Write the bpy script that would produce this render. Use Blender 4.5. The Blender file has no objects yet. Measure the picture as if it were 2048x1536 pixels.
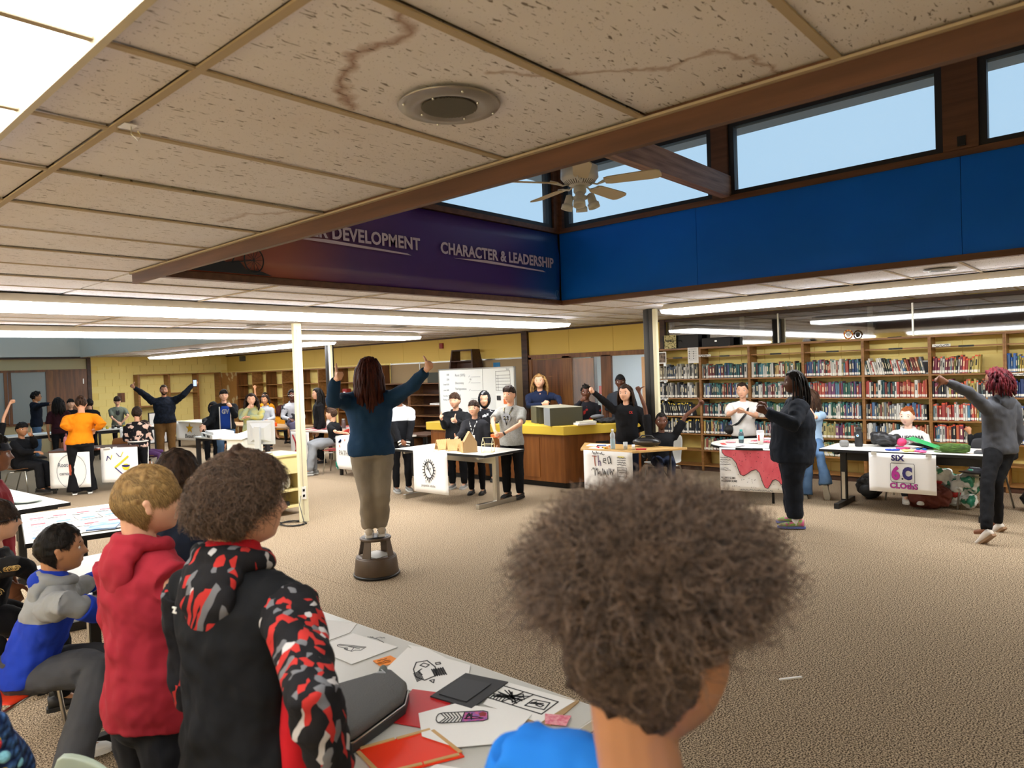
import bpy, bmesh, math, random
import numpy as np
from mathutils import Vector, Matrix, Euler
rnd = random.Random(7)
S = bpy.context.scene
COL = S.collection
# ---------------------------------------------------------------- camera
cd = bpy.data.cameras.new('camera'); cam = bpy.data.objects.new('camera', cd); COL.objects.link(cam)
S.camera = cam
cd.sensor_width = 36.0; cd.lens = 36.0 * 1422.67 / 2048.0; cd.clip_start = 0.03; cd.clip_end = 200
_yaw, _pitch, _roll = 0.728225, -0.0201404, -0.0360078
_f = Vector((math.cos(_pitch)*math.cos(_yaw), math.cos(_pitch)*math.sin(_yaw), math.sin(_pitch)))
_r = Vector((math.sin(_yaw), -math.cos(_yaw), 0)); _u = _r.cross(_f)
_r2 = _r*math.cos(_roll) + _u*math.sin(_roll); _u2 = -_r*math.sin(_roll) + _u*math.cos(_roll)
cam.matrix_world = Matrix(((_r2.x, _u2.x, -_f.x, 0.0), (_r2.y, _u2.y, -_f.y, 0.0), (_r2.z, _u2.z, -_f.z, 1.86), (0, 0, 0, 1)))
cd.dof.use_dof = True; cd.dof.focus_distance = 6.5; cd.dof.aperture_fstop = 4.8
# ---------------------------------------------------------------- world, exposure
S.view_settings.view_transform = 'Standard'; S.view_settings.look = 'None'
S.view_settings.gamma = 1.0; S.view_settings.use_curve_mapping = False
S.view_settings.exposure = 0.0
W = bpy.data.worlds.new('sky'); S.world = W; W.use_nodes = True
bg = W.node_tree.nodes['Background']; bg.inputs[0].default_value = (0.50, 0.76, 1.0, 1); bg.inputs[1].default_value = 1.0
LENS = 17.0      # strength of every fluorescent lens
S.cycles.max_bounces = 7; S.cycles.diffuse_bounces = 4; S.cycles.transparent_max_bounces = 12
S.cycles.sample_clamp_indirect = 4.0
# ---------------------------------------------------------------- materials
_M = {}
def mat(name, col=(.5, .5, .5), rough=.6, metal=0.0, spec=.5, emit=None, es=1.0, alpha=1.0, noise=None, bump=None, grain=None, sheen=0, sub=0):
    """noise=(scale,(r,g,b) second colour,lo,hi,(stretch xyz)); bump=(scale,strength,(stretch)); grain = coordinate kind"""
    if name in _M: return _M[name]
    m = bpy.data.materials.new(name); m.use_nodes = True; _M[name] = m
    nt = m.node_tree; b = nt.nodes['Principled BSDF']
    b.inputs['Base Color'].default_value = (*col, 1); b.inputs['Roughness'].default_value = rough
    b.inputs['Metallic'].default_value = metal; b.inputs['Specular IOR Level'].default_value = spec
    if sheen: b.inputs['Sheen Weight'].default_value = sheen
    if alpha < 1: b.inputs['Alpha'].default_value = alpha
    if emit: b.inputs['Emission Color'].default_value = (*emit, 1); b.inputs['Emission Strength'].default_value = es
    m.diffuse_color = (*col, 1)
    def coords(st, kind):
        if kind == 'world':
            g = nt.nodes.new('ShaderNodeNewGeometry'); out = g.outputs['Position']
        else:
            g = nt.nodes.new('ShaderNodeTexCoord'); out = g.outputs['Object']
        mp = nt.nodes.new('ShaderNodeMapping'); mp.inputs['Scale'].default_value = st
        nt.links.new(out, mp.inputs['Vector']); return mp.outputs[0]
    kind = grain or 'object'
    if noise:
        sc, c2, lo, hi, st = noise
        n = nt.nodes.new('ShaderNodeTexNoise'); n.inputs['Scale'].default_value = sc; n.inputs['Detail'].default_value = 4
        nt.links.new(coords(st, kind), n.inputs['Vector'])
        r = nt.nodes.new('ShaderNodeValToRGB'); r.color_ramp.elements[0].position = lo; r.color_ramp.elements[1].position = hi
        r.color_ramp.elements[0].color = (*col, 1); r.color_ramp.elements[1].color = (*c2, 1)
        nt.links.new(n.outputs['Fac'], r.inputs[0]); nt.links.new(r.outputs[0], b.inputs['Base Color'])
    if bump:
        sc, stg, st = bump
        n = nt.nodes.new('ShaderNodeTexNoise'); n.inputs['Scale'].default_value = sc; n.inputs['Detail'].default_value = 3
        nt.links.new(coords(st, kind), n.inputs['Vector'])
        bp = nt.nodes.new('ShaderNodeBump'); bp.inputs['Strength'].default_value = stg; bp.inputs['Distance'].default_value = .01
        nt.links.new(n.outputs['Fac'], bp.inputs['Height']); nt.links.new(bp.outputs[0], b.inputs['Normal'])
    return m
def srgb(h):
    return tuple(((int(h[i:i+2], 16)/255)/12.92 if int(h[i:i+2], 16)/255 <= .04045 else ((int(h[i:i+2], 16)/255+.055)/1.055)**2.4) for i in (0, 2, 4))
O1 = (1, 1, 1)
def plain(h, rough=.6, **k): return mat('paint_'+h+str(rough), srgb(h), rough, **k)
OAK = mat('oak', srgb('8a5a2c'), .45, noise=(3, srgb('6a3f1c'), .35, .7, (6, 6, .7)), grain='world')
OAKD = mat('oak_door', srgb('7c4a22'), .4, noise=(3, srgb('54300f'), .35, .65, (5, 5, .45)), grain='world')
SHELFW = mat('shelf_oak', srgb('9a6c3a'), .45, noise=(3, srgb('7a5026'), .35, .7, (5, .6, 9)), grain='world')
DKWOOD = mat('dark_wood', srgb('4a2c1a'), .5, noise=(3, srgb('2c170c'), .35, .7, (5, .8, 5)), grain='world')
REDWOOD = mat('stained_beam', srgb('6c4630'), .55, noise=(2.5, srgb('4c2e1c'), .3, .7, (6, .5, 8)), grain='world')
RAFTER = mat('rafter_wood', srgb('9a7a6c'), .6, noise=(3, srgb('6a4c40'), .35, .7, (.6, 8, 8)), grain='world')
BLACKM = mat('black_metal', (.012, .012, .013), .4, .3)
CHROME = mat('brushed_metal', (.55, .54, .5), .3, 1.0)
ALU = mat('aluminium', (.42, .40, .37), .4, .9, noise=(6, (.3, .28, .26), .3, .7, O1))
WHITE = mat('white_paint', srgb('e8e6df'), .5)
PAPER = mat('paper', srgb('f0eeea'), .8)
CREAM = mat('cream_paint', srgb('ddd6b4'), .5)
YEL = mat('yellow_wall', srgb('f6dc80'), .7, bump=(60, .15, O1), noise=(1.2, srgb('ecd074'), .4, .7, O1), grain='world')
YELL = mat('yellow_laminate', srgb('d2b23a'), .4)
TILE = mat('ceiling_tile', srgb('e0d4ca'), .9)
GRID = mat('ceiling_grid_metal', srgb('b7a78f'), .85, spec=.1)
LENSM = mat('lamp_lens', (.9, .9, .9), .4, emit=(.97, .985, 1.0), es=LENS)
LENSN = mat('lamp_lens_ribbed', (.9, .9, .9), .4, emit=(.98, 1.0, .98), es=4.5)
HOUS = mat('lamp_housing', srgb('b9ab92'), .5)
INK = mat('black_ink', (.012, .012, .014), .7)
GLASSC = mat('clear_plastic', (.8, .88, .92), .08, alpha=.35)
# ---------------------------------------------------------------- mesh helpers
class MB:
    def __init__(s): s.v = []; s.f = []; s.m = []
    def add(s, v, f, mi=0):
        o = len(s.v); s.v += [tuple(p) for p in v]; s.f += [tuple(i+o for i in q) for q in f]; s.m += [mi]*len(f); return s
    def box(s, x0, y0, z0, x1, y1, z1, mi=0):
        return s.add([(x0,y0,z0),(x1,y0,z0),(x1,y1,z0),(x0,y1,z0),(x0,y0,z1),(x1,y0,z1),(x1,y1,z1),(x0,y1,z1)],
                     [(0,3,2,1),(4,5,6,7),(0,1,5,4),(1,2,6,5),(2,3,7,6),(3,0,4,7)], mi)
    def bar(s, a, b, w, h, up=(0,0,1), mi=0):
        a = Vector(a); b = Vector(b); d = (b-a).normalized(); u = Vector(up)
        if abs(d.dot(u)) > .98: u = Vector((1,0,0))
        sd = d.cross(u).normalized()*w/2; u2 = sd.cross(d).normalized()*h/2
        vs = [p+q for p in (a, b) for q in (-sd-u2, sd-u2, sd+u2, -sd+u2)]
        return s.add(vs, [(0,1,2,3),(7,6,5,4),(0,4,5,1),(1,5,6,2),(2,6,7,3),(3,7,4,0)], mi)
    def tube(s, pts, r, n=8, mi=0, cap=True, asp=None, side=None):
        """swept tube; r number or list; asp flattens across 'side'"""
        pts = [Vector(p) for p in pts]; rs = r if isinstance(r, (list, tuple)) else [r]*len(pts)
        o = len(s.v); prev = None
        for i, p in enumerate(pts):
            d = (pts[min(i+1, len(pts)-1)]-pts[max(i-1, 0)])
            if d.length < 1e-9: d = Vector((0,0,1))
            d.normalize()
            if side is not None: a = (Vector(side)-d*Vector(side).dot(d))
            else: a = prev - d*prev.dot(d) if prev else (Vector((0,0,1)).cross(d) if abs(d.z) < .9 else Vector((1,0,0))-d*d.x)
            if a.length < 1e-6: a = d.orthogonal()
            a.normalize(); prev = a; b = d.cross(a); k = asp if asp else 1.0
            for j in range(n):
                t = 2*math.pi*j/n; s.v.append(tuple(p + a*math.cos(t)*rs[i] + b*math.sin(t)*rs[i]*k))
        for i in range(len(pts)-1):
            for j in range(n):
                s.f.append((o+i*n+j, o+i*n+(j+1) % n, o+(i+1)*n+(j+1) % n, o+(i+1)*n+j)); s.m.append(mi)
        if cap:
            s.f.append(tuple(o+j for j in reversed(range(n)))); s.m.append(mi)
            s.f.append(tuple(o+(len(pts)-1)*n+j for j in range(n))); s.m.append(mi)
        return s
    def lathe(s, prof, n=24, c=(0,0,0), mi=0):
        o = len(s.v)
        for r, z in prof:
            for j in range(n):
                t = 2*math.pi*j/n; s.v.append((c[0]+r*math.cos(t), c[1]+r*math.sin(t), c[2]+z))
        for i in range(len(prof)-1):
            for j in range(n):
                s.f.append((o+i*n+j, o+i*n+(j+1) % n, o+(i+1)*n+(j+1) % n, o+(i+1)*n+j)); s.m.append(mi)
        s.f.append(tuple(o+j for j in reversed(range(n)))); s.m.append(mi)
        s.f.append(tuple(o+(len(prof)-1)*n+j for j in range(n))); s.m.append(mi)
        return s
    def ball(s, c, r, nu=12, nv=8, R=None, mi=0):
        rx, ry, rz = r if isinstance(r, (tuple, list)) else (r, r, r); c = Vector(c); o = len(s.v)
        for i in range(1, nv):
            ph = math.pi*i/nv
            for j in range(nu):
                t = 2*math.pi*j/nu; p = Vector((rx*math.sin(ph)*math.cos(t), ry*math.sin(ph)*math.sin(t), rz*math.cos(ph)))
                s.v.append(tuple(c+(R @ p if R else p)))
        top = len(s.v); p = Vector((0,0,rz)); s.v.append(tuple(c+(R @ p if R else p))); p = -p; s.v.append(tuple(c+(R @ p if R else p)))
        for j in range(nu): s.f.append((top, o+j, o+(j+1) % nu)); s.m.append(mi)
        for i in range(nv-2):
            for j in range(nu): s.f.append((o+i*nu+j, o+(i+1)*nu+j, o+(i+1)*nu+(j+1) % nu, o+i*nu+(j+1) % nu)); s.m.append(mi)
        b = o+(nv-2)*nu
        for j in range(nu): s.f.append((top+1, b+(j+1) % nu, b+j)); s.m.append(mi)
        return s
    def prism(s, poly, z0, z1, mi=0):
        n = len(poly); o = len(s.v)
        s.v += [(p[0], p[1], z0) for p in poly] + [(p[0], p[1], z1) for p in poly]
        s.f += [tuple(o+i for i in reversed(range(n))), tuple(o+n+i for i in range(n))]; s.m += [mi, mi]
        for i in range(n): s.f.append((o+i, o+(i+1) % n, o+n+(i+1) % n, o+n+i)); s.m.append(mi)
        return s
    def xf(s, M): s.v = [tuple(M @ Vector(p)) for p in s.v]; return s
    def mesh(s, name, mats, smooth=False):
        me = bpy.data.meshes.new(name); me.from_pydata(s.v, [], s.f)
        for m in (mats if isinstance(mats, (list, tuple)) else [mats]): me.materials.append(m)
        if any(s.m): me.polygons.foreach_set('material_index', s.m)
        if smooth: me.polygons.foreach_set('use_smooth', [True]*len(me.polygons))
        me.update(); return me
    def build(s, name, mats, parent=None, smooth=False, loc=None, rz=None, bevel=0):
        o = put(name, s.mesh(name, mats, smooth), parent, loc, rz)
        if bevel:
            b = o.modifiers.new('bevel', 'BEVEL'); b.width = bevel; b.segments = 2; b.limit_method = 'ANGLE'
        return o
def put(name, data, parent=None, loc=None, rz=None, rot=None):
    o = bpy.data.objects.new(name, data); COL.objects.link(o)
    if parent: o.parent = parent
    if loc is not None: o.location = loc
    if rz is not None: o.rotation_euler = (0, 0, rz)
    if rot is not None: o.rotation_euler = rot
    return o
def tag(o, label=None, cat=None, group=None, kind=None):
    if label: o['label'] = label
    if cat: o['category'] = cat
    if group: o['group'] = group
    if kind: o['kind'] = kind
    return o
def thing(name, label, cat, loc=(0,0,0), rz=0, group=None):
    return tag(put(name, None, None, loc, rz), label, cat, group)
def struct(o, label=None, cat=None): return tag(o, label, cat, None, 'structure')
def copy_tree(o, parent=None):
    c = o.copy(); COL.objects.link(c)
    if parent: c.parent = parent
    for ch in o.children: copy_tree(ch, c)
    return c
def rotz(a, t=(0,0,0)): return Matrix.Translation(t) @ Matrix.Rotation(a, 4, 'Z')
def text(name, body, size, m, parent, M, sx=1.0, extr=.001, bold=0.0, shear=0, align='LEFT'):
    c = bpy.data.curves.new(name, 'FONT'); c.body = body; c.size = size; c.extrude = extr; c.offset = bold; c.space_character = 1.0+bold*8; c.shear = shear; c.align_x = align
    c.resolution_u = 3; c.materials.append(m)
    t = bpy.data.objects.new('t', c); me = bpy.data.meshes.new_from_object(t); me.name = name; bpy.data.objects.remove(t)
    if not me.materials: me.materials.append(m)
    o = put(name, me, parent); o.matrix_local = M @ Matrix.Diagonal((sx, 1, 1, 1)); return o
def plane_M(org, xdir, ydir):
    x = Vector(xdir).normalized(); y = Vector(ydir).normalized(); z = x.cross(y)
    M = Matrix((x, y, z)).transposed().to_4x4(); M.translation = Vector(org); return M
def ink(name, strokes, w, m, parent, M, thick=.0012):
    """marker strokes: polylines of (u,v) in the sheet's own plane"""
    b = MB()
    for st in strokes:
        for i in range(len(st)-1):
            a = Vector((st[i][0], st[i][1], 0)); c = Vector((st[i+1][0], st[i+1][1], 0)); d = c-a
            if d.length < 1e-6: continue
            d.normalize(); n = Vector((-d.y, d.x, 0))*w/2; a = a-d*w*.3; c = c+d*w*.3
            b.add([a-n, c-n, c+n, a+n, a-n+Vector((0,0,thick)), c-n+Vector((0,0,thick)), c+n+Vector((0,0,thick)), a+n+Vector((0,0,thick))],
                  [(0,3,2,1),(4,5,6,7),(0,1,5,4),(1,2,6,5),(2,3,7,6),(3,0,4,7)])
    o = b.build(name, m, parent); o.matrix_local = M; return o
def scribble(x0, y0, x1, y1, n, seed, amp=.5):
    r = random.Random(seed); pts = []
    for i in range(n): t = i/(n-1); pts.append((x0+(x1-x0)*t, y0+(y1-y0)*(.5+amp*(r.random()-.5)*2)))
    return pts
# ================================================================ STRUCTURE
ZC = 2.67; XR = 11.57; YF = 23.2; XO0, XO1 = 2.09, 7.15; YO1 = 5.49; XL = -4.0; YB = -5.2; Y2 = 13.42
# carpet
cm = mat('carpet', (.2, .2, .2), .95, spec=.1)
nt = cm.node_tree; b = nt.nodes['Principled BSDF']; g = nt.nodes.new('ShaderNodeNewGeometry')
n1 = nt.nodes.new('ShaderNodeTexNoise'); n1.inputs['Scale'].default_value = 120; n1.inputs['Detail'].default_value = 3
n2 = nt.nodes.new('ShaderNodeTexNoise'); n2.inputs['Scale'].default_value = .55; n2.inputs['Detail'].default_value = 2
r1 = nt.nodes.new('ShaderNodeValToRGB'); r1.color_ramp.elements[0].position = .43; r1.color_ramp.elements[1].position = .58
r1.color_ramp.elements[0].color = (*srgb('4e4030'), 1); r1.color_ramp.elements[1].color = (*srgb('cdb698'), 1)
mx = nt.nodes.new('ShaderNodeMixRGB'); mx.blend_type = 'MULTIPLY'; mx.inputs[0].default_value = .25
for n in (n1, n2): nt.links.new(g.outputs['Position'], n.inputs['Vector'])
nt.links.new(n1.outputs['Fac'], r1.inputs[0]); nt.links.new(r1.outputs[0], mx.inputs[1]); nt.links.new(n2.outputs['Fac'], mx.inputs[2]); nt.links.new(mx.outputs[0], b.inputs['Base Color'])
bp = nt.nodes.new('ShaderNodeBump'); bp.inputs['Strength'].default_value = .25; bp.inputs['Distance'].default_value = .002
nt.links.new(n1.outputs['Fac'], bp.inputs['Height']); nt.links.new(bp.outputs[0], b.inputs['Normal'])
fl = MB()
fl.box(XL-.2, YB-.2, -.1, 3.66, YF+.2, 0); fl.box(3.664, YB-.2, -.1, 7.32, YF+.2, 0); fl.box(7.324, YB-.2, -.1, XR+4, YF+.2, 0)
struct(fl.build('floor', cm), 'brown flecked carpet with straight seams across the whole library', 'floor')
STAIN1 = [(1.07, 1.24), (1.14, 1.31), (1.13, 1.41), (1.11, 1.48), (1.16, 1.6), (1.18, 1.66), (1.25, 1.72), (1.32, 1.79)]
STAIN2 = [(1.45, 1.32), (1.61, 1.2), (1.7, 1.09), (1.79, .97), (1.79, .85), (1.9, .79), (2.08, .76)]
STAIN3 = [(1.77, 3.54), (1.78, 3.31), (1.89, 3.22), (1.93, 3.11), (2.08, 3.07)]
# ceiling tile material: pits and fissures running along X, old water stains
nt = TILE.node_tree; b = nt.nodes['Principled BSDF']; g = nt.nodes.new('ShaderNodeNewGeometry')
def nz(scale, st, det=2, dist=0):
    mp = nt.nodes.new('ShaderNodeMapping'); mp.inputs['Scale'].default_value = st; nt.links.new(g.outputs['Position'], mp.inputs['Vector'])
    n = nt.nodes.new('ShaderNodeTexNoise'); n.inputs['Scale'].default_value = scale; n.inputs['Detail'].default_value = det; n.inputs['Distortion'].default_value = dist
    nt.links.new(mp.outputs[0], n.inputs['Vector']); return n.outputs['Fac']
def ramp(x, lo, hi, c0=(0,0,0,1), c1=(1,1,1,1)):
    r = nt.nodes.new('ShaderNodeValToRGB'); r.color_ramp.elements[0].position = lo; r.color_ramp.elements[1].position = hi
    r.color_ramp.elements[0].color = c0; r.color_ramp.elements[1].color = c1; nt.links.new(x, r.inputs[0]); return r.outputs[0]
def mth(op, a, c, c2=None):
    m = nt.nodes.new('ShaderNodeMath'); m.operation = op
    for i, v in enumerate((a, c, c2)):
        if v is None: continue
        if isinstance(v, (int, float)): m.inputs[i].default_value = v
        else: nt.links.new(v, m.inputs[i])
    return m.outputs[0]
fiss = ramp(nz(1, (26, 95, 20), 2, .6), .655, .69); pits = ramp(nz(150, O1, 1), .70, .74)
tone = ramp(nz(1.3, O1, 3), .3, .75, (*srgb('ecebf2'), 1), (*srgb('e2dcdc'), 1))
holes = mth('MAXIMUM', fiss, pits)
wobn = nt.nodes.new('ShaderNodeTexNoise'); wobn.inputs['Scale'].default_value = 14; wobn.inputs['Detail'].default_value = 3; nt.links.new(g.outputs['Position'], wobn.inputs['Vector'])
def vm(op, a_, b_):
    m = nt.nodes.new('ShaderNodeVectorMath'); m.operation = op
    for i, v in ((0, a_), (1, b_)):
        if isinstance(v, tuple): m.inputs[i].default_value = v
        elif v is not None: nt.links.new(v, m.inputs[i])
    return m
jit = vm('SCALE', vm('SUBTRACT', wobn.outputs['Color'], (.5, .5, .5)).outputs[0], None); jit.inputs['Scale'].default_value = .09
pos2 = vm('MULTIPLY', vm('ADD', g.outputs['Position'], jit.outputs[0]).outputs[0], (1, 1, 0)).outputs[0]
def stain(pts, w):
    """brown water line along a polyline on the tiles: nearest distance to its segments"""
    best = None
    for (x0, y0), (x1, y1) in zip(pts, pts[1:]):
        ax, ay = x1-x0, y1-y0; l2 = ax*ax+ay*ay; rel = vm('SUBTRACT', pos2, (x0, y0, 0)).outputs[0]
        t = mth('DIVIDE', vm('DOT_PRODUCT', rel, (ax, ay, 0)).outputs['Value'], l2); t.node.use_clamp = True
        s = vm('SCALE', (ax, ay, 0), None); nt.links.new(t, s.inputs['Scale']); d = vm('LENGTH', vm('SUBTRACT', rel, s.outputs[0]).outputs[0], None).outputs['Value']
        best = d if best is None else mth('MINIMUM', best, d)
    return mth('MAXIMUM', mth('SUBTRACT', 1.0, mth('DIVIDE', best, w)), 0)
st_ = mth('MAXIMUM', stain(STAIN1, .028), mth('MULTIPLY', stain(STAIN2, .016), .8)); st_ = mth('MAXIMUM', st_, mth('MULTIPLY', stain(STAIN3, .03), .6))
def mixc(f, a, c):
    m = nt.nodes.new('ShaderNodeMixRGB'); nt.links.new(f, m.inputs[0])
    for i, v in ((1, a), (2, c)):
        if isinstance(v, tuple): m.inputs[i].default_value = v
        else: nt.links.new(v, m.inputs[i])
    return m.outputs[0]
c = mixc(mth('MULTIPLY', st_, .75), tone, (*srgb('8a5c3c'), 1)); c = mixc(mth('MULTIPLY', holes, .8), c, (*srgb('4a3626'), 1))  # shade in the depth of the holes is put into the colour
nt.links.new(c, b.inputs['Base Color'])
bp = nt.nodes.new('ShaderNodeBump'); bp.inputs['Strength'].default_value = .6; bp.inputs['Distance'].default_value = .004; bp.invert = True
nt.links.new(holes, bp.inputs['Height']); nt.links.new(bp.outputs[0], b.inputs['Normal'])
# concrete block helper: a face of separate yellow blocks on an axis-aligned wall
def solid_wall(name, label, boxes, m): 
    b = MB()
    for q in boxes: b.box(*q)
    return struct(b.build(name, m), label, 'wall')
GREYW = mat('grey_wall', srgb('ccc8bc'), .7); TAN = mat('tan_wall', srgb('b0a27c'), .7)
# ceiling grid (the object) and lay-in tiles (its parts)
def in_open(x, y): return XO0-.01 < x < XO1+.01 and (y < YO1 or y > Y2)
bars = MB(); xs = []
x = XO0
while x > XL: xs.append(round(x, 3)); x -= 1.22
xs = sorted(xs) + [XO0+1.22*k for k in (1, 2, 3)] + [XO1] + [XO1+1.22*k for k in (1, 2, 3)] + [XR]
xs = [XL]+xs; ys = [.61*k for k in range(-8, 39)]
strips = [(XL, XO0, YB, YF), (XO1, XR, YB, YF), (XO0, XO1, YO1, Y2)]
def clipped(x0, y0, x1, y1):
    out = []
    for a, c, d, e in strips:
        u0, u1, v0, v1 = max(x0, a), min(x1, c), max(y0, d), min(y1, e)
        if u1-u0 > .03 and v1-v0 > .03: out.append((u0, v0, u1, v1))
    return out
for xx in xs:
    for (a, c, d, e) in clipped(xx-.02, YB, xx+.02, YF): bars.box(max(xx-.012, a), c, ZC-.006, min(xx+.012, d), e, ZC)
for yy in ys:
    for (a, c, d, e) in clipped(XL, yy-.02, XR, yy+.02): bars.box(a, yy-.012, ZC-.005, d, yy+.012, ZC+.001)
for (a, c, d, e) in ((XL, XO0-.03, YB, YF), (XO1+.06, XR, YB, YF), (XO0, XO1+.06, YO1+.05, Y2)): bars.box(a, d, ZC+.16, c, e, ZC+.2)  # unseen slab added above the tiles to stop light leaking in
ceil = struct(bars.build('ceiling', GRID), 'dropped ceiling of fissured beige tiles in a metal grid', 'ceiling')
cells = []
for i in range(len(xs)-1):
    for y in ys:
        for q in clipped(xs[i], y, xs[i+1], y+.61):
            if q[2]-q[0] > .05: cells.append(q)
# ---- second raised clerestory at the far left
wg = solid_wall('wall_clerestory_far', 'plain grey raised ceiling walls beyond the second light row', [(XO1, Y2, ZC, XO1+.15, YF+.15, 3.9), (XO0-.15, Y2, ZC, XO0, YF, 3.9), (XO0, YF+.02, ZC, XO1+.1, YF+.15, 3.9), (XO0, Y2-.15, ZC, XO1, Y2-.02, 3.9)], GREYW)
sk_ = struct(put('added_skylight', None), 'unseen glazed roof added to light the far raised walls', 'window'); MB().box(XO0-.1, Y2-.1, 3.92, XO1+.1, YF+.1, 3.93).build('pane', mat('window_glass', (.9, .95, 1), .02, alpha=.08), sk_)  # roof glazing added so that sky light reaches the far grey walls
for k in range(6): MB().box(XO0-.1, Y2+1.95*k-.04, 3.88, XO1+.1, Y2+1.95*k+.04, 3.95).build('glazing_bar', GRID, sk_)
def facing(q):
    p = Vector(((q[0]+q[2])/2, (q[1]+q[3])/2, .8)); d = p.dot(_f); return d > .2 and abs(p.dot(_r2)/d) < .95
cells.sort(key=lambda q: (not facing(q), q[0]**2+q[1]**2))
tmesh = {}
far = MB()
for k, q in enumerate(cells):
    w, l = round(q[2]-q[0], 3), round(q[3]-q[1], 3)
    jz = (0, .004, -.0, .006, .002)[k % 5]
    if k < 290:
        if (w, l) not in tmesh: tmesh[(w, l)] = MB().box(.010-w/2, .010-l/2, 0, w/2-.010, l/2-.010, .016).mesh('ceiling_tile', TILE)
        put('ceiling_tile', tmesh[(w, l)], ceil, ((q[0]+q[2])/2, (q[1]+q[3])/2, ZC+.004+jz))
    else: far.box(q[0]+.01, q[1]+.01, ZC+.004, q[2]-.01, q[3]-.01, ZC+.02)
tag(far.build('ceiling_tile', TILE, ceil), kind='stuff')
# right wall: cream yellow panels above, blocks behind the shelves, dark clerestory strip, doorway window
wr = solid_wall('wall_right', 'long yellow wall behind bookshelves, desk and cubbies', [
    (XR+.02, 9.9, 0, XR+.2, YF+.2, ZC+.2), (XR+.02, 6.55, 2.06, XR+.2, 9.9, ZC+.2), (XR+.02, YB, 0, XR+.2, 6.55, 2.14),
    (XR+.02, YB, 2.64, XR+.2, 6.55, ZC+.2), (XR+.02, 6.55, 0, XR+.2, 7.95, .79), (XR+.02, 8.84, 0, XR+.2, 9.9, 2.1)], YEL)
PANEL = mat('yellow_panel', srgb('dfc062'), .6, bump=(60, .1, O1))
k = 0
def panels(y0, y1, z0, z1, n):
    for i in range(n):
        a = y0+(y1-y0)*i/n; c = y0+(y1-y0)*(i+1)/n
        MB().box(XR, a+.003, z0, XR+.02, c-.003, z1).build('wall_panel', PANEL, wr)
panels(9.98, YF, 2.14, ZC, 10); panels(6.6, 9.8, 2.16, ZC, 3)
BLK = mat('yellow_block', srgb('f6e08c'), .75, bump=(90, .25, O1))
blk = MB().box(0, -.196, -.096, .014, .196, .096).mesh('block', BLK)
for r in range(10):
    for j in range(14):
        y = .3+.4*j+(.2 if r % 2 else 0); z = .15+.2*r
        if y < 6.4: put('block', blk, wr, (XR+.006, y, z))
wb = MB()
for r in range(11):
    for j in range(34):
        y = 10.1+.4*j+(.2 if r % 2 else 0); 
        if y < YF-.2: wb.box(XR+.006, y-.196, .1+.2*r-.096, XR+.02, y+.196, .1+.2*r+.09)
tag(wb.build('block', BLK, wr), kind='stuff')
MB().box(XR-.03, YB, ZC-.035, XR, YF, ZC+.0).build('trim_1', DKWOOD).__setitem__('kind', 'structure')
t = MB().box(XR-.06, 9.8, 0, XR+.02, 9.96, ZC); struct(t.build('trim_2', DKWOOD), 'dark wood post between corkboard and door', 'trim')
bpy.data.objects['trim_1']['label'] = 'thin dark wood strip along the top of the yellow wall'; bpy.data.objects['trim_1']['category'] = 'trim'
# far wall (blocks) and tan door wall
wf = solid_wall('wall_back', 'far yellow block wall behind the man in plaid', [(7.36, YF+.02, 0, XR+.2, YF+.2, ZC+.2)], YEL)
blf = MB().box(-.196, 0, -.096, .196, .014, .096).mesh('block', BLK)
for r in range(13):
    for j in range(11):
        x = 7.58+.4*j+(.2 if r % 2 else 0); z = .1+.2*r
        if x < XR-.18: put('block', blf, wf, (x, YF+.006, z))
wl = solid_wall('wall_left', 'tan wall with frosted windows and oak door at far left', [
    (XL-.2, YF+.02, 2.29, 7.38, YF+.2, ZC+.02), (XL-.2, YF+.02, 0, 4.2, YF+.2, 2.3), (4.2, YF+.02, 0, 6.32, YF+.2, .85)], TAN)
MB().box(XL, YF-.02, 2.27, 7.36, YF+.02, 2.33).build('frame_rail', OAKD, wl)
MB().box(XL, YF-.03, ZC-.04, 7.36, YF+.02, ZC+.0).build('top_rail', DKWOOD, wl)
MB().box(7.30, YF-.04, 0, 7.40, YF+.02, ZC).build('corner_post', DKWOOD, wl)
for x0, x1 in ((4.3, 5.25), (5.42, 6.24)):
    wn = struct(put('window_1' if x0 < 5 else 'window_2', None), 'frosted wood-framed window, '+('left' if x0 < 5 else 'beside the oak door'), 'window')
    fr = MB(); fr.box(x0-.08, YF-.03, .85, x0, YF+.02, 2.28); fr.box(x1, YF-.03, .85, x1+.08, YF+.02, 2.28); fr.box(x0-.08, YF-.03, .8, x1+.08, YF+.02, .86)
    fr.build('window_frame', OAKD, wn)
    sl = MB()
    for i in range(46): z = .9+i*.03; sl.box(x0, YF+.04, z, x1, YF+.045, z+.024)
    tag(sl.build('blind_slat', mat('blind', srgb('a9a9a4'), .6), wn), kind='stuff')
    MB().box(x0, YF, .86, x1, YF+.008, 2.27).build('pane', mat('frosted_glass', srgb('8e938f'), .25, alpha=.8), wn)
d = struct(put('door_1', None), 'oak door at the far left beside the frosted windows', 'door')
MB().box(6.42, YF-.01, 0, 7.38, YF+.03, 2.27).build('door_leaf', OAKD, d)
MB().box(6.32, YF-.03, 0, 6.42, YF+.04, 2.3).build('door_frame', OAK, d); MB().box(7.18, YF-.03, 1.9, 7.2, YF-.01, 2.05).build('hinge', CHROME, d)
struct(MB().box(XL-.2, YB, 0, XL, YF, ZC+.2).build('wall_front', YEL), 'yellow side wall outside the frame', 'wall')
struct(MB().box(XL-.2, YB-.2, 0, XR+.2, YB, ZC+.2).build('wall_near', YEL), 'yellow wall behind the photographer', 'wall')
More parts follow.
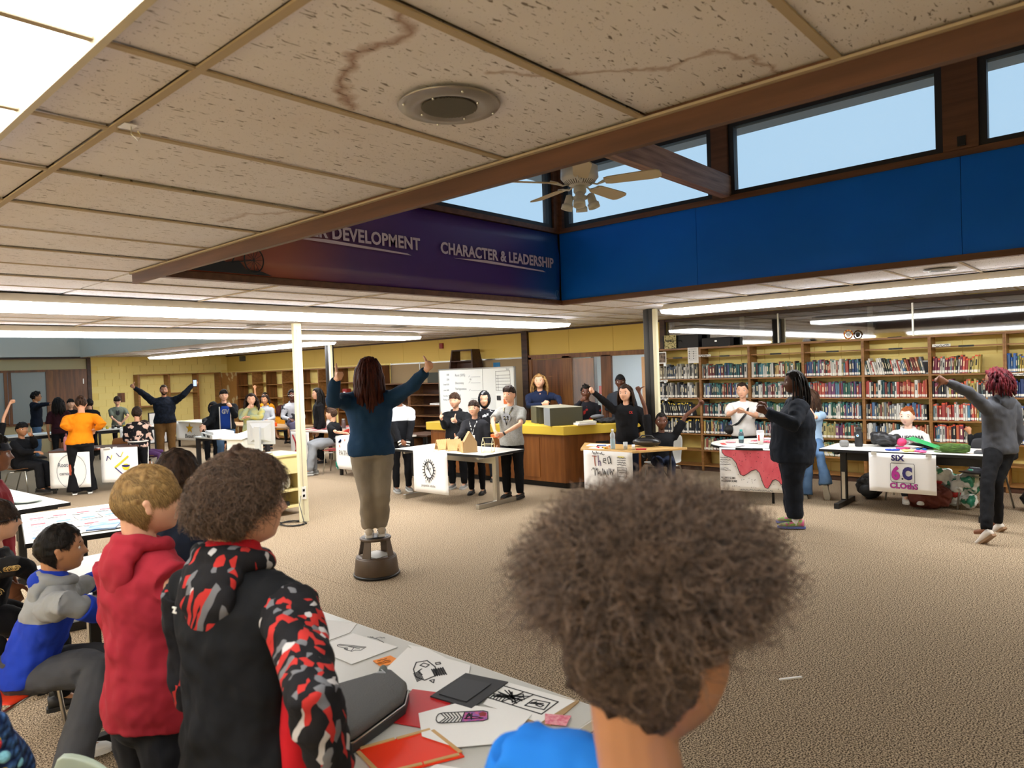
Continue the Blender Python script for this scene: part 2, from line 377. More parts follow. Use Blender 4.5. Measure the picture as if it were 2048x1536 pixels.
struct(MB().box(XR-.06, 6.6, 0, XR, 6.72, .1).build('baseboard_right', DKWOOD), 'dark baseboard by the black post', 'baseboard')
# ---- raised clerestory 1
NAVY = mat('blue_panel', srgb('0068ea'), .5, spec=.2, noise=(.8, srgb('0060d8'), .3, .7, O1), grain='world')
wbl = struct(put('wall_clerestory_right', None), 'blue panelled band under the high windows', 'wall')
ZB = 3.54
for y0, y1 in ((-5.1, -3.35), (-3.35, -1.1), (-1.1, 1.16), (1.16, 3.62), (3.62, 5.49)):
    MB().box(XO1, y0+.002, ZC+.035, XO1+.03, y1-.002, ZB).build('blue_panel', NAVY, wbl)
MB().box(XO1+.03, YB, ZC, XO1+.15, YO1+.2, ZB).build('backing', DKWOOD, wbl)
struct(MB().box(XO1-.02, YB, ZC-.02, XO1+.06, YO1+.02, ZC+.035).build('trim_3', REDWOOD), 'brown wood trim under the blue band', 'trim')
struct(MB().box(XO0, YO1-.02, ZC-.02, XO1-.02, YO1+.06, ZC+.035).build('trim_4', REDWOOD), 'brown wood trim under the purple banner', 'trim')
struct(MB().box(XO0-.03, YB, ZC-.085, XO0, YO1+.02, ZC+.14).build('beam', REDWOOD), 'long brown stained edge beam crossing the ceiling opening', 'beam')
struct(MB().box(XO0-.05, YB, ZC-.014, XO0-.03, YO1+.02, ZC-.006).build('trim_6', GRID), 'pale metal angle along the edge beam', 'trim')
solid_wall('wall_clerestory_left', 'hidden near side of the raised ceiling', [(XO0-.12, YB, ZC+.14, XO0+.0, YO1+.2, 4.5)], WHITE)
wpp = solid_wall('wall_clerestory_back', 'band carrying the purple banner', [(XO0, YO1+.02, ZC, XO1+.15, YO1+.15, ZB)], DKWOOD)
solid_wall('wall_clerestory_near', 'hidden end of the raised ceiling', [(XO0, YB-.2, ZC, XO1+.15, YB, 4.5)], WHITE)
struct(MB().box(XO0-.2, YB-.2, 4.44, XO1+.75, YO1+.75, 4.52).build('roof', mat('soffit', srgb('b9c0cf'), .7)), 'flat roof over the raised windows', 'roof')
FR = mat('black_frame', (.01, .011, .018), .5)
PANE = mat('window_glass', (.9, .95, 1), .02, alpha=.08)
struct(MB().box(XO1-.03, YB, ZB, XO1+.12, YO1+.1, ZB+.055).build('trim_7', REDWOOD), 'wood sill under the high windows', 'trim')
struct(MB().box(XO0, YO1-.03, ZB, XO1-.03, YO1+.12, ZB+.055).build('trim_8', REDWOOD), 'wood sill above the purple banner', 'trim')
HWL = ['high black-framed window behind the ceiling fan', 'wide high window right of the cross beam', 'high window at the right edge past the wooden post', 'high window out of view to the right', '', 'high window over the purple banner left of the fan', 'high window over the banner hidden by the ceiling edge']
def cwin(n, a, c, axis):
    o = struct(put('window_%d' % n, None), HWL[n-3], 'window')
    z0, z1, t = ZB+.055, 4.36, .07
    f = MB()
    def bx(u0, u1, z_0, z_1, d0, d1):
        if axis == 'x': f.box(XO1+d0, u0, z_0, XO1+d1, u1, z_1)
        else: f.box(u0, YO1+d0, z_0, u1, YO1+d1, z_1)
    bx(a, a+t, z0, z1, 0, .09); bx(c-t, c, z0, z1, 0, .09); bx(a+t, c-t, z0, z0+.05, 0, .09); bx(a+t, c-t, z1-.06, z1, 0, .09)
    f.build('frame', FR, o); f = MB(); bx(a+t, c-t, z0+.05, z1-.06, .04, .046); f.build('pane', PANE, o)
for i, (a, c) in enumerate(((3.40, 5.40), (1.27, 3.24), (-.95, 1.03), (-3.15, -1.2))): cwin(3+i, a, c, 'x')
for i, (a, c) in enumerate(((4.95, 7.02), (2.75, 4.8))): cwin(8+i, a, c, 'y')
for i, y in enumerate((3.32, 1.15, -1.07, -3.25)):
    struct(MB().box(XO1-.03, y-.13 if i else y-.09, ZB+.05, XO1+.1, y+.13 if i else y+.09, 4.44).build('trim_%d' % (9+i), REDWOOD), 'brown window post, %s from the fan corner' % ('first', 'second', 'third', 'fourth')[i], 'post')
struct(MB().box(XO1-.03, 5.42, ZB+.05, XO1+.1, 5.6, 4.44).box(7.02, YO1-.03, ZB+.05, 7.12, YO1+.1, 4.44).build('trim_13', REDWOOD), 'brown corner post behind the ceiling fan', 'post')
struct(MB().box(XO1-.02, YB, 4.36, XO1+.12, YO1+.1, 4.44).box(XO0, YO1-.02, 4.36, XO1, YO1+.12, 4.44).build('trim_14', FR), 'black head trim above the high windows', 'trim')
for i, y in enumerate((3.26, -1.07)):
    struct(MB().box(XO0+.0, y-.05, 3.58, XO1, y+.05, 3.80).build('rafter', RAFTER), ('weathered wooden cross beam behind the fan', 'wooden cross beam out of view')[i], 'beam')
MB().box(XO1-.05, 1.11, 3.62, XO1-.03, 1.17, 3.70).build('bracket', BLACKM, bpy.data.objects['trim_10'])
# banner
bm_ = mat('banner', (.2, .1, .4), .38)
nt = bm_.node_tree; b = nt.nodes['Principled BSDF']; g = nt.nodes.new('ShaderNodeNewGeometry'); sp = nt.nodes.new('ShaderNodeSeparateXYZ'); nt.links.new(g.outputs['Position'], sp.inputs[0])
mr = nt.nodes.new('ShaderNodeMapRange'); mr.inputs[1].default_value = 2.6; mr.inputs[2].default_value = 7.15; nt.links.new(sp.outputs[0], mr.inputs[0])
r = nt.nodes.new('ShaderNodeValToRGB'); cr = r.color_ramp
for p, h in ((.0, 'a0503c'), (.16, '9a5a50'), (.30, '5a3a76'), (.45, '4a2a7c'), (.78, '47307e'), (.93, '1c4a9a')):
    e = cr.elements.new(p); e.color = (*srgb(h), 1)
cr.elements.remove(cr.elements[0]); cr.elements[-1].color = (*srgb('1656a6'), 1)
nt.links.new(mr.outputs[0], r.inputs[0]); nt.links.new(r.outputs[0], b.inputs['Base Color'])
bn = MB(); N = 60; vs = []; 
for i in range(N+1):
    x = XO0+(7.10-XO0)*i/N
    for j in range(7):
        z = ZC+.04+(ZB-ZC-.05)*j/6; w = .012*math.sin(x*9+z*3)*math.exp(-((x-7.0)/.25)**2) if j < 5 else 0
        vs.append((x, YO1-.01-abs(w)*1.8-.003*math.sin(x*14)*(j == 0), z))
bn.v = vs; bn.f = [(i*7+j, (i+1)*7+j, (i+1)*7+j+1, i*7+j+1) for i in range(N) for j in range(6)]; bn.m = [0]*len(bn.f)
ban = tag(bn.build('banner', bm_, smooth=True), 'long purple and blue printed banner reading CHARACTER & LEADERSHIP', 'banner')
so = ban.modifiers.new('s', 'SOLIDIFY'); so.thickness = .004
LET = mat('banner_letters', srgb('cfc4e0'), .6)
def bt(s, x0, x1, z, size):
    o = text('lettering', s, size, LET, ban, plane_M((x0, YO1-.035, z), (1,0,0), (0,0,1)), .5, .001, .005)
    w = max(v.co.x for v in o.data.vertices)*.5
    o.matrix_local = plane_M((x0, YO1-.035, z), (1,0,0), (0,0,1)) @ Matrix.Diagonal((.5*(x1-x0)/w, 1, 1, 1))
bt('CAREER DEVELOPMENT', 3.16, 4.80, 3.10, .165); bt('CHARACTER & LEADERSHIP', 5.08, 6.97, 3.10, .165)
for x0, x1 in ((3.2, 4.68), (5.27, 6.81)):
    MB().add([(x0, YO1-.034, 3.065), (x1, YO1-.034, 3.035), (x1-.05, YO1-.034, 3.05), (x0+.5, YO1-.034, 3.085), (x0, YO1-.030, 3.065), (x1, YO1-.030, 3.035), (x1-.05, YO1-.030, 3.05), (x0+.5, YO1-.030, 3.085)],
             [(0,1,2,3), (4,7,6,5), (0,4,5,1), (2,6,7,3), (1,5,6,2), (3,7,4,0)]).build('underline', LET, ban)
SIL = mat('banner_dark', (.008, .01, .02), .5)
b_ = MB(); vs = [(XO0, ZC+.045), (3.15, ZC+.045), (3.06, ZC+.075), (2.92, ZC+.085), (2.86, ZC+.15), (2.75, ZC+.13), (2.6, ZC+.2), (2.3, ZC+.34), (XO0, ZC+.4)]
b_.v = [(x, YO1-.036, z) for x, z in vs]+[(x, YO1-.033, z) for x, z in vs]; n = len(vs)
b_.f = [tuple(range(n)), tuple(reversed(range(n, 2*n)))]+[(i, n+i, n+(i+1) % n, (i+1) % n) for i in range(n)]; b_.m = [0]*len(b_.f); b_.build('printed_silhouette', SIL, ban)
wh = MB(); C0 = (2.99, YO1-.036, 2.835)
rim = [(C0[0]+.085*math.cos(t*math.pi/12), C0[1], C0[2]+.1*math.sin(t*math.pi/12)) for t in range(25)]; wh.tube(rim, .006, 5)
for t in range(12): wh.bar(C0, rim[t*2], .003, .003)
wh.bar(C0, (2.8, C0[1], 2.80), .008, .008); wh.bar((2.86, C0[1], 2.93), (2.8, C0[1], 2.80), .008, .008); wh.build('printed_wheel', SIL, ban)
lg = MB(); lg.tube([(7.03+.035*math.cos(t/10*5), YO1-.03, 2.78+.05*math.sin(t/10*5)) for t in range(11)], .002, 4); lg.tube([(7.05, YO1-.03, 2.82), (7.03, YO1-.03, 2.78), (7.05, YO1-.03, 2.75)], .002, 4); lg.build('corner_logo', mat('logo_blue', srgb('7aa0d8')), ban)
ink('small_print', [scribble(-.55, -.002, 0, .002, 70, 3, .9)], .003, mat('logo_blue'), ban, plane_M((7.07, YO1-.04, 2.73), (1,0,0), (0,0,1)))
# ================================================================ LIGHTS
def fixture_row(name, label, axis, c0, start, end, z1=ZC-.12, w=.61, group=None, sec=1.22):
    """one continuous surface fixture: tapered housing with glowing lenses end to end"""
    o = thing(name, label, 'ceiling light', (0,0,0))
    if group: o['group'] = group
    def P(a, c, z): return (a, c, z) if axis == 'x' else (c, a, z)
    n = max(1, round(abs(end-start)/sec)); L = (end-start)/n
    for i in range(n):
        a0 = start+L*i+.006; a1 = start+L*(i+1)-.006
        hb = MB(); t0, t1 = c0-w/2, c0+w/2; s = .09
        hb.add([P(a0, t0+s, ZC-.007), P(a1, t0+s, ZC-.007), P(a1, t1-s, ZC-.007), P(a0, t1-s, ZC-.007), P(a0, t0, z1+.035), P(a1, t0, z1+.035), P(a1, t1, z1+.035), P(a0, t1, z1+.035)],
               [(0,1,2,3), (7,6,5,4), (0,4,5,1), (1,5,6,2), (2,6,7,3), (3,7,4,0)])
        hb.build('housing', HOUS, o)
        lb = MB(); k = .0
        lb.add([P(a0+.004, t0-.012, z1+.035), P(a1-.004, t0-.012, z1+.035), P(a1-.004, t1+.012, z1+.035), P(a0+.004, t1+.012, z1+.035), P(a0+.004, t0+.03, z1-.012), P(a1-.004, t0+.03, z1-.012), P(a1-.004, t1-.03, z1-.012), P(a0+.004, t1-.03, z1-.012)],
               [(0,1,2,3), (7,6,5,4), (0,4,5,1), (1,5,6,2), (2,6,7,3), (3,7,4,0)])
        lb.build('lens', LENSM, o)
        cb = MB(); x = a1 if i < n-1 else a1-.01
        q0 = P(x-.006, t0+.02, z1+.01); q1 = P(x+.006, t0+.045, z1+.05); cb.box(min(q0[0], q1[0]), min(q0[1], q1[1]), q0[2], max(q0[0], q1[0]), max(q0[1], q1[1]), q1[2]); cb.build('clip', CHROME, o)
    return o
fixture_row('ceiling_light', 'long fluorescent light row just in front of the white column', 'x', 7.385, 9.42, -4.0)
fixture_row('ceiling_light', 'second long fluorescent light row, behind the white column', 'x', 11.1, 9.42, -4.0)
fixture_row('ceiling_light', 'fluorescent light row over the cubbies at the far end', 'y', 8.60, 12.95, 21.3)
fixture_row('ceiling_light', 'fluorescent light row above the bookshelves on the right', 'y', 8.75, 4.82, -4.9)
fixture_row('ceiling_light', 'fluorescent light row left of the frame', 'y', -2.2, 5.6, -1.7)
o = thing('ceiling_light', 'big ribbed fluorescent light close to the camera at top left', 'ceiling light')
fr = MB(); X0, X1, Y0_, Y1_ = -.02, .64, -1.6, 2.99
for q in ((X0, Y0_, X1, Y0_+.025), (X0, Y1_-.025, X1, Y1_), (X0, Y0_, X0+.02, Y1_), (X1-.02, Y0_, X1, Y1_)): fr.box(q[0], q[1], ZC-.022, q[2], q[3], ZC+.003)
fr.build('frame', mat('aged_frame', srgb('c8bda0'), .5), o)
lb = MB(); n = 64
for i in range(n):
    a = X0+.02+(X1-X0-.04)*i/n; c = X0+.02+(X1-X0-.04)*(i+1)/n
    lb.add([(a, Y0_+.02, ZC+.003), (c, Y0_+.02, ZC+.003), (c, Y1_-.02, ZC+.003), (a, Y1_-.02, ZC+.003), ((a+c)/2, Y0_+.02, ZC-.002), ((a+c)/2, Y1_-.02, ZC-.002)], [(0, 4, 5, 3), (4, 1, 2, 5), (0, 3, 2, 1), (0, 1, 4), (3, 5, 2)])
lb.build('lens', LENSN, o)
# round ceiling speaker and diffusers
def diffuser(x, y, label, r=.155):
    o = thing('ceiling_speaker', label, 'speaker', (x, y, ZC-.006))
    MB().lathe([(r, 0), (r*.97, -.006), (r*.74, -.012), (r*.66, -.011), (r*.6, -.006), (r*.55, -.004)], 48).build('rim', ALU, o, True)
    gb = MB(); R = r*.54
    for i in range(-13, 14):
        x_ = i*R/13.5; h = math.sqrt(max(R*R-x_*x_, 0)); gb.box(x_-.0012, -h, -.009, x_+.0012, h, -.005)
    tag(gb.build('grille', mat('dull_metal', (.2, .19, .17), .5, .8), o), kind='stuff'); MB().lathe([(R, -.0042), (R, -.0048)], 24).build('cone', BLACKM, o)
    for k in range(8):
        a = k*math.pi/4+.3; rr = r*(.9 if k % 2 else .62); MB().lathe([(.004, -.010), (.003, -.014)], 8, (rr*math.cos(a), rr*math.sin(a), 0)).build('screw', CHROME, o)
    return o
diffuser(1.51, 1.56, 'round metal ceiling speaker near the brown water stain')
diffuser(5.46, 9.98, 'small round ceiling speaker left of the white column', .14); diffuser(7.85, 9.56, 'small round ceiling speaker right of the white column', .14)
diffuser(7.8, 1.45, 'small round ceiling speaker above the right bookshelves', .14); diffuser(8.0, 17.6, 'round ceiling speaker near the far yellow wall', .16)
hk = tag(MB().tube([(.9, 2.36, ZC-.006), (.9, 2.36, ZC-.03), (.915, 2.35, ZC-.05), (.925, 2.345, ZC-.035), (.915, 2.35, ZC-.02)], .0018, 6).box(.87, 2.33, ZC-.009, .91, 2.39, ZC-.006).build('ceiling_hook', CHROME), 'tiny wire hook clipped to the ceiling grid', 'hook')
tag(MB().lathe([(.05, 0), (.05, -.02), (.04, -.045), (.015, -.06)], 16, (8.6, 12.1, ZC-.006)).build('camera_dome', BLACKM, smooth=True), 'small dark dome camera on the ceiling by the far black post', 'camera')
# ---- ceiling fan
FANW = mat('fan_white', srgb('d2d2d0'), .35); BLADE = mat('fan_blade', srgb('c4b698'), .45)
fan = thing('ceiling_fan', 'white five-blade ceiling fan with four spotlight cups', 'ceiling fan', (4.57, 3.29, 3.35), .035)
MB().lathe([(.012, 0), (.012, .33)], 12, (0, 0, .04)).build('rod', FANW, fan, True)
MB().lathe([(.03, .09), (.11, .085), (.145, .07), (.148, -.01), (.14, -.02), (.12, -.045), (.09, -.065), (.06, -.075)], 40).build('motor_housing', FANW, fan, True)
vb = MB()
for k in range(36):
    a = k*math.pi/18; c, s = math.cos(a), math.sin(a); vb.bar((.085*c, .085*s, -.066), (.122*c, .122*s, -.040), .006, .006)
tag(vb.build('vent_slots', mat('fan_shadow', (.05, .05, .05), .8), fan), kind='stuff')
MB().lathe([(.035, -.07), (.05, -.08), (.05, -.12), (.042, -.13), (.03, -.15), (.055, -.155), (.055, -.175), (.02, -.19)], 24).build('switch_housing', FANW, fan, True)
for k in range(5):
    a = k*2*math.pi/5; R = Matrix.Rotation(a, 4, 'Z') @ Matrix.Rotation(-.22, 4, 'X')
    p = [(.20, -.045), (.24, -.058), (.55, -.07), (.60, -.066), (.63, -.045), (.635, 0), (.63, .045), (.60, .066), (.55, .07), (.24, .058), (.20, .045)]
    MB().prism(p, -.004, .004).xf(Matrix.Translation((0, 0, -.055)) @ R).build('blade', BLADE, fan)
    MB().tube([(.09, 0, -.06), (.14, .0, -.075), (.19, .02, -.058), (.25, .025, -.05)], .007, 6).tube([(.14, 0, -.075), (.19, -.02, -.058), (.25, -.025, -.05)], .006, 6).xf(Matrix.Rotation(a, 4, 'Z')).build('blade_arm', FANW, fan, True)
for k in range(4):
    a = k*math.pi/2+.5; R = Matrix.Rotation(a, 4, 'Z') @ Matrix.Translation((.085, 0, -.165)) @ Matrix.Rotation(-.28, 4, 'Y')
    MB().lathe([(.012, .03), (.03, .02), (.034, -.04), (.036, -.05), (.045, -.052), (.046, -.09), (.038, -.088), (.036, -.06)], 20).xf(R).build('spotlight_cup', FANW, fan, True)
# ---- columns
wc = thing('column', 'slim white power pole beside the computer cart', 'column', (4.98, 8.1, 0)); wc['kind'] = 'structure'
MB().box(-.055, -.03, 0, .055, .03, ZC-.12).build('pole', CREAM, wc, bevel=.006); MB().box(-.02, -.036, .1, -.012, -.03, ZC-.2).build('seam', HOUS, wc)
MB().box(-.04, -.04, .30, .02, -.03, .46).build('outlet_plate', WHITE, wc); MB().box(-.03, -.043, .33, -.0, -.04, .36).box(-.03, -.043, .40, -.0, -.04, .43).build('socket', BLACKM, wc)
for (x, y, lab) in ((9.17, 5.42, 'dark steel post with a cream side strip beside the first bookshelf'), (9.17, 13.62, 'far dark steel post in front of the cubbies')):
    c_ = thing('post', lab, 'post', (x, y, 0)); c_['kind'] = 'structure'
    MB().box(-.05, -.07, 0, .08, .09, ZC).build('steel_post', mat('dark_post', srgb('26221f'), .4), c_, bevel=.008); MB().box(-.06, -.13, 0, .0, -.072, ZC).build('cream_strip', CREAM, c_)
    MB().box(-.055, .0, 0, -.05, .03, ZC).build('groove', BLACKM, c_)
# ================================================================ RIGHT WINDOWS over the shelves
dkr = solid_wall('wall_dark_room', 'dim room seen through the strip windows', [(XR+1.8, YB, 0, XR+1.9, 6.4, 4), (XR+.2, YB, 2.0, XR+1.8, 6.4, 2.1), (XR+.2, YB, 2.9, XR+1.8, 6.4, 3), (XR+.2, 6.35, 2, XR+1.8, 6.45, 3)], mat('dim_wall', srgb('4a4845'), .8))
ng = bpy.data.materials.new('night_glass'); ng.use_nodes = True; nt = ng.node_tree; nt.nodes.clear()
mo = nt.nodes.new('ShaderNodeOutputMaterial'); tr = nt.nodes.new('ShaderNodeBsdfTransparent'); gl = nt.nodes.new('ShaderNodeBsdfGlossy'); gl.inputs['Roughness'].default_value = .03
tr.inputs[0].default_value = (.8, .8, .8, 1); ms = nt.nodes.new('ShaderNodeMixShader'); ms.inputs[0].default_value = .30
nt.links.new(tr.outputs[0], ms.inputs[1]); nt.links.new(gl.outputs[0], ms.inputs[2]); nt.links.new(ms.outputs[0], mo.inputs[0])
wn = struct(put('window_10', None), 'dark strip window over the bookshelves reflecting the lights', 'window')
for a, c in ((-5.1, -1.5), (-1.48, .50), (.52, 2.50), (2.53, 4.46), (4.49, 6.5)):
    MB().box(XR+.03, a, 2.14, XR+.038, c, 2.64).build('pane', ng, wn)
for y in (-1.49, .51, 2.515, 4.475): MB().box(XR+.02, y-.012, 2.14, XR+.05, y+.012, 2.64).build('mullion', CHROME, wn)
MB().box(XR-.02, -5.1, 2.62, XR+.02, 6.55, 2.66).build('head_rail', DKWOOD, wn)
for y in (5.3, 3.2):  MB().box(XR+.6, y, 2.1, XR+.62, y+.08, 2.9).build('far_mullion', GREYW, wn)
struct(MB().box(XR-.05, 6.52, 2.12, XR+.02, 6.62, ZC).build('trim_15', DKWOOD), 'dark post at the left end of the strip window', 'trim')
# ================================================================ DOOR, OFFICE WINDOWS
d2 = struct(put('door_2', None), 'oak door behind the blonde woman at the desk', 'door')
MB().box(XR-.01, 8.90, 0, XR+.03, 9.72, 2.05).build('door_leaf', OAKD, d2)
MB().box(XR-.03, 8.72, 0, XR+.04, 8.90, 2.1).box(XR-.03, 9.72, 0, XR+.04, 9.80, 2.1).box(XR-.03, 6.62, 2.06, XR+.04, 9.8, 2.15).build('door_frame', OAK, d2)
MB().box(XR-.015, 9.15, 1.68, XR-.01, 9.4, 1.70).build('name_plate', OAK, d2)
MB().lathe([(.025, 0), (.028, .04), (.01, .06)], 12).xf(Matrix.Translation((XR-.01, 8.98, 1.0)) @ Matrix.Rotation(-math.pi/2, 4, 'Y')).build('door_knob', CHROME, d2, True)
w3 = struct(put('window_11', None), 'office windows between the oak door and the black post', 'window')
MB().box(XR-.03, 7.72, .79, XR+.04, 7.95, 2.08).build('window_post', OAKD, w3)
MB().box(XR-.03, 6.62, .72, XR+.05, 8.72, .80).build('window_sill', OAK, w3); MB().box(XR-.03, 8.66, .79, XR+.04, 8.72, 2.08).build('window_jamb', OAK, w3)
MB().box(XR-.03, 8.42, .0, XR+.04, 8.5, .79).box(XR-.02, 6.62, 0, XR+.02, 8.72, .1).build('window_base', OAK, w3)
for a, c in ((6.64, 7.72), (7.95, 8.66)): MB().box(XR, a, .80, XR+.006, c, 2.06).build('pane', mat('office_glass', (.9, .95, 1), .03, alpha=.10), w3)
OFW = mat('office_wall', srgb('c9d4dc'), .7)
of = solid_wall('wall_office', 'pale office room seen through the windows', [(XR+3, 5.5, 0, XR+3.1, 12, 2.6), (XR+.2, 11.9, 0, XR+3, 12, 2.6), (XR+.2, 6.5, 0, XR+3, 6.55, 2.6), (XR+.2, 6.5, 2.55, XR+3.1, 12, 2.65)], OFW)
lo = thing('office_light', 'ceiling panel light inside the office', 'ceiling light', (XR+1.4, 8.6, 2.53)); MB().box(-.3, -.6, -.02, .3, .6, .0).build('lens', mat('office_lens', (1, 1, 1), emit=(.85, .93, 1), es=26), lo); MB().box(-.33, -.63, -.015, -.3, .63, .01).box(.3, -.63, -.015, .33, .63, .01).build('frame', WHITE, lo)
dd = tag(put('open_door', None), 'brown door standing open inside the office window', 'door'); MB().box(XR+.35, 8.95, 0, XR+1.15, 9.0, 2.05).build('door_leaf', OAKD, dd); MB().box(XR+1.15, 8.93, 0, XR+1.25, 9.02, 2.1).build('door_edge', mat('grey_jamb', srgb('3b3a38')), dd)
nb = thing('notice_board', 'orange cork notice board in the office beyond the window', 'notice board', (XR+2.97, 8.25, 1.3))
MB().box(-.02, -.9, -.6, 0, .6, .75).build('cork', mat('cork', srgb('c98a4a'), .9), nb); MB().box(-.03, -1.0, -.55, -.02, .05, .60).build('paper', PAPER, nb); MB().box(-.03, .2, .2, -.02, .45, .6).build('notice', mat('pink_notice', srgb('c97a74')), nb)
MB().box(-.5, 1.25, -.1, -.48, 1.5, .1).build('red_card', mat('red_card', srgb('d2524a')), nb)
# ================================================================ CORKBOARD, alarm, dark shelves, whiteboard
ck = thing('corkboard', 'long tan corkboard with silver dividers behind the whiteboard', 'board', (XR, 0, 0))
for a, c in ((9.98, 11.15), (11.17, 13.28), (13.32, 14.4)):
    MB().box(-.03, a, .9, -.0, c, 2.09).build('cork_panel', mat('tan_cork', srgb('a08a68'), .9, bump=(120, .3, O1)), ck)
for y in (9.97, 11.16, 13.3, 14.41): MB().box(-.035, y-.012, .9, 0, y+.012, 2.13).build('divider', CHROME, ck)
MB().box(-.035, 9.97, 2.09, 0, 14.4, 2.12).build('top_strip', CHROME, ck)
MB().box(-.04, 10.62, 1.92, -.03, 10.82, 2.03).build('blue_scrap', mat('blue_scrap', srgb('2a7ab0')), ck)
tag(MB().box(XR-.05, 12.44, 2.42, XR-.0, 12.56, 2.55).build('fire_alarm', mat('alarm_red', srgb('8a1c14'), .4), bevel=.01), 'small red fire alarm box high on the yellow wall', 'alarm')
tag(MB().box(XR-.12, 21.9, 2.45, XR, 22.1, 2.62).build('wall_speaker', mat('grey_plastic', srgb('5a574f')), bevel=.01), 'small grey box high in the far corner', 'speaker')
def shelf_unit(name, label, x0, x1, y0, y1, zs, m, open_back=True, side=.035, axis='y', depth_dir=1, top=None, kick=.08, back=None):
    o = thing(name, label, 'bookshelf'); top = top or zs[-1]
    MB().box(x0, y0, 0, x1, y0+side, top).build('side_panel', m, o); MB().box(x0, y1-side, 0, x1, y1, top).build('side_panel', m, o)
    for z in zs:
        if axis == 'y': MB().box(x0+.004, y0+side, z-.022, x1, y1-side, z).build('shelf', m, o)
    MB().box(x0+.03, y0+side, 0, x0+.05, y1-side, kick).build('kick_board', BLACKM, o)
    if back: MB().box(x1-.01, y0, 0, x1, y1, top).build('back_panel', back, o)
    return o
for i, (a, c) in enumerate(((11.0, 12.1), (12.12, 13.22), (13.24, 14.34))):
    shelf_unit('low_bookshelf', 'empty low dark-oak bookcase %s the whiteboard' % ('behind', 'just left of', 'far left of')[i], 11.1, 11.53, a, c, [.1, .35, .6, .85, 1.1, 1.35, 1.62], mat('mid_oak', srgb('7a5230'), .5, noise=(3, srgb('54361c'), .35, .7, (5, .6, 9)), grain='world'), back=DKWOOD)
tag(MB().box(11.15, 12.2, 1.62, 11.4, 12.6, 1.86).build('storage_box', mat('olive_box', srgb('33362a')), bevel=.005), 'dark box on top of the low bookcase left of the whiteboard', 'box')
tc = thing('book_cart', 'dark brown book cart standing on the low bookcase above the whiteboard', 'cart', (11.3, 11.45, 1.63))
for s in (-1, 1): MB().add([(-.2, s*.42, 0), (.2, s*.42, 0), (.12, s*.33, .72), (-.12, s*.33, .72), (-.2, s*.38, 0), (.2, s*.38, 0), (.12, s*.29, .72), (-.12, s*.29, .72)], [(0,1,2,3), (7,6,5,4), (0,4,5,1), (1,5,6,2), (2,6,7,3), (3,7,4,0)]).build('side_panel', DKWOOD, tc)
MB().box(-.12, -.32, .69, .12, .32, .72).build('top', DKWOOD, tc); MB().box(-.14, -.34, .45, .14, .34, .47).build('shelf', DKWOOD, tc); MB().box(.05, -.36, .2, .08, .36, .45).build('shelf', DKWOOD, tc)
wbd = thing('whiteboard', 'large white marker board on a stand covered in faint notes', 'whiteboard', (10.3, 10.18, 0))
MB().box(-.01, -1.06, .93, .01, 1.06, 1.905).build('board', mat('marker_board', srgb('dfe2e0'), .25), wbd, bevel=.004)
for q in ((-.02, -1.08, .91, .02, 1.08, .935), (-.02, -1.08, 1.9, .02, 1.08, 1.925), (-.02, -1.085, .91, .02, -1.06, 1.925), (-.02, 1.06, .91, .02, 1.085, 1.925)): MB().box(*q).build('frame', CHROME, wbd)
MB().bar((0, -1.07, .05), (0, -1.07, 1.0), .03, .03).bar((-.3, -1.07, .05), (.3, -1.07, .05), .03, .03).build('leg', CHROME, wbd); MB().bar((0, 1.07, .05), (0, 1.07, 1.0), .03, .03).bar((-.3, 1.07, .05), (.3, 1.07, .05), .03, .03).build('leg', CHROME, wbd)
Mw = plane_M((-.011, 1.0, 1.0), (0, -1, 0), (0, 0, 1)); GI = mat('grey_ink', srgb('6a7078'))
for i, (s, u, v, z) in enumerate((('Rent (50%)', .42, .76, .075), ('Electricity', .42, .60, .07), ('Refrigeration', .42, .48, .07), ('Staff', .48, .34, .06), ('Total', .86, .22, .06), ('300', .16, .78, .06), ('200', .16, .68, .06), ('Small 500', .06, .58, .05), ('misc 500', .06, .46, .05), ('Candles 325', .04, .34, .05), ('Baking 100', .04, .26, .05), ('Sand', 1.86, .86, .05), ('(ii)', .85, .68, .05))):
    text('writing', s, z, GI, wbd, Mw @ Matrix.Translation((u, v, .001)), .9, .0004, .0)
ink('rule_lines', [[(.88, y), (1.15, y)] for y in (.74, .62, .46, .30)]+[[(.82, y), (.86, y+.03)] for y in (.74, .62, .46)], .006, GI, wbd, Mw)
ink('drawn_grid', [[(1.58, y), (1.96, y)] for y in (.84, .76, .70, .64, .58, .52, .46)]+[[(1.58, .46), (1.58, .84)], [(1.64, .46), (1.64, .76)], [(1.96, .46), (1.96, .84)], [(1.22, .1), (1.22, .9)]], .006, INK, wbd, Mw)
tag(MB().box(10.22, 9.18, 1.08, 10.24, 9.55, 1.40).build('notice_sheet', PAPER), 'white notice with black and red print taped low on the whiteboard', 'notice')
tag(MB().box(10.21, 9.42, 1.27, 10.219, 9.52, 1.36).build('print_block', INK, bpy.data.objects['notice_sheet'])); tag(MB().box(10.21, 9.24, 1.2, 10.219, 9.34, 1.3).build('print_block', mat('orange_print', srgb('e07030')), bpy.data.objects['notice_sheet']))
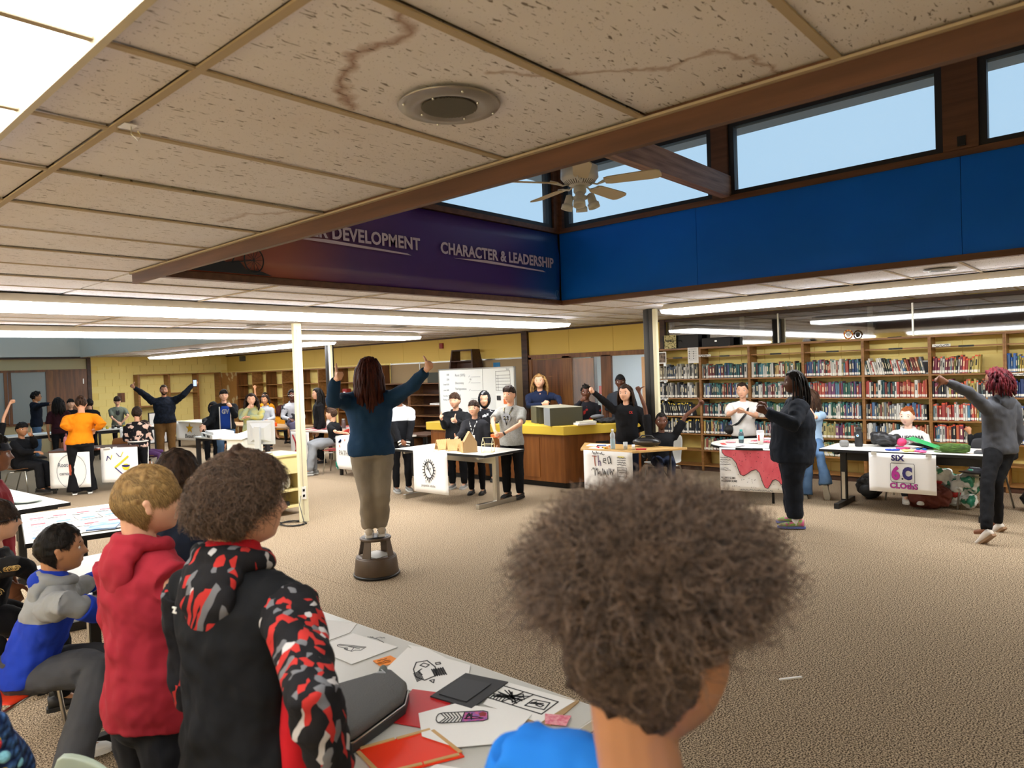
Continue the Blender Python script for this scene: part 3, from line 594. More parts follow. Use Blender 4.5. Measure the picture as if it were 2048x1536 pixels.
# ================================================================ BOOKSHELVES and BOOKS
SF, SB = 11.27, 11.56
ys_ = [-1.22+.867*i for i in range(10)]; ys_[-1] = 6.60
SZ = [.10, .36, .64, .94, 1.26, 1.59, 1.97]
BAYN = {8: 'first bay beside the black post', 7: 'second bay from the black post', 6: 'third bay, behind the girl in white tee', 5: 'fourth bay, behind the braided person', 4: 'fifth bay, left of the seated white hoodie', 3: 'sixth bay, behind the seated white hoodie', 2: 'seventh bay, behind the red-haired person', 1: 'last bay at the right edge', 0: 'bay outside the frame'}
units = {}
for i in range(9):
    y0, y1 = ys_[i], ys_[i+1]; o = thing('bookshelf', 'tall oak bookcase, '+BAYN[i], 'bookshelf', (0, 0, 0), 0, 'tall oak bookcases along the right wall'); units[i] = o
    for a in (y0, y1-.02): MB().box(SF, a+.001, 0, SB, a+.019, 2.13).build('side_panel', SHELFW, o)
    for z in SZ[:-1]: MB().box(SF+.005, y0+.02, z-.022, SB, y1-.02, z).build('shelf', SHELFW, o)
    MB().box(SF+.04, y0+.02, SZ[-1]-.018, SB-.1, y1-.02, SZ[-1]).build('shelf', SHELFW, o)
    MB().box(SF, y0+.02, 2.10, SB, y1-.02, 2.13).build('top_board', SHELFW, o); MB().box(SF+.03, y0+.02, 0, SF+.05, y1-.02, .078).build('kick_board', DKWOOD, o)
    ym = (y0+y1)/2; MB().box(SF+.036, ym-.09, SZ[-1]-.021, SF+.045, ym+.09, SZ[-1]+.004).box(SF-.004, ym-.09, 2.125, SF+.03, ym+.09, 2.134).build('label_holder', BLACKM, o)
# palettes per bay, in image order (first bay = index 8)
P_ = lambda s: [srgb(x) for x in s.split()]
PAL = {8: P_('e8e6e0 d8d4c8 3a3c44 222228 b8b4a8 50607a c8c0b0 888478 e4e0d8 3c4658 a89878'), 7: P_('2a4a52 e8e4da 1e5a60 303844 7a2a2c d8c888 2c7478 c8d0c8 4c5c9a a0442c 3c3c40 e0b840'),
       6: P_('1f6a68 e4e0d4 23404c 8a3434 d8b060 5098a8 2a2c34 c8a0a8 f0eee4 38507c 6a8a50'), 5: P_('2a6a5c e8e4d8 2a4a80 9a3a30 383838 d0c070 5c88a8 884878 ece8e0 c84a30'), 4: P_('e8e4d8 2a2a30 2c6068 c8b890 8c3028 4878a8 d06a34 f0ece0 3a4a3c d03a2c 8a8f94'),
       3: P_('e06a2c e8e4da b03028 2a2c34 d8c050 4088b0 c8c4b8 e84a34 7a9aa0 f0ede4 8a2848'), 2: P_('2a5aa8 d8b838 303034 e4e0d4 3c7ac0 8c3c34 d0a878 1c3c78 5c9050 f0ece2'), 1: P_('3a5a6a c8c0b0 8a3040 2c3038 e0dccf 4a7a58 d8a850'), 0: P_('3a5a6a c8c0b0')}
CNAME = ['black', 'white', 'grey', 'red', 'orange', 'yellow', 'green', 'teal', 'blue', 'purple', 'pink', 'tan']
def cname(c):
    import colorsys
    r, g, b = [x**(1/2.2) for x in c]; h, s, v = colorsys.rgb_to_hsv(r, g, b)
    if v < .30: return 'black'
    if s < .16: return 'white' if v > .8 else 'grey'
    h *= 360
    if h < 14 or h > 340: return 'red'
    if h < 38: return 'tan' if s < .5 else 'orange'
    if h < 68: return 'pale yellow' if s < .4 else 'yellow'
    if h < 160: return 'green'
    if h < 200: return 'teal'
    if h < 255: return 'blue'
    return 'purple' if h < 310 else 'pink'
CAP = {8: None, 7: 'teal', 6: 'teal', 5: 'teal', 4: None, 3: 'orange', 2: 'blue', 1: None, 0: None}
CAPC = {'teal': srgb('1f6a60'), 'orange': srgb('d05028'), 'blue': srgb('1d50a8'), 'yellow': srgb('e0c030')}
def bookmat(c):
    k = 'cover_%02x%02x%02x' % tuple(int(min(x, 1)**(1/2.2)*255) for x in c)
    g_ = sum(c)/3; return mat(k, tuple((x*.8+g_*.2)*.82 for x in c), .5)
LABM = mat('spine_label', srgb('ebe7dc'), .7)
books = []
NTH = ['first', 'second', 'third', 'fourth', 'fifth', 'sixth', 'seventh', 'eighth', 'ninth', 'tenth', 'eleventh', 'twelfth', 'thirteenth', 'fourteenth', 'fifteenth', 'sixteenth', 'seventeenth', 'eighteenth', 'nineteenth', 'twentieth', 'twenty-first', 'twenty-second', 'twenty-third', 'twenty-fourth', 'twenty-fifth', 'twenty-sixth', 'twenty-seventh', 'twenty-eighth', 'twenty-ninth', 'thirtieth', 'thirty-first', 'thirty-second', 'thirty-third', 'thirty-fourth', 'thirty-fifth', 'thirty-sixth', 'thirty-seventh', 'thirty-eighth', 'thirty-ninth', 'fortieth']
SN = {5: 'top row', 4: 'second row', 3: 'third row', 2: 'fourth row', 1: 'fifth row', 0: 'bottom row'}
rb = random.Random(11)
for i in range(9):
    for s in range(5, -1, -1):
        z = SZ[s]; y1 = ys_[i+1]-.022; y0 = ys_[i]+.022
        if i == 0 or s == 0: continue          # bottom shelf stands empty
        if i == 8 and s == 1: y0 = y1-.30
        if i == 3 and s == 5: y0 += .24
        if i == 3 and s == 2: y0 = y1-.42
        if i == 3 and s == 1: continue
        if i == 8 and s == 3: y0 += .14
        if i == 8 and s == 4: y0 += .04
        if i == 2 and s == 1: continue
        y = y1; lean = .0; n = 0
        slant = {(8, 3): -.16, (4, 5): -.2, (3, 5): .06, (1, 4): -.25, (4, 1): -.3, (5, 1): -.25, (7, 1): .05}.get((i, s), 0)
        run = [rb.choice(PAL[i]) for _ in range(5)]
        while y > y0+.04:
            t = rb.uniform(.016, .034) if rb.random() < .85 else rb.uniform(.034, .05)
            h = min(rb.uniform(.195, .255), (SZ[s+1]-z-.05))
            if i == 8: h = min(rb.uniform(.2, .27), SZ[s+1]-z-.045)
            if rb.random() < .25: run = [rb.choice(PAL[i]) for _ in range(4)]
            c = rb.choice(run)
            if i == 2 and s == 3: c = rb.choice(P_('18181c 1c2434 20202a f0ece0'))
            if i == 8 and s in (2, 3): c = rb.choice(P_('1c1c20 24262a 2c2c30 e8e4d8 3a4456'))
            if i == 5 and s == 4 and rb.random() < .0: pass
            if i == 4 and s == 4 and y < y0+.35: c = rb.choice(P_('d0402c e8e4d8 e06a2c c03024'))
            cap = CAP[i] if rb.random() < .7 else None
            if i == 8 and s in (2, 3) and rb.random() < .6: cap = 'yellow'
            dx = rb.uniform(0, .03); sl = slant*(1+.3*rb.random()) if slant else (rb.uniform(-.04, .04) if rb.random() < .15 else 0)
            n += 1; books.append((i, s, n, y-t/2, t-.0015, h*(math.cos(sl)), dx, z, c, cap, sl, rb.random()))
            y -= t/math.cos(sl)+.0006
# nearest 300 are books of their own, the rest one mass
books.sort(key=lambda q: (q[3]+.0)**2 + 0*(q[2]))
WH = bookmat((.8, .78, .72))
bookcache = {}
def bookmb(b, t, h, cap, hasl, M=None):
    # simple book: cover block with rounded spine facing -x, page block, label, cap band
    d = .16
    v = MB(); ht = t/2
    v.add([(0, -ht*.55, 0), (0, ht*.55, 0), (.008, ht, 0), (d, ht, 0), (d, -ht, 0), (.008, -ht, 0), (0, -ht*.55, h), (0, ht*.55, h), (.008, ht, h), (d, ht, h), (d, -ht, h), (.008, -ht, h)],
          [(5,4,3,2,1,0), (6,7,8,9,10,11), (0,1,7,6), (1,2,8,7), (2,3,9,8), (3,4,10,9), (4,5,11,10), (5,0,6,11)])
    return v
rest = {}
vis = [q for q in books if True]
def seen(q):
    p = Vector((SF, q[3], q[7]+.1-1.86)); d = p.dot(_f); return d > 0 and abs(1422.67*p.dot(_r2)/d) < 1024
ins = [q for q in vis if seen(q)]; ins.sort(key=lambda q: q[3])
IND = set(id(q) for q in ins[:298])
bandm = {k: mat('band_'+k, v, .5) for k, v in CAPC.items()}
TITLE = mat('spine_title', srgb('e8dcb4'), .6)
for q in books:
    i, s, n, y, t, h, dx, z, c, cap, sl, u = q
    x = SF+.02+dx
    R = Matrix.Translation((x, y, z+abs(math.sin(sl))*t*.5+.001)) @ Matrix.Rotation(sl, 4, 'X')
    if id(q) in IND:
        o = tag(put('book', bookmb(MB(), t, h, cap, 1).mesh('book', bookmat(c))), '%s-spined library book, %s from the left on the %s of the %s' % (cname(c), NTH[min(n, 40)-1], SN[s], BAYN[i].split(',')[0]), 'book', 'library books on the right-hand bookcases')
        o.matrix_world = R
        MB().box(-.0012, -t*.44, .012, .002, t*.44, .045).build('spine_label', LABM, o)
        if cap: MB().box(-.0012, -t*.44, h-.022, .002, t*.44, h-.002).build('band', bandm[cap], o)
        if u > .4: MB().box(-.0011, -t*.18, h*.42, .002, t*.18, h*.75).build('spine_title', TITLE if sum(c) < 1.2 else INK, o)
    else:
        k = cname(c)
        M_ = bookmat(c); r_ = rest.setdefault('all', (MB(), [])); mb, ml = r_
        for mm in (M_, LABM, bandm.get(cap, LABM), TITLE, INK):
            if mm not in ml: ml.append(mm)
        def addx(src, mm):
            src.xf(R); mb.add(src.v, src.f, ml.index(mm))
        addx(bookmb(MB(), t, h, cap, 1), M_); addx(MB().box(-.0012, -t*.44, .012, .002, t*.44, .045), LABM)
        if cap: addx(MB().box(-.0012, -t*.44, h-.022, .002, t*.44, h-.002), bandm[cap])
        if u > .4: addx(MB().box(-.0011, -t*.18, h*.42, .002, t*.18, h*.75), TITLE if sum(c) < 1.2 else INK)
for k, (mb, ml) in rest.items():
    tag(mb.build('books', ml), 'rows of library books filling the bookcases left of the seated white hoodie', 'books', 'library books on the right-hand bookcases', 'stuff')
# odds and ends on the shelves
def sheet(name, label, x, y, z, w, h, m, cat='notice', rz=0, tilt=0):
    o = thing(name, label, cat, (x, y, z), rz); MB().box(-.002, -w/2, 0, 0, w/2, h).build('sheet', m, o); return o
def signs(name, lab, y, z):
    o = sheet(name, lab, SF-.004, y, z, .22, .035, WHITE, 'sign'); 
    ink('printing', [scribble(.02, .008, .2, .026, 24, int(y*100), .8)], .005, INK, o, plane_M((-.003, .11, 0), (0, -1, 0), (0, 0, 1)))
signs('shelf_sign', 'small white section sign at the top of the second bay', 5.62, 1.965); signs('shelf_sign', 'small white section sign at the top of the seventh bay', 2.1, 1.965)
signs('shelf_sign', 'small white section sign beside the red-haired head', 1.25, 1.545); signs('shelf_sign', 'small white section sign under the first row near the black post', 6.45, 1.545); signs('shelf_sign', 'small white section sign under the second row near the black post', 6.45, 1.225)
o = sheet('printed_list', 'white printed list taped to the side of the first bay', SF-.012, 5.83, 1.86, .2, .27, PAPER)
ink('printing', [[(.03, .25-.018*k), (.17, .25-.018*k)] for k in range(12)], .003, GI, o, plane_M((-.003, .1, 0), (0, -1, 0), (0, 0, 1))); ink('bullets', [[(.025+.08*(k % 2), .2-.03*(k//2)), (.035+.08*(k % 2), .2-.03*(k//2))] for k in range(10)], .012, INK, o, plane_M((-.003, .1, 0), (0, -1, 0), (0, 0, 1)))
o = sheet('animal_photo', 'small framed photo of an animal face beside the black post', SF-.012, 6.45, 1.87, .2, .21, PAPER, 'picture')
MB().box(-.005, -.085, .02, -.003, .085, .19).build('print', mat('fur_print', srgb('8a7868'), .7, noise=(18, srgb('3a2c24'), .4, .6, O1)), o)
o = thing('word_sign', 'cream word-art sign reading WORLD on top of the first bay', 'sign', (SF+.05, 6.30, 2.132)); MB().box(0, -.115, 0, .015, .115, .24).build('board', mat('cream_print', srgb('cfc48e'), .7, noise=(40, srgb('6a6034'), .52, .56, O1)), o)
text('lettering', 'WORLD', .05, INK, o, plane_M((-.002, .085, .12), (0, -1, 0), (0, 0, 1)), .9, .001, .002)
o = thing('storage_case', 'black case behind the word-art sign on the first bay', 'box', (SF+.17, 6.2, 2.132)); MB().box(-.07, -.42, 0, .07, .28, .23).build('case', mat('black_case', srgb('17161a'), .6), o, bevel=.01); MB().tube([(-.075, .0, .1), (-.09, .0, .13), (-.09, -.1, .13), (-.075, -.1, .1)], .006, 6).build('handle', BLACKM, o)
o = thing('storage_case', 'low black case right of the word-art sign', 'box', (SF+.15, 5.45, 2.132)); MB().box(-.07, -.26, 0, .07, .26, .15).build('case', mat('black_case'), o, bevel=.01); MB().box(-.072, -.02, .08, -.07, .02, .1).build('latch', CHROME, o)
sk = thing('candy_skull', 'little flower-covered skull ornament on top of the bookcases', 'ornament', (SF+.1, 3.33, 2.132))
MB().ball((0, 0, .075), (.03, .035, .04)).build('face', WHITE, sk, True); MB().ball((-.028, .013, .08), .007).ball((-.028, -.013, .08), .007).build('eyes', INK, sk)
for k in range(18):
    a = k*2*math.pi/18; hx = srgb(('e0b040', 'd06030', 'e8c860', 'a84030')[k % 4]); MB().ball((-.01, .058*math.cos(a), .075+.062*math.sin(a)), (.012, .014, .014), 6, 4).build('flower', mat('flower%d' % (k % 4), hx), sk)
for yy, lab, z0, rr, cc in ((3.98, 'frosted tinsel bunch on top of the bookcases', 2.132, .07, 'c8c8cc'), (3.62, 'pale red paper pompom hanging inside the dark window', 2.40, .10, '6a4c4c'), (1.85, 'white paper snowflake ball hanging inside the dark window', 2.42, .10, '9a9a92')):
    tg = thing('paper_decoration', lab, 'decoration', (XR-.12 if z0 < 2.2 else XR+.2, yy, z0)); b_ = MB(); r3 = random.Random(int(yy*9))
    for k in range(120):
        d = Vector((r3.gauss(0, 1), r3.gauss(0, 1), r3.gauss(0, 1) if z0 > 2.2 else abs(r3.gauss(0, .6)))).normalized(); b_.bar(d*rr*.2+Vector((0, 0, .0)), d*rr*r3.uniform(.8, 1.1)*(1 if z0 > 2.2 else .95), .008, .002)
    tag(b_.build('tufts', mat('deco_'+cc, srgb(cc), .6), tg), kind='stuff')
o = thing('display_book', 'grey book with a dark photo facing out beside the top-row gap', 'book', (SF+.06, 2.38, SZ[5]+.001)); MB().box(0, -.11, 0, .02, .12, .19).build('cover', mat('grey_cover', srgb('b4b6b4')), o); MB().box(-.002, -.10, .02, 0, .0, .17).build('photo', INK, o)
# ================================================================ CUBBIES and far shelf
cub = thing('cubby_wall', 'long oak cubby shelving with yellow backs along the far wall', 'shelving', (0, 0, 0))
cols = [21.81, 20.85, 20.01, 19.09, 18.15, 17.21, 16.3, 15.41, 14.5]
CX0, CX1 = 11.2, 11.54
for k, y in enumerate(cols): MB().box(CX0, y-.02, 0, CX1, y+.02, 2.09).build('divider', SHELFW if k % 2 else OAKD, cub)
for k in range(len(cols)-1):
    MB().box(CX0, cols[k+1]+.02, 2.06, CX1, cols[k]-.02, 2.09).build('top_board', SHELFW, cub)
    for z in ((.1, .5, .9, 1.27, 1.68) if k % 2 == 0 else (.1, .55, 1.03, 1.35, 1.74)): MB().box(CX0+.005, cols[k+1]+.02, z-.02, CX1, cols[k]-.02, z).build('shelf', SHELFW, cub)
    pass
ep = thing('end_panel', 'oak end panel with peeled veneer beside the far corner', 'panel', (0, 0, 0)); MB().box(11.18, 21.85, 0, 11.54, 22.85, 2.1).build('panel', mat('panel_oak', srgb('9a6c36'), .5, noise=(2.2, srgb('c4ae84'), .52, .56, (1, 2, 2)), grain='world'), ep)
fu = thing('far_shelf_unit', 'large open oak shelf unit behind the man in plaid', 'shelving', (0, 0, 0))
for x in (8.6, 9.5, 10.4, 11.14): MB().box(x-.03, 22.85, 0, x+.03, YF-.01, 2.12).build('upright', SHELFW, fu)
MB().box(8.6, 22.85, 2.09, 11.17, YF-.01, 2.12).build('top_board', SHELFW, fu)
for a, c, z in ((8.63, 9.47, .12), (9.53, 10.37, .12), (10.43, 11.11, .12), (9.53, 10.37, 1.52), (8.63, 9.47, 1.15)): MB().box(a, 22.86, z-.03, c, YF-.01, z).build('shelf', SHELFW, fu)
sheet('framed_print', 'small framed print on the far yellow wall left of the shelf unit', 8.2, YF-.03, 1.3, .02, .2, INK, 'picture', 0)
o = bpy.data.objects['framed_print']; MB().box(-.1, .0, 0, .1, .02, .28).build('frame', OAKD, o)
pi = thing('leaning_picture', 'framed picture leaning against the far shelf unit', 'picture', (9.0, 22.6, 0)); MB().box(-.27, 0, 0, .27, .03, .95).build('frame', BLACKM, pi); MB().box(-.24, -.004, .03, .24, 0, .92).build('print', PAPER, pi); MB().box(-.05, -.008, .15, .16, -.004, .75).build('image', mat('print_image', srgb('555a60'), noise=(9, srgb('20242a'), .4, .6, O1)), pi)
# ================================================================ CIRCULATION DESK
dk = thing('circulation_desk', 'oak circulation desk with a thick mustard-yellow top', 'desk', (0, 0, 0))
A0, A1, A2 = (8.62, 6.66), (9.30, 5.98), (8.75, 9.6)
body = [(8.62, 6.66), (9.32, 6.22), (10.1, 6.22), (10.1, 6.9), (9.35, 7.1), (9.35, 9.7), (8.62, 9.7)]
DKO = mat('desk_oak', srgb('8a5424'), .4, noise=(3, srgb('6c3c14'), .3, .7, (5, 5, .5)), grain='world')
MB().prism(body, .09, .83).build('body', DKO, dk)
kb = [(x+(.06 if x < 9 else -.06), y+(.04 if y < 7 else -.05)) for x, y in body]; MB().prism(kb, 0, .09).build('kick_base', BLACKM, dk)
tp = [(8.56, 6.62), (9.30, 6.14), (10.16, 6.14), (10.16, 6.96), (9.42, 7.14), (9.42, 9.76), (8.56, 9.76)]; MB().prism(tp, .83, .97).build('top', YELL, dk, bevel=.008)
pb = MB(); 
for a, c in (((8.615, 8.4), (8.615, 9.6)), ((8.615, 7.15), (8.615, 8.35))): pb.box(8.608, a[1], .15, 8.62, c[1], .78)
pb.build('front_panel', DKO, dk)
v0 = Vector((8.62, 6.66, 0)); v1 = Vector((9.32, 6.22, 0)); dv = (v1-v0).normalized(); nv = Vector((dv.y, -dv.x, 0)); c0 = v0+dv*.52
MB().bar(c0+nv*.0+Vector((0, 0, .64)), c0+dv*.22+Vector((0, 0, .64)), .02, .13).build('return_slot', BLACKM, dk)
bx = thing('divider_box', 'open olive cardboard box with compartments standing on the desk', 'box', (9.0, 7.15, 0.972), -.55)
CB = mat('olive_card', srgb('4a4836'), .8); CBL = mat('grey_card', srgb('7a7e80'), .8)
MB().box(-.24, -.5, .27, .3, .42, .275).build('top_sheet', mat('card_top', srgb('8a8674')), bx)
for k, y in enumerate((-.5, -.22, .02, .12, .38)): MB().box(-.24, y, 0, .3, y+.008, .27).build('divider', CB, bx)
MB().box(.29, -.5, 0, .3, .42, .27).build('back_panel', CB, bx); MB().box(-.245, -.5, 0, -.24, -.22, .27).build('front_flap', CBL, bx); MB().box(-.245, .14, 0, -.24, .42, .27).build('front_flap', CB, bx)
o = thing('binder', 'cream binders stacked on the near corner of the desk', 'binder', (8.98, 6.55, 0.972), -.6); MB().box(-.16, -.2, 0, .14, .2, .03).build('binder_cover', PAPER, o); MB().box(-.12, -.16, .03, .16, .16, .05).build('binder_pages', mat('page_edge', srgb('d8d2c0')), o)
o = thing('dark_jacket', 'dark folded jacket with red trim on the desk corner', 'jacket', (9.45, 6.45, 0.972), .2)
b_ = MB(); 
for k in range(9): b_.ball((rnd.uniform(-.2, .2), rnd.uniform(-.15, .15), .035), (rnd.uniform(.08, .14), rnd.uniform(.08, .12), .035), 10, 6)
b_.build('cloth', mat('dark_jacket', srgb('17171b'), .8), o, True)
MB().ball((-.05, .12, .09), (.17, .1, .035), 14, 8).build('grey_hood', mat('grey_cloth', srgb('6c6c70'), .9), o, True)
# ================================================================ generic furniture
def t_table(name, label, x0, y0, x1, y1, h=.74, top=None, rot=None, long='y', edge=None, legs=True, base_m=None, group=None):
    """folding/computer table with T feet: top, rails, 2 T legs (column + foot)"""
    cx, cy = (x0+x1)/2, (y0+y1)/2; w, l = abs(x1-x0)/2, abs(y1-y0)/2
    o = thing(name, label, 'table', (cx, cy, 0), rot or 0, group); bmn = base_m or BLACKM
    MB().box(-w, -l, h-.028, w, l, h).build('tabletop', top or mat('white_laminate', srgb('dcdad2'), .35), o, bevel=.003)
    e = MB(); t = .004
    e.box(-w-t, -l-t, h-.034, -w, l+t, h-.002); e.box(w, -l-t, h-.034, w+t, l+t, h-.002); e.box(-w, -l-t, h-.034, w, -l, h-.002); e.box(-w, l, h-.034, w, l+t, h-.002)
    e.build('edge_band', edge or BLACKM, o)
    if legs:
        for s in (-1, 1):
            if long == 'y':
                y = s*(l-.18); g = MB().box(-.03, y-.035, .06, .03, y+.035, h-.03)
                g.build('leg', bmn, o); MB().box(-w+.02, y-.03, .0, w-.02, y+.03, .065).build('foot', bmn, o, bevel=.005); MB().box(-w+.05, y-.02, h-.07, w-.05, y+.02, h-.03).build('bracket', bmn, o)
                MB().box(-.035, y-.02, .08, -.030, y+.02, .42).build('slot_plate', CHROME, o)
            else:
                x = s*(w-.18); MB().box(x-.035, -.03, .06, x+.035, .03, h-.03).build('leg', bmn, o); MB().box(x-.03, -l+.02, 0, x+.03, l-.02, .065).build('foot', bmn, o, bevel=.005); MB().box(x-.02, -l+.05, h-.07, x+.02, l-.05, h-.03).build('bracket', bmn, o)
        if long == 'y': MB().box(-.012, -l+.2, h-.17, .012, l-.2, h-.07).build('rail', bmn, o)
        else: MB().box(-w+.2, -.012, h-.17, w-.2, .012, h-.07).build('rail', bmn, o)
    return o
def four_leg(name, label, x0, y0, x1, y1, h, top, legm, rot=0, lw=.05, th=.03, group=None):
    cx, cy = (x0+x1)/2, (y0+y1)/2; w, l = (x1-x0)/2, (y1-y0)/2
    o = thing(name, label, 'table', (cx, cy, 0), rot, group)
    MB().box(-w, -l, h-th, w, l, h).build('tabletop', top, o, bevel=.004)
    for sx in (-1, 1):
        for sy in (-1, 1): MB().box(sx*(w-.06)-lw/2, sy*(l-.06)-lw/2, 0, sx*(w-.06)+lw/2, sy*(l-.06)+lw/2, h-th).build('leg', legm, o)
    MB().box(-w+.06, -l+.05, h-th-.08, w-.06, -l+.065, h-th).box(-w+.06, l-.065, h-th-.08, w-.06, l-.05, h-th).build('apron', legm, o)
    return o
def chair(label, x, y, rz, shell, seat_z=.44, cat='chair', group=None, name='school_chair'):
    """moulded school chair on a chrome tube frame, facing local -x"""
    o = thing(name, label, cat, (x, y, 0), rz, group)
    v = []; N, Mx = 9, 7
    prof = [(-.21, 0.0), (-.18, .012), (-.08, -.005), (.05, -.012), (.15, .0), (.19, .035), (.205, .12), (.225, .26), (.25, .40)]
    for i, (px, pz) in enumerate(prof):
        for j in range(Mx):
            t = (j/(Mx-1)*2-1); w = .21 if i < 5 else (.19 if i < 7 else .205-.02*(i == 8)); c = .012*t*t; 
            v.append((px-(0 if i < 5 else .03*t*t), t*w, seat_z+pz+(c if i < 6 else 0)-(.012*t*t if i == 8 else 0)))
    b_ = MB(); b_.v = v; b_.f = [(i*Mx+j, i*Mx+j+1, (i+1)*Mx+j+1, (i+1)*Mx+j) for i in range(N-1) for j in range(Mx-1)]; b_.m = [0]*len(b_.f)
    s = b_.build('seat_shell', shell, o, True); m = s.modifiers.new('t', 'SOLIDIFY'); m.thickness = .012; m = s.modifiers.new('s', 'SUBSURF'); m.levels = 1; m.render_levels = 1
    for sy in (-1, 1):
        MB().tube([(-.2, sy*.22, .012), (-.16, sy*.19, seat_z-.03), (.1, sy*.17, seat_z-.03)], .011, 8).build('leg', CHROME, o, True)
        MB().tube([(.25, sy*.23, .012), (.12, sy*.19, seat_z-.04), (.0, sy*.17, seat_z-.03)], .011, 8).build('leg', CHROME, o, True)
    MB().tube([(-.14, -.18, seat_z-.035), (-.14, .18, seat_z-.035)], .009, 6).tube([(.1, -.18, seat_z-.035), (.1, .18, seat_z-.035)], .009, 6).build('cross_bar', CHROME, o, True)
    return o
def poster(label, org, xdir, ydir, w, h, m=PAPER, name='poster', cat='poster', droop=0):
    """thin sheet hanging from a table edge; local u right, v up from its lower-left corner"""
    o = thing(name, label, cat); o.matrix_world = plane_M(org, xdir, ydir)
    b_ = MB(); N = 8
    for i in range(N+1):
        for j in range(N+1):
            u = i/N; v = j/N; b_.v.append((u*w, v*h, .004*math.sin(u*5+v*3)*(1-v)))
    b_.f = [(i*(N+1)+j, (i+1)*(N+1)+j, (i+1)*(N+1)+j+1, i*(N+1)+j+1) for i in range(N) for j in range(N)]; b_.m = [0]*len(b_.f)
    s = b_.build('sheet', m, o, True); q = s.modifiers.new('t', 'SOLIDIFY'); q.thickness = .003; return o
I4 = Matrix.Translation((0, 0, .009))
def hand(o, s, u, v, size, m=INK, sx=1.0, bold=.001, name='lettering', shear=0): return text(name, s, size, m, o, I4 @ Matrix.Translation((u, v, 0)), sx, .0006, bold, shear)
# ================================================================ TABLES and what is on them
LAM = mat('white_laminate', srgb('dcdad2'), .35); BROWNL = mat('brown_laminate', srgb('5a3422'), .4); WOODL = mat('honey_laminate', srgb('cfa86a'), .35, noise=(2, srgb('b98f50'), .35, .7, (6, .8, 6)), grain='world')
def things_box(name, label, cat, x0, y0, z0, x1, y1, z1, m, rz=0, part='body', bevel=0, group=None):
    o = thing(name, label, cat, ((x0+x1)/2, (y0+y1)/2, z0), rz, group); w, l = (x1-x0)/2, (y1-y0)/2
    MB().box(-w, -l, 0, w, l, z1-z0).build(part, m, o, bevel=bevel); return o
def flat(name, label, cat, pts, z, m=PAPER, th=.0012, group=None, curl=0):
    """a thin sheet lying on a table, given by its corner polygon"""
    cx = sum(p[0] for p in pts)/len(pts); cy = sum(p[1] for p in pts)/len(pts); o = thing(name, label, cat, (cx, cy, z), 0, group)
    s = MB().prism([(p[0]-cx, p[1]-cy) for p in pts], 0, th).build('sheet', m, o); return o
def on(o, p0, p1):
    """frame on a lying sheet: origin p0, u axis towards p1"""
    l = o.location; u = Vector((p1[0]-p0[0], p1[1]-p0[1], 0)).normalized(); v = Vector((-u.y, u.x, 0))
    M = Matrix((u, v, Vector((0, 0, 1)))).transposed().to_4x4(); M.translation = (p0[0]-l.x, p0[1]-l.y, .0016); return M
def zig(cx, cy, w, h, n, seed): 
    r = random.Random(seed); return [(cx+(r.random()-.5)*w, cy+(r.random()-.5)*h) for _ in range(n)]
# --- 1 craft-stick table
t_table('folding_table', 'white table with stick houses and a gear poster, on silver T feet', 6.73, 6.54, 7.53, 8.42, base_m=CHROME)
p = poster('white poster with a black gear drawing hanging from the stick-house table', (6.705, 7.95, .15), (0, -1, 0), (0, 0, 1), .72, .60)
G = []; 
for k in range(37): a = k*math.pi/18; G.append((.34+.095*math.cos(a), .33+.115*math.sin(a)))
ink('gear_drawing', [G]+[[(.34+.10*math.cos(a), .33+.12*math.sin(a)), (.34+.135*math.cos(a), .33+.155*math.sin(a))] for a in [k*math.pi/10 for k in range(20)]]+[[(.27, .42), (.40, .24)], [(.31, .43), (.33, .37)]], .012, INK, p, I4)
hand(p, 'FACT', .29, .33, .04); hand(p, 'S   M', .26, .15, .045, mat('faint_ink', srgb('9a968e'))); hand(p, 'popsicle sticks', .17, .09, .05, mat('faint_ink'))
STICK = mat('craft_stick', srgb('d8b27c'), .6, noise=(6, srgb('c09458'), .3, .7, O1)); BAG = mat('brown_paper', srgb('b09066'), .8, bump=(20, .3, O1))
def aframe(label, x, y, rz, w=.15, l=.2, h=.15):
    o = thing('stick_house', label, 'model house', (x, y, .741), rz, 'stick model houses')
    for s in (-1, 1):
        for k in range(14):
            yy = -l/2+l*k/13; MB().bar((s*w/2, yy, .005), (0, yy, h-.004*(k % 2)), .004, l/14*.94, (0, 1, 0)).build('stick', STICK, o)
    for yy in (-l/2-.006, l/2+.006):
        b_ = MB().bar((-w/2, yy, .006), (w/2, yy, .006), .005, .008).bar((-w/2*.9, yy, .01), (0, yy, h), .005, .009).bar((w/2*.9, yy, .01), (0, yy, h), .005, .009).bar((-w/4, yy, h/2), (w/4, yy, h/2), .005, .008); b_.build('gable', STICK, o)
    return o
aframe('stick A-frame house, leftmost on the gear-poster table', 7.0, 7.62, 1.25); aframe('stick A-frame house, second from the left', 6.98, 7.38, 1.1, .15, .19, .16); aframe('small stick A-frame beside the paper-bag house', 6.93, 7.16, 1.2, .12, .1, .11)
bh = thing('paper_house', 'tall brown paper house with a steep gable on the stick table', 'model house', (6.92, 7.0, .741), -.5)
for x0, x1 in ((-.10, .10),):
    pr = [(-.10, 0), (.10, 0), (.095, .14), (0, .29), (-.095, .14)]
    b_ = MB(); b_.v = [(x, -.05, z) for x, z in pr]+[(x, .05, z) for x, z in pr]; b_.f = [(0,1,2,3,4), (9,8,7,6,5)]+[(i, i+5, (i+1) % 5+5, (i+1) % 5) for i in range(5)]; b_.m = [0]*7; b_.build('walls', BAG, bh)
for k in range(9): MB().box(-.112, -.05+.0115*k, 0, -.101, -.05+.0115*k+.010, .16).build('stick', STICK, bh)
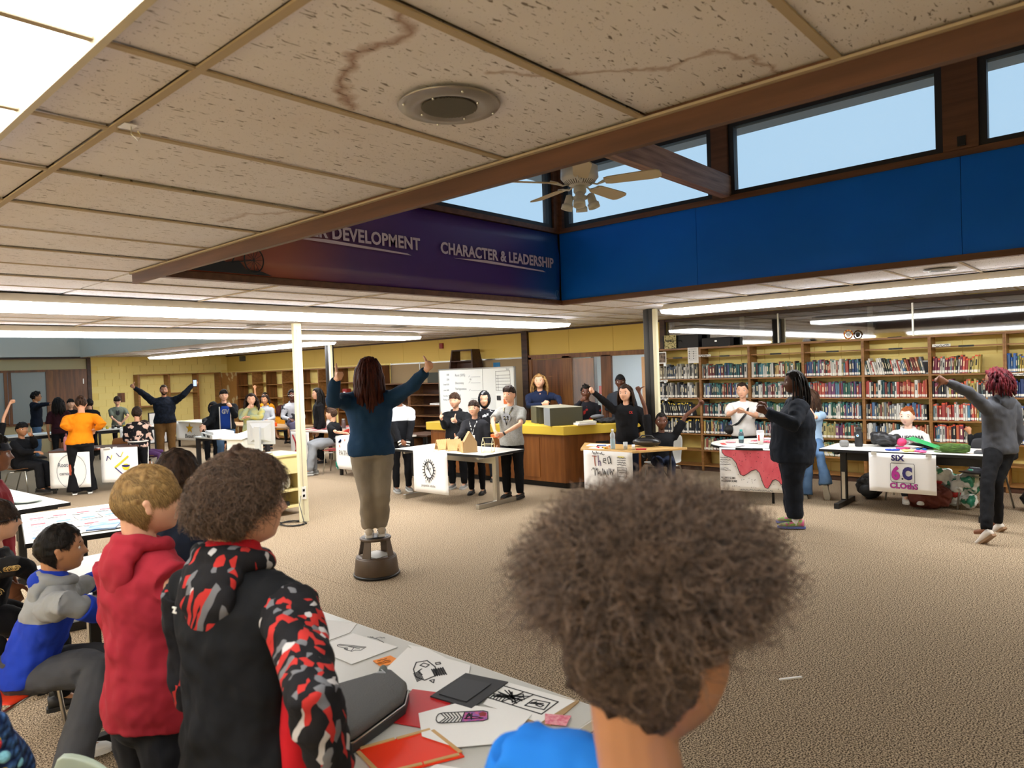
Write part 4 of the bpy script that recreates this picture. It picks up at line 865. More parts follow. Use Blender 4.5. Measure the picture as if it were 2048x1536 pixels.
sf = thing('stick_skeleton', 'open pale stick frame house at the right of the table', 'model house', (7.02, 6.74, .741), .5)
b_ = MB(); c4 = [(-.08, -.07), (.08, -.07), (.08, .07), (-.08, .07)]
for i in range(4):
    a, c = c4[i], c4[(i+1) % 4]; b_.bar((*a, .005), (*c, .005), .006, .006).bar((*a, .11), (*c, .11), .006, .006).bar((*a, 0), (*a, .11), .006, .006)
for y in (-.07, .07): b_.bar((-.08, y, .11), (0, y, .2), .006, .006).bar((.08, y, .11), (0, y, .2), .006, .006)
b_.bar((0, -.07, .2), (0, .07, .2), .006, .006).build('frame', mat('pale_stick', srgb('e8dcae')), sf)
things_box('tape_scrap', 'tiny orange scrap of tape above the gear poster', 'tape', 6.76, 7.55, .741, 6.78, 7.62, .744, mat('orange_tape', srgb('d06a30')))
# --- 2 yellow trapezoid table
tz = thing('trapezoid_table', 'honey-coloured trapezoid table in front of the boy with raised arms', 'table')
MB().prism([(7.92, 5.84), (7.93, 5.02), (8.6, 4.58), (8.57, 6.24)], .71, .74).build('tabletop', WOODL, tz, bevel=.004)
for x, y in ((8.0, 5.72), (8.0, 5.12), (8.5, 4.78), (8.5, 6.08)): MB().tube([(x, y, 0), (x, y, .71)], .014, 8).build('leg', mat('dark_leg', srgb('2c2824'), .4), tz, True)
MB().tube([(8.5, 4.8, .3), (8.4, 5.0, .69)], .008, 6).tube([(8.5, 6.05, .3), (8.4, 5.9, .69)], .008, 6).build('brace', BLACKM, tz, True)
p = poster('white handwritten poster reading The on the trapezoid table', (7.905, 5.78, .18), (0, -1, 0), (0, 0, 1), .78, .545)
INKR = mat('brown_red_ink', srgb('9a4a30'), .7); INKP = mat('purple_ink', srgb('5a3a70'), .7)
ink('letter_t', [[(.15, .47), (.22, .47)], [(.185, .47), (.195, .34)]], .012, INKR, p, I4); ink('letter_h', [[(.245, .48), (.25, .345)], [(.25, .40), (.275, .41), (.285, .345)]], .010, INKP, p, I4)
ink('letter_e', [[(.325, .41), (.37, .42), (.365, .45), (.33, .44), (.325, .395), (.375, .385)]], .009, INK, p, I4); ink('doodle', [[(.40, .46), (.43, .48), (.45, .40), (.41, .38), (.40, .46)], [(.44, .46), (.46, .38)]], .008, INK, p, I4)
ink('scrawl', [scribble(.13, .2, .50, .32, 40, 5, .5), scribble(.15, .50, .35, .53, 18, 8, .8)], .006, INK, p, I4); ink('side_notes', [scribble(.55, y, .68, y+.012, 14, int(y*100), .6) for y in (.46, .43, .40, .37, .30, .27)]+[[(.55, .34), (.69, .34), (.69, .22), (.55, .22), (.55, .34)]], .006, INK, p, I4)
MB().box(.56, .475, .009, .66, .488, .0105).build('highlight', mat('yellow_mark', srgb('e0d060')), p)
bt_ = thing('water_bottle', 'clear plastic water bottle with pale blue drink on the trapezoid table', 'bottle', (8.03, 5.38, .741))
MB().lathe([(.028, 0), (.034, .01), (.034, .13), (.030, .15), (.034, .17), (.034, .20), (.014, .235), (.013, .25)], 20).build('bottle_body', GLASSC, bt_, True); MB().lathe([(.026, .004), (.031, .012), (.031, .13), (.029, .135)], 16).build('drink', mat('blue_drink', srgb('7ab4c8'), .1, alpha=.7), bt_, True); MB().lathe([(.016, .25), (.016, .27)], 14).build('cap', WHITE, bt_)
o = thing('glass_cup', 'short clear cup beside the water bottle', 'cup', (8.06, 5.2, .741)); MB().lathe([(.026, 0), (.032, .10), (.030, .10), (.025, .006)], 18).build('cup', GLASSC, o, True); MB().lathe([(.024, .006), (.027, .05)], 16).build('contents', mat('grey_contents', srgb('8a8580')), o)
o = thing('tape_roll', 'roll of white paper tape lying by the glass cup', 'tape', (8.08, 5.09, .775), .6); b_ = MB(); 
for k in range(24):
    a = k*math.pi/12; b_.v += [(rr*math.cos(a), yy, rr*math.sin(a)) for rr, yy in ((.035, -.02), (.035, .02), (.02, .02), (.02, -.02))]
b_.f = [(k*4+j, ((k+1) % 24)*4+j, ((k+1) % 24)*4+(j+1) % 4, k*4+(j+1) % 4) for k in range(24) for j in range(4)]; b_.m = [0]*len(b_.f); b_.build('roll', PAPER, o)
rr_ = random.Random(4)
for k, (h, nm) in enumerate((('d84a28', 'red'), ('e0a030', 'orange'), ('3a5aa0', 'blue'), ('c83040', 'crimson'), ('e8d040', 'yellow'), ('444a60', 'slate'), ('d85a30', 'rust'))):
    x, y = rr_.uniform(8.0, 8.3), rr_.uniform(5.5, 5.78); o = thing('marker', '%s marker pen among papers on the trapezoid table' % nm, 'marker', (x, y, .7495), rr_.uniform(0, 3)); MB().bar((-.06, 0, 0), (.045, 0, 0), .014, .014).build('barrel', mat('pen_'+h, srgb(h)), o); MB().bar((.045, 0, 0), (.07, 0, 0), .012, .012).build('cap', INK, o)
flat('paper', 'loose white paper at the back left of the trapezoid table', 'paper', [(8.2, 5.95), (8.25, 5.65), (8.5, 5.7), (8.45, 6.05)], .741)
flat('paper', 'white paper under the markers on the trapezoid table', 'paper', [(7.98, 5.75), (7.98, 5.5), (8.12, 5.5), (8.14, 5.78)], .741)
things_box('red_packet', 'small red and white packet at the right of the trapezoid table', 'packet', 8.08, 4.93, .741, 8.16, 5.06, .756, mat('packet_red', srgb('b83038')), .5)
bg_ = thing('duffel_bag', 'black shiny bag in front of the boy with raised arms', 'bag', (8.47, 5.12, .741), .3); b_ = MB().ball((0, 0, .065), (.09, .2, .062), 20, 10); b_.build('bag_body', mat('black_vinyl', (.015, .015, .017), .3), bg_, True); MB().tube([(-.03, -.13, .10), (-.04, -.08, .15), (-.04, .05, .155), (-.03, .12, .10)], .010, 8).build('handle', mat('black_vinyl'), bg_, True); MB().box(-.09, -.1, .07, -.084, .1, .074).build('zip', CHROME, bg_)
# --- 3 round slime table
rt = thing('round_table', 'white round table with slime tubs and a pink drip poster', 'table', (9.46, 3.98, 0))
MB().lathe([(.61, .712), (.61, .74)], 48).build('tabletop', LAM, rt); MB().lathe([(.612, .706), (.618, .712), (.618, .732), (.612, .738)], 48).build('edge_band', BLACKM, rt)
for a in (.7, 2.3, 3.9, 5.5): MB().tube([(.5*math.cos(a), .5*math.sin(a), 0), (.5*math.cos(a), .5*math.sin(a), .71)], .018, 8).build('leg', BLACKM, rt, True)
u = Vector((.16, -.72, 0)).normalized()
p = poster('white poster with a large pink dripping shape hanging from the round table', Vector((8.80, 4.22, .17)), tuple(u), (0, 0, 1), .80, .565)
PINKS = mat('pink_marker', srgb('d8606a'), .7, noise=(14, srgb('cc4c58'), .35, .7, (1, .4, 2)))
dr = [(.03, .54), (.79, .54), (.79, .12), (.76, .11), (.735, .15), (.70, .17), (.66, .16), (.625, .09), (.60, .05), (.565, .06), (.54, .12), (.50, .25), (.46, .29), (.40, .27), (.35, .23), (.30, .20), (.26, .22), (.235, .29), (.21, .37), (.16, .43), (.07, .46), (.035, .50)]
b_ = MB().prism(dr, .008, .0095); b_.build('pink_drip', PINKS, p); ink('drip_outline', [dr+[dr[0]]], .007, INK, p, I4 @ Matrix.Translation((0, 0, .001)))
ink('side_notes', [scribble(.01, y, .01+.10*(1+(k % 2)*.3), y+.010, 12, k, .5) for k, y in enumerate((.43, .40, .37, .34, .29, .265))], .005, INK, p, I4)
hand(p, 'FLUFFY SLIME', .015, .155, .038, bold=.0006, sx=.8); hand(p, 'REGULAR SLIME', .015, .115, .038, bold=.0006, sx=.75); ink('bottom_line', [scribble(.25, .012, .66, .03, 60, 9, .6)], .004, GI, p, I4)
ink('dots', [[(x, y), (x+.004, y+.003)] for x, y in [(rr_.uniform(.15, .75), rr_.uniform(.04, .5)) for _ in range(60)]], .006, INK, p, I4 @ Matrix.Translation((0, 0, .002)))
o = thing('juice_bottle', 'small drink bottle with a teal cap on the round table', 'bottle', (9.35, 4.16, .741)); MB().lathe([(.03, 0), (.034, .02), (.034, .11), (.03, .14), (.018, .16)], 18).build('bottle_body', mat('dark_drink', srgb('3a4a52'), .15), o, True); MB().lathe([(.0355, .05), (.0355, .10)], 18).build('wrapper', mat('teal_wrap', srgb('6aa0a8')), o); MB().lathe([(.019, .16), (.019, .185)], 14).build('cap', mat('teal_cap', srgb('2a9a94')), o)
o = thing('paper_cup', 'tall white paper cup with red print and lid on the round table', 'cup', (9.30, 3.87, .741)); MB().lathe([(.035, 0), (.05, .17)], 24).build('cup', PAPER, o, True); MB().lathe([(.053, .17), (.053, .18), (.04, .188)], 24).build('lid', mat('clear_lid', srgb('d8d4d0'), .2), o, True); MB().box(-.047, -.008, .05, -.040, .012, .13).build('red_print', mat('cup_red', srgb('c04030')), o); MB().tube([(0, 0, .18), (.01, .0, .23)], .003, 6).build('straw', mat('cup_red'), o)
SL = [('c8606c', 'dusty pink'), ('e8a0a8', 'pale pink'), ('e6e2e6', 'white'), ('5a8ac8', 'blue'), ('d8d0d8', 'lilac white'), ('c04858', 'crimson'), ('f0ece8', 'cream')]
for k in range(16):
    a = rr_.uniform(0, 6.28); r = rr_.uniform(.05, .5); h, nm = SL[k % 7]; o = thing('slime_bag', 'crumpled bag of %s slime, %s in the spread on the round table' % (nm, NTH[k]), 'bag', (9.46+r*math.cos(a), 3.98+r*math.sin(a), .741), a, 'bags of slime on the round table')
    b_ = MB(); 
    for q in range(4): b_.ball((rr_.uniform(-.04, .04), rr_.uniform(-.04, .04), .012), (rr_.uniform(.03, .05), rr_.uniform(.03, .05), .012), 8, 5)
    b_.build('bag_body', mat('slime_'+h, srgb(h), .25), o, True)
things_box('red_strip', 'red paper strip at the left of the round table', 'paper', 9.05, 4.3, .741, 9.25, 4.36, .744, mat('red_strip', srgb('c84038')), .6)
# --- 4 six-C table
t_table('folding_table', 'white table with black T feet and the SIX 6C CLOTHS poster', 9.12, 1.18, 9.82, 3.05)
p = poster('white poster reading SIX 6.C CLOTHS in purple and navy letters', (9.098, 2.475, .27), (0, -1, 0), (0, 0, 1), .70, .455)
NV = mat('navy_ink', srgb('2c2468'), .6); MG = mat('magenta_ink', srgb('b02a8c'), .6)
def outl(o, s, u, v, size, m, sx=1, bold=.004): hand(o, s, u, v, size, INK, sx, bold+.0025, 'lettering_outline'); t = hand(o, s, u, v, size, m, sx, bold, 'lettering'); t.matrix_local = I4 @ Matrix.Translation((u, v, .0012)) @ Matrix.Diagonal((sx, 1, 1, 1))
outl(p, 'SIX', .245, .375, .09, NV, 1.0, .002); outl(p, '6', .245, .16, .20, MG, .85, .009); hand(p, '.', .345, .16, .12, INK, 1, .003); outl(p, 'C', .36, .17, .18, NV, .75, .011); outl(p, 'CLOthS', .225, .055, .085, MG, 1.0, .002)
ink('box_line', [[(.235, .145), (.235, .335), (.245, .345), (.475, .345), (.485, .33), (.485, .13), (.475, .12), (.25, .125), (.235, .145)]], .005, INK, p, I4)
for u_ in (.03, .6): MB().box(u_, .43, .005, u_+.06, .465, .0085).build('tape', mat('clear_tape', srgb('c8c2b4'), .2), p)
# items on table 4
o = thing('insulated_bottle', 'black insulated bottle with a round blue sticker on the six-C table', 'bottle', (9.52, 2.70, .741)); MB().lathe([(.04, 0), (.045, .01), (.045, .17), (.036, .19), (.036, .2), (.04, .205), (.04, .235), (.03, .245)], 24).build('bottle_body', mat('matte_black', (.012, .012, .013), .5), o, True); MB().tube([(0, -.03, .24), (0, -.03, .27), (0, .03, .27), (0, .03, .24)], .006, 6).build('handle', mat('matte_black'), o)
MB().lathe([(.016, 0), (.016, .002)], 16).xf(Matrix.Translation((-.045, 0, .14)) @ Matrix.Rotation(-math.pi/2, 4, 'Y')).build('sticker', WHITE, o); MB().lathe([(.011, 0), (.011, .003)], 16).xf(Matrix.Translation((-.0455, 0, .14)) @ Matrix.Rotation(-math.pi/2, 4, 'Y')).build('sticker_centre', mat('sky_blue', srgb('4a9ad0')), o)
o = thing('backpack', 'black bag with a bright pink lining behind the insulated bottle', 'bag', (9.66, 2.42, .741), .1); MB().ball((0, 0, .08), (.11, .17, .08), 20, 10).ball((0, .05, .13), (.09, .11, .05), 16, 8).build('bag_body', mat('black_nylon', (.014, .014, .016), .45, bump=(12, .6, O1)), o, True); MB().ball((-.03, -.17, .06), (.07, .06, .05), 14, 8).build('pink_lining', mat('hot_pink', srgb('d83a6a'), .8), o, True); MB().tube([(-.11, .1, .06), (-.13, 0, .1), (-.11, -.1, .05)], .012, 6).build('strap', mat('black_nylon'), o, True)
things_box('grey_pouch', 'grey pouch leaning at the left end of the six-C table', 'pouch', 9.38, 2.8, .741, 9.5, 2.9, .82, mat('grey_fabric', srgb('7a7a78'), .9), .4, bevel=.02)
o = thing('green_folder', 'green folder propped open on dark papers on the six-C table', 'folder', (9.55, 1.95, .741), 0); MB().add([(-.16, .19, .13), (.1, .17, .13), (.12, -.15, .01), (-.14, -.17, .01), (-.16, .19, .133), (.1, .17, .133), (.12, -.15, .013), (-.14, -.17, .013)], [(0,3,2,1), (4,5,6,7), (0,1,5,4), (1,2,6,5), (2,3,7,6), (3,0,4,7)]).build('cover', mat('folder_green', srgb('2c9a5a'), .5), o); MB().box(-.12, -.16, 0, .1, .16, .008).build('pages', PAPER, o); MB().add([(-.14, .17, .06), (.1, .16, .06), (.12, -.16, .009), (-.12, -.17, .009), (-.14, .17, .064), (.1, .16, .064), (.12, -.16, .013), (-.12, -.17, .013)], [(0,3,2,1), (4,5,6,7), (0,1,5,4), (1,2,6,5), (2,3,7,6), (3,0,4,7)]).build('dark_sheet', INK, o)
o = thing('yarn_skein', 'dark green skein of yarn lying on the six-C table', 'yarn', (9.28, 1.62, .795), 0)
b_ = MB(); r4 = random.Random(3)
b_.tube([(0, -.145+.29*k/12, .004*math.sin(k)) for k in range(13)], [.035, .046, .05, .052, .051, .052, .05, .052, .051, .052, .05, .045, .034], 16)
b_.build('yarn_core', mat('yarn_green', srgb('2c4018'), .95, noise=(60, srgb('4a6428'), .4, .6, (1, .3, 1))), o, True); b_ = MB()
for k in range(70):
    a = r4.uniform(0, 6.28); y0 = r4.uniform(-.13, .1); b_.tube([(.051*math.cos(a+q*.12), y0+q*.03, .051*math.sin(a+q*.12)) for q in range(5)], .0022, 4)
tag(b_.build('yarn_strands', mat('yarn_light', srgb('4e6c2c'), .95), o), kind='stuff')
for k, (h, nm, x, y) in enumerate((('2a48a8', 'blue', 9.24, 2.26), ('d8487a', 'pink', 9.45, 2.18), ('2a60a8', 'navy', 9.48, 1.98), ('e0d488', 'pale yellow', 9.22, 2.08), ('e0588c', 'rose', 9.20, 1.95))):
    o = thing('crochet_piece', '%s crocheted piece lying on the six-C table' % nm, 'yarn piece', (x, y, .741), k*.7)
    b_ = MB()
    for q in range(9): b_.ball((r4.uniform(-.04, .04), r4.uniform(-.06, .06), .010), (.03, .03, .010+.004*r4.random()), 8, 5)
    b_.build('knit', mat('wool_'+h, srgb(h), .95, bump=(200, .6, O1)), o, True)
o = thing('grey_device', 'small dark grey device near the right end of the six-C table', 'device', (9.35, 1.38, .741)); MB().box(-.08, -.06, 0, .08, .06, .03).build('body', mat('device_grey', srgb('4a4c50'), .4), o, bevel=.006)
# under table 4
o = thing('plastic_bag', 'crumpled white, green and red shopping bag under the six-C table', 'bag', (9.95, 1.78, 0)); b_ = MB()
for q in range(26): b_.ball((r4.uniform(-.12, .12), r4.uniform(-.25, .25), r4.uniform(.08, .42)), (.09, .09, .08), 8, 6)
b_.build('bag_body', mat('bag_print', srgb('d8dad6'), .35, noise=(7, srgb('2c7a60'), .52, .56, O1), bump=(14, .8, O1)), o, True); MB().ball((-.14, -.05, .2), (.02, .07, .06), 8, 6).ball((-.13, .12, .32), (.02, .05, .04), 8, 6).build('red_print', mat('bag_red', srgb('b02a28')), o, True)
o = thing('rust_bag', 'dark rust-red bag on the floor beneath the poster', 'bag', (9.75, 2.0, 0)); MB().ball((0, 0, .15), (.2, .28, .15), 20, 10).build('bag_body', mat('rust_cloth', srgb('5a2214'), .8, bump=(10, .5, O1)), o, True); MB().tube([(-.1, -.15, .25), (-.1, 0, .33), (-.1, .15, .25)], .012, 6).build('strap', mat('rust_cloth'), o, True)
o = thing('black_backpack', 'black backpack standing on the floor left of the seated white hoodie', 'bag', (10.05, 2.72, 0)); MB().ball((0, 0, .17), (.13, .16, .17), 16, 10).build('bag_body', mat('black_nylon'), o, True); MB().ball((-.11, 0, .12), (.05, .11, .09), 12, 8).build('front_pocket', mat('black_nylon'), o, True)
o = thing('black_backpack', 'black bag on the floor at the right behind the crossed legs', 'bag', (10.1, .9, 0)); MB().ball((0, 0, .14), (.15, .2, .14), 16, 10).build('bag_body', mat('black_nylon'), o, True); MB().tube([(-.14, .1, .1), (-.2, .0, .06), (-.14, -.12, .1)], .012, 6).build('strap', mat('black_nylon'), o, True)
chair('dark shell chair under the seated white hoodie', 10.15, 2.3, 0, mat('black_shell', (.015, .015, .018), .4), group=None)
chair('black shell chair of the person hidden behind the grey hoodie', 9.95, 1.45, -.15, mat('black_shell'))
chair('grey shell chair of the boy with raised arms', 9.05, 5.2, -.1, mat('grey_shell', srgb('b4b2ac'), .4))
o = thing('trash_bag', 'dark plastic bags on the floor beneath the office window', 'bag', (10.9, 6.85, 0)); MB().ball((0, 0, .3), (.2, .25, .3), 14, 10).ball((-.05, .1, .5), (.14, .16, .12), 12, 8).build('bag_body', mat('glossy_black', (.01, .01, .011), .2, bump=(18, 1, O1)), o, True)
o = thing('wall_poster', 'small yellow printed poster low on the wall by the black post', 'poster', (XR-.01, 6.75, .35)); MB().box(-.003, -.09, 0, 0, .1, .5).build('sheet', mat('yellow_print', srgb('c9c06a'), .7, noise=(30, srgb('55502a'), .55, .6, O1)), o)
# --- step stool
SB_ = mat('stool_brown', srgb('4c3c2e'), .5); st = thing('step_stool', 'round brown rolling step stool under the woman', 'stool', (4.03, 5.36, 0))
MB().lathe([(.196, .012), (.20, .02), (.205, .03), (.188, .17), (.183, .18), (.175, .18), (.178, .17), (.19, .04)], 48).build('base', SB_, st, True)
MB().lathe([(.207, .004), (.214, .01), (.214, .026), (.207, .03)], 48).build('bumper', BLACKM, st, True)
MB().lathe([(.13, .176), (.18, .178), (.18, .186), (.13, .188)], 40).build('lower_step', SB_, st, True)
MB().lathe([(.0, .335), (.138, .335), (.145, .342), (.145, .354), (.138, .36), (0, .36)], 40).build('top_step', SB_, st, True); MB().lathe([(.0, .36), (.125, .36), (.122, .3635), (0, .3635)], 40).build('rubber_pad', BLACKM, st, True)
for k in range(4):
    a = k*math.pi/2+.35; c, s_ = math.cos(a), math.sin(a); b_ = MB()
    for z, r, hw in ((.18, .165, .045), (.345, .135, .032)):
        for w_ in (-hw, hw):
            for dr_ in (0, -.010): b_.v.append(((r+dr_)*c-w_*s_, (r+dr_)*s_+w_*c, z))
    b_.f = [(0,2,6,4), (1,5,7,3), (0,4,5,1), (2,3,7,6), (0,1,3,2), (4,6,7,5)]; b_.m = [0]*6; b_.build('leg', SB_, st)
MB().box(-.09, -.12, .188, .10, .12, .192).build('tread_plate', mat('worn_tread', srgb('a09a8e'), .4), st)
# --- computer cart at the column
CRT = mat('cart_cream', srgb('d9c98e'), .5); ct = thing('computer_cart', 'cream open computer cart beside the white power pole', 'cart', (4.92, 8.95, 0), math.pi/2)
for y in (-.42, .40): MB().box(-.3, y, .08, .3, y+.02, .80).build('side_panel', CRT, ct)
MB().box(-.32, -.45, .80, .32, .45, .825).build('top', CRT, ct); MB().box(-.3, -.4, .56, .3, .4, .80).build('drawer_front', CRT, ct)
for z in (.12, .34): MB().box(-.3, -.4, z-.02, .3, .4, z).build('shelf', CRT, ct)
MB().box(.28, -.4, .1, .3, .4, .56).build('back_panel', CRT, ct)
for x, y in ((-.26, -.4), (-.26, .4), (.26, -.4), (.26, .4)): MB().lathe([(.02, -.02), (.04, -.015), (.04, .015), (.02, .02)], 14).xf(Matrix.Translation((x, y, .04)) @ Matrix.Rotation(math.pi/2, 4, 'X')).build('caster', BLACKM, ct, True)
mo_ = thing('monitor', 'grey-backed computer monitor seen from behind on the cart', 'monitor', (5.0, 9.12, .826), .45)
MB().box(-.02, -.22, .13, .0, .22, .46).build('bezel', mat('silver_plastic', srgb('b4b6b8'), .4), mo_, bevel=.008)
b_ = MB().add([(0, -.2, .15), (0, .2, .15), (0, .2, .45), (0, -.2, .45), (-.07, -.09, .2), (-.07, .09, .2), (-.07, .09, .36), (-.07, -.09, .36)], [(0,1,2,3), (7,6,5,4), (0,4,5,1), (1,5,6,2), (2,6,7,3), (3,7,4,0)]); b_.build('back_shell', mat('silver_plastic'), mo_); MB().box(0, -.205, .145, .004, .205, .445).build('screen', BLACKM, mo_)
MB().box(-.11, -.04, .01, -.07, .04, .38).build('stand_neck', mat('silver_plastic'), mo_); MB().box(-.16, -.13, 0, .06, .13, .014).build('stand_foot', mat('silver_plastic'), mo_, bevel=.005)
o = thing('laptop', 'white document camera tray and box left of the monitor', 'box', (5.0, 9.55, .826), .2); MB().box(-.2, -.17, 0, .15, .17, .2).build('box_body', WHITE, o, bevel=.01); MB().add([(-.25, -.2, .2), (.2, -.2, .28), (.2, .2, .28), (-.25, .2, .2), (-.25, -.2, .21), (.2, -.2, .29), (.2, .2, .29), (-.25, .2, .21)], [(0,3,2,1), (4,5,6,7), (0,1,5,4), (1,2,6,5), (2,3,7,6), (3,0,4,7)]).build('tilted_lid', WHITE, o); o.name = 'printer_box'
o = thing('white_box', 'small white router box on the cart shelf', 'router', (5.0, 8.8, .341)); MB().box(-.1, -.08, 0, .08, .08, .16).build('body', WHITE, o, bevel=.008); o2 = thing('game_controller', 'white rounded device next to the router box', 'device', (5.17, 8.8, .341)); MB().ball((0, 0, .09), (.04, .05, .09), 14, 10).build('body', WHITE, o2, True)
cb = thing('cable', 'loose black cables coiled on the floor under the cart', 'cable', (0, 0, 0)); pts = [(4.72, 8.5, .45), (4.66, 8.35, .40), (4.70, 8.28, .30), (4.72, 8.4, .1), (4.75, 8.3, .012)]
for k in range(40): a = k*.45; pts.append((4.82+(.14+.02*math.sin(k*1.7))*math.cos(a), 8.1+(.22+.02*math.cos(k*2.1))*math.sin(a)*.8, .010+.004*(k % 3)))
MB().tube(pts, .006, 6).build('cord', BLACKM, cb, True); MB().tube([(4.92, 8.06, .35), (4.86, 8.0, .25), (4.88, 7.98, .12), (4.86, 7.9, .01)], .006, 6).build('cord', mat('grey_cord', srgb('6a6860')), cb, True)
things_box('cable_plug', 'black power brick low at the back of the cart', 'power brick', 5.05, 8.72, .121, 5.15, 8.8, .18, BLACKM)
# --- left tables near the front
tb = t_table('folding_table', 'white table covered in printed papers behind the seated blue-grey hoodie', 1.58, 5.95, 2.30, 7.40, rot=.0, group=None)
tb.rotation_euler.z = -.22; tb.location = (1.95, 6.63, 0)
BLU = mat('print_blue', srgb('5a86b8')); REDP = mat('print_red', srgb('b84a50')); GRP = mat('print_grey', srgb('8a8c90'))
r5 = random.Random(21); R_ = rotz(-.22, (1.95, 6.63, .7415)); names = ('blue-headed', 'plain', 'red-spotted', 'grey-headed', 'diagram', 'ruled'); k = 0
for ix in range(4):
    for iy in range(4):
        cxx, cyy = -.26+.175*ix, -.50+.31*iy; rz = r5.uniform(-.12, .12)-.22; c_ = R_ @ Vector((cxx, cyy, .0006*k))
        o = thing('worksheet', '%s printed sheet, %s column from the left, %s row on the paper-covered table' % (names[(ix*2+iy) % 6], NTH[ix], ('nearest', 'second', 'third', 'far')[iy]), 'paper', c_, rz, 'printed sheets on the paper-covered table'); k += 1
        MB().box(-.083, -.14, 0, .083, .14, .0012).build('sheet', PAPER, o)
        t = r5.choice((BLU, REDP, GRP)); MB().box(-.07, .09, .0012, .07, .125, .0016).build('heading', t, o); ink('text_lines', [[(-.07, .07-.018*q), (.07-.04*r5.random(), .07-.018*q)] for q in range(10)], .003, GRP, o, Matrix.Identity(4)); MB().box(-.05, -.1, .0013, .05, -.03, .0018).build('picture', r5.choice((REDP, GRP, BLU)), o)
o = things_box('blue_book', 'blue-covered booklet at the near corner of the paper table', 'book', 0, 0, .745, .2, .3, .757, mat('pale_blue_cover', srgb('6a90c4'), noise=(8, srgb('a8c0dc'), .4, .6, O1)), -.5); o.location = (2.0, 6.12, .746)
o = thing('clear_jar', 'small clear plastic jar at the left of the paper table', 'jar', (1.60, 6.05, .7425)); MB().lathe([(.035, 0), (.04, .01), (.04, .09), (.037, .09), (.037, .012)], 20).build('jar', GLASSC, o, True); MB().lathe([(.034, .012), (.034, .04)], 18).build('contents', mat('pinkish', srgb('a88880')), o)
ta = t_table('folding_table', 'plain white table with a rolled cloth at the left edge', 1.48, 7.72, 2.2, 9.6); ta.rotation_euler.z = .06; ta.location.x = 1.82
o = thing('folded_cloth', 'white folded cloth with pale blue print at the left edge', 'cloth', (1.78, 8.35, .741), .1); b_ = MB()
for q in range(10): b_.ball((r5.uniform(-.18, .18), r5.uniform(-.3, .35), .03), (.14, .16, .03), 12, 6)
b_.build('cloth', mat('print_cloth', srgb('dfe6e4'), .8, noise=(9, srgb('8ab8b4'), .55, .62, O1)), o, True)
flat('paper', 'white sheet on the plain white table at left', 'paper', [(1.55, 7.95), (1.75, 7.92), (1.77, 8.1), (1.57, 8.13)], .742)
# table beneath seated hoodie boy
tc_ = t_table('folding_table', 'white table in front of the seated blue-grey hoodie boy', 1.2, 3.85, 1.9, 5.2)
flat('tablet', 'dark tablet lying on the table by the seated boy', 'tablet', [(1.3, 4.2), (1.42, 4.15), (1.46, 4.32), (1.34, 4.36)], .742, INK, .008)
# --- near table
t_table('folding_table', 'light grey table in the foreground covered with drawings', 1.12, 1.33, 1.89, 3.02, top=mat('near_laminate', srgb('c9c7bf'), .35), edge=WHITE)
PENC = mat('pencil', srgb('8a8a88'), .8)
def drawing(name, label, pts, z, d0, d1, strokes, m=PENC, w=.002): 
    o = flat(name, label, 'drawing', pts, z); ink('drawing_lines', strokes, w, m, o, on(o, d0, d1)); return o
def sneaker(cx, cy, s): 
    return [[(cx+s*a, cy+s*b) for a, b in q] for q in ([(-1, -.3), (1, -.3), (1.1, -.1), (.9, .1), (.3, .2), (0, .5), (-.5, .6), (-.6, .35), (-1, .3), (-1.05, -.3)], [(-1, -.15), (1.1, -.12)], [(-.1, .5), (.1, .15), (.4, .18)], [(-.4, .5), (-.3, .0), (.2, -.1)], [(0, .4), (.2, .4)], [(.1, .3), (.3, .3)], [(-.8, .1), (-.4, .0), (.1, -.05)])]
drawing('drawing_sheet', 'pencil drawing sheet at the far end of the foreground table', [(1.62, 2.93), (1.79, 2.95), (1.885, 2.67), (1.80, 2.60), (1.62, 2.60)], .7412, (1.74, 2.66), (1.66, 2.92), sneaker(.12, .03, .07))
drawing('drawing_sheet', 'pencil shoe sketch lying in the middle distance of the table', [(1.60, 2.57), (1.80, 2.58), (1.82, 2.30), (1.60, 2.31)], .7424, (1.75, 2.38), (1.68, 2.55), sneaker(.09, .02, .06)+[[(-.02, -.06), (.03, -.09), (.08, -.10)], scribble(.0, -.11, .07, -.09, 12, 4)], m=mat('dark_pencil', srgb('5a5a5a')), w=.0025)
o = flat('sticky_note', 'orange sticky note with writing beside the shoe sketch', 'sticky note', [(1.67, 2.27), (1.745, 2.255), (1.735, 2.175), (1.655, 2.20)], .7425, mat('orange_note', srgb('f08a1c')))
ink('writing', [scribble(.01, .045, .06, .055, 10, 1), scribble(.01, .03, .065, .04, 10, 2), scribble(.01, .012, .05, .022, 10, 3)], .002, mat('note_ink', srgb('8a4a10')), o, on(o, (1.73, 2.255), (1.66, 2.27)))
def dollars(): 
    s = [[(0, .05), (.05, .08), (.13, .075), (.2, .05), (.2, .0), (.12, -.02), (.03, -.01), (0, .05)]]+[[(.03+.01*k, -.05), (.03+.01*k, .0)] for k in range(7)]+[[(.02, -.05+.01*k), (.10, -.05+.01*k)] for k in range(6)]+[[(.13, .02), (.16, .04), (.18, .02), (.15, .0), (.13, .02)]]+[[(.14, -.05), (.16, -.05), (.16, -.03), (.14, -.03), (.14, -.05)], [(.06, .05), (.1, .06), (.12, .04)], [(-.04, .02), (-.01, .01), (-.01, .03), (-.04, .02)]]
    return s
o = flat('drawing_sheet', 'folded white sheet corner tucked at the table edge', 'paper', [(1.86, 2.29), (1.885, 2.2), (1.84, 1.9), (1.78, 2.0)], .7412)
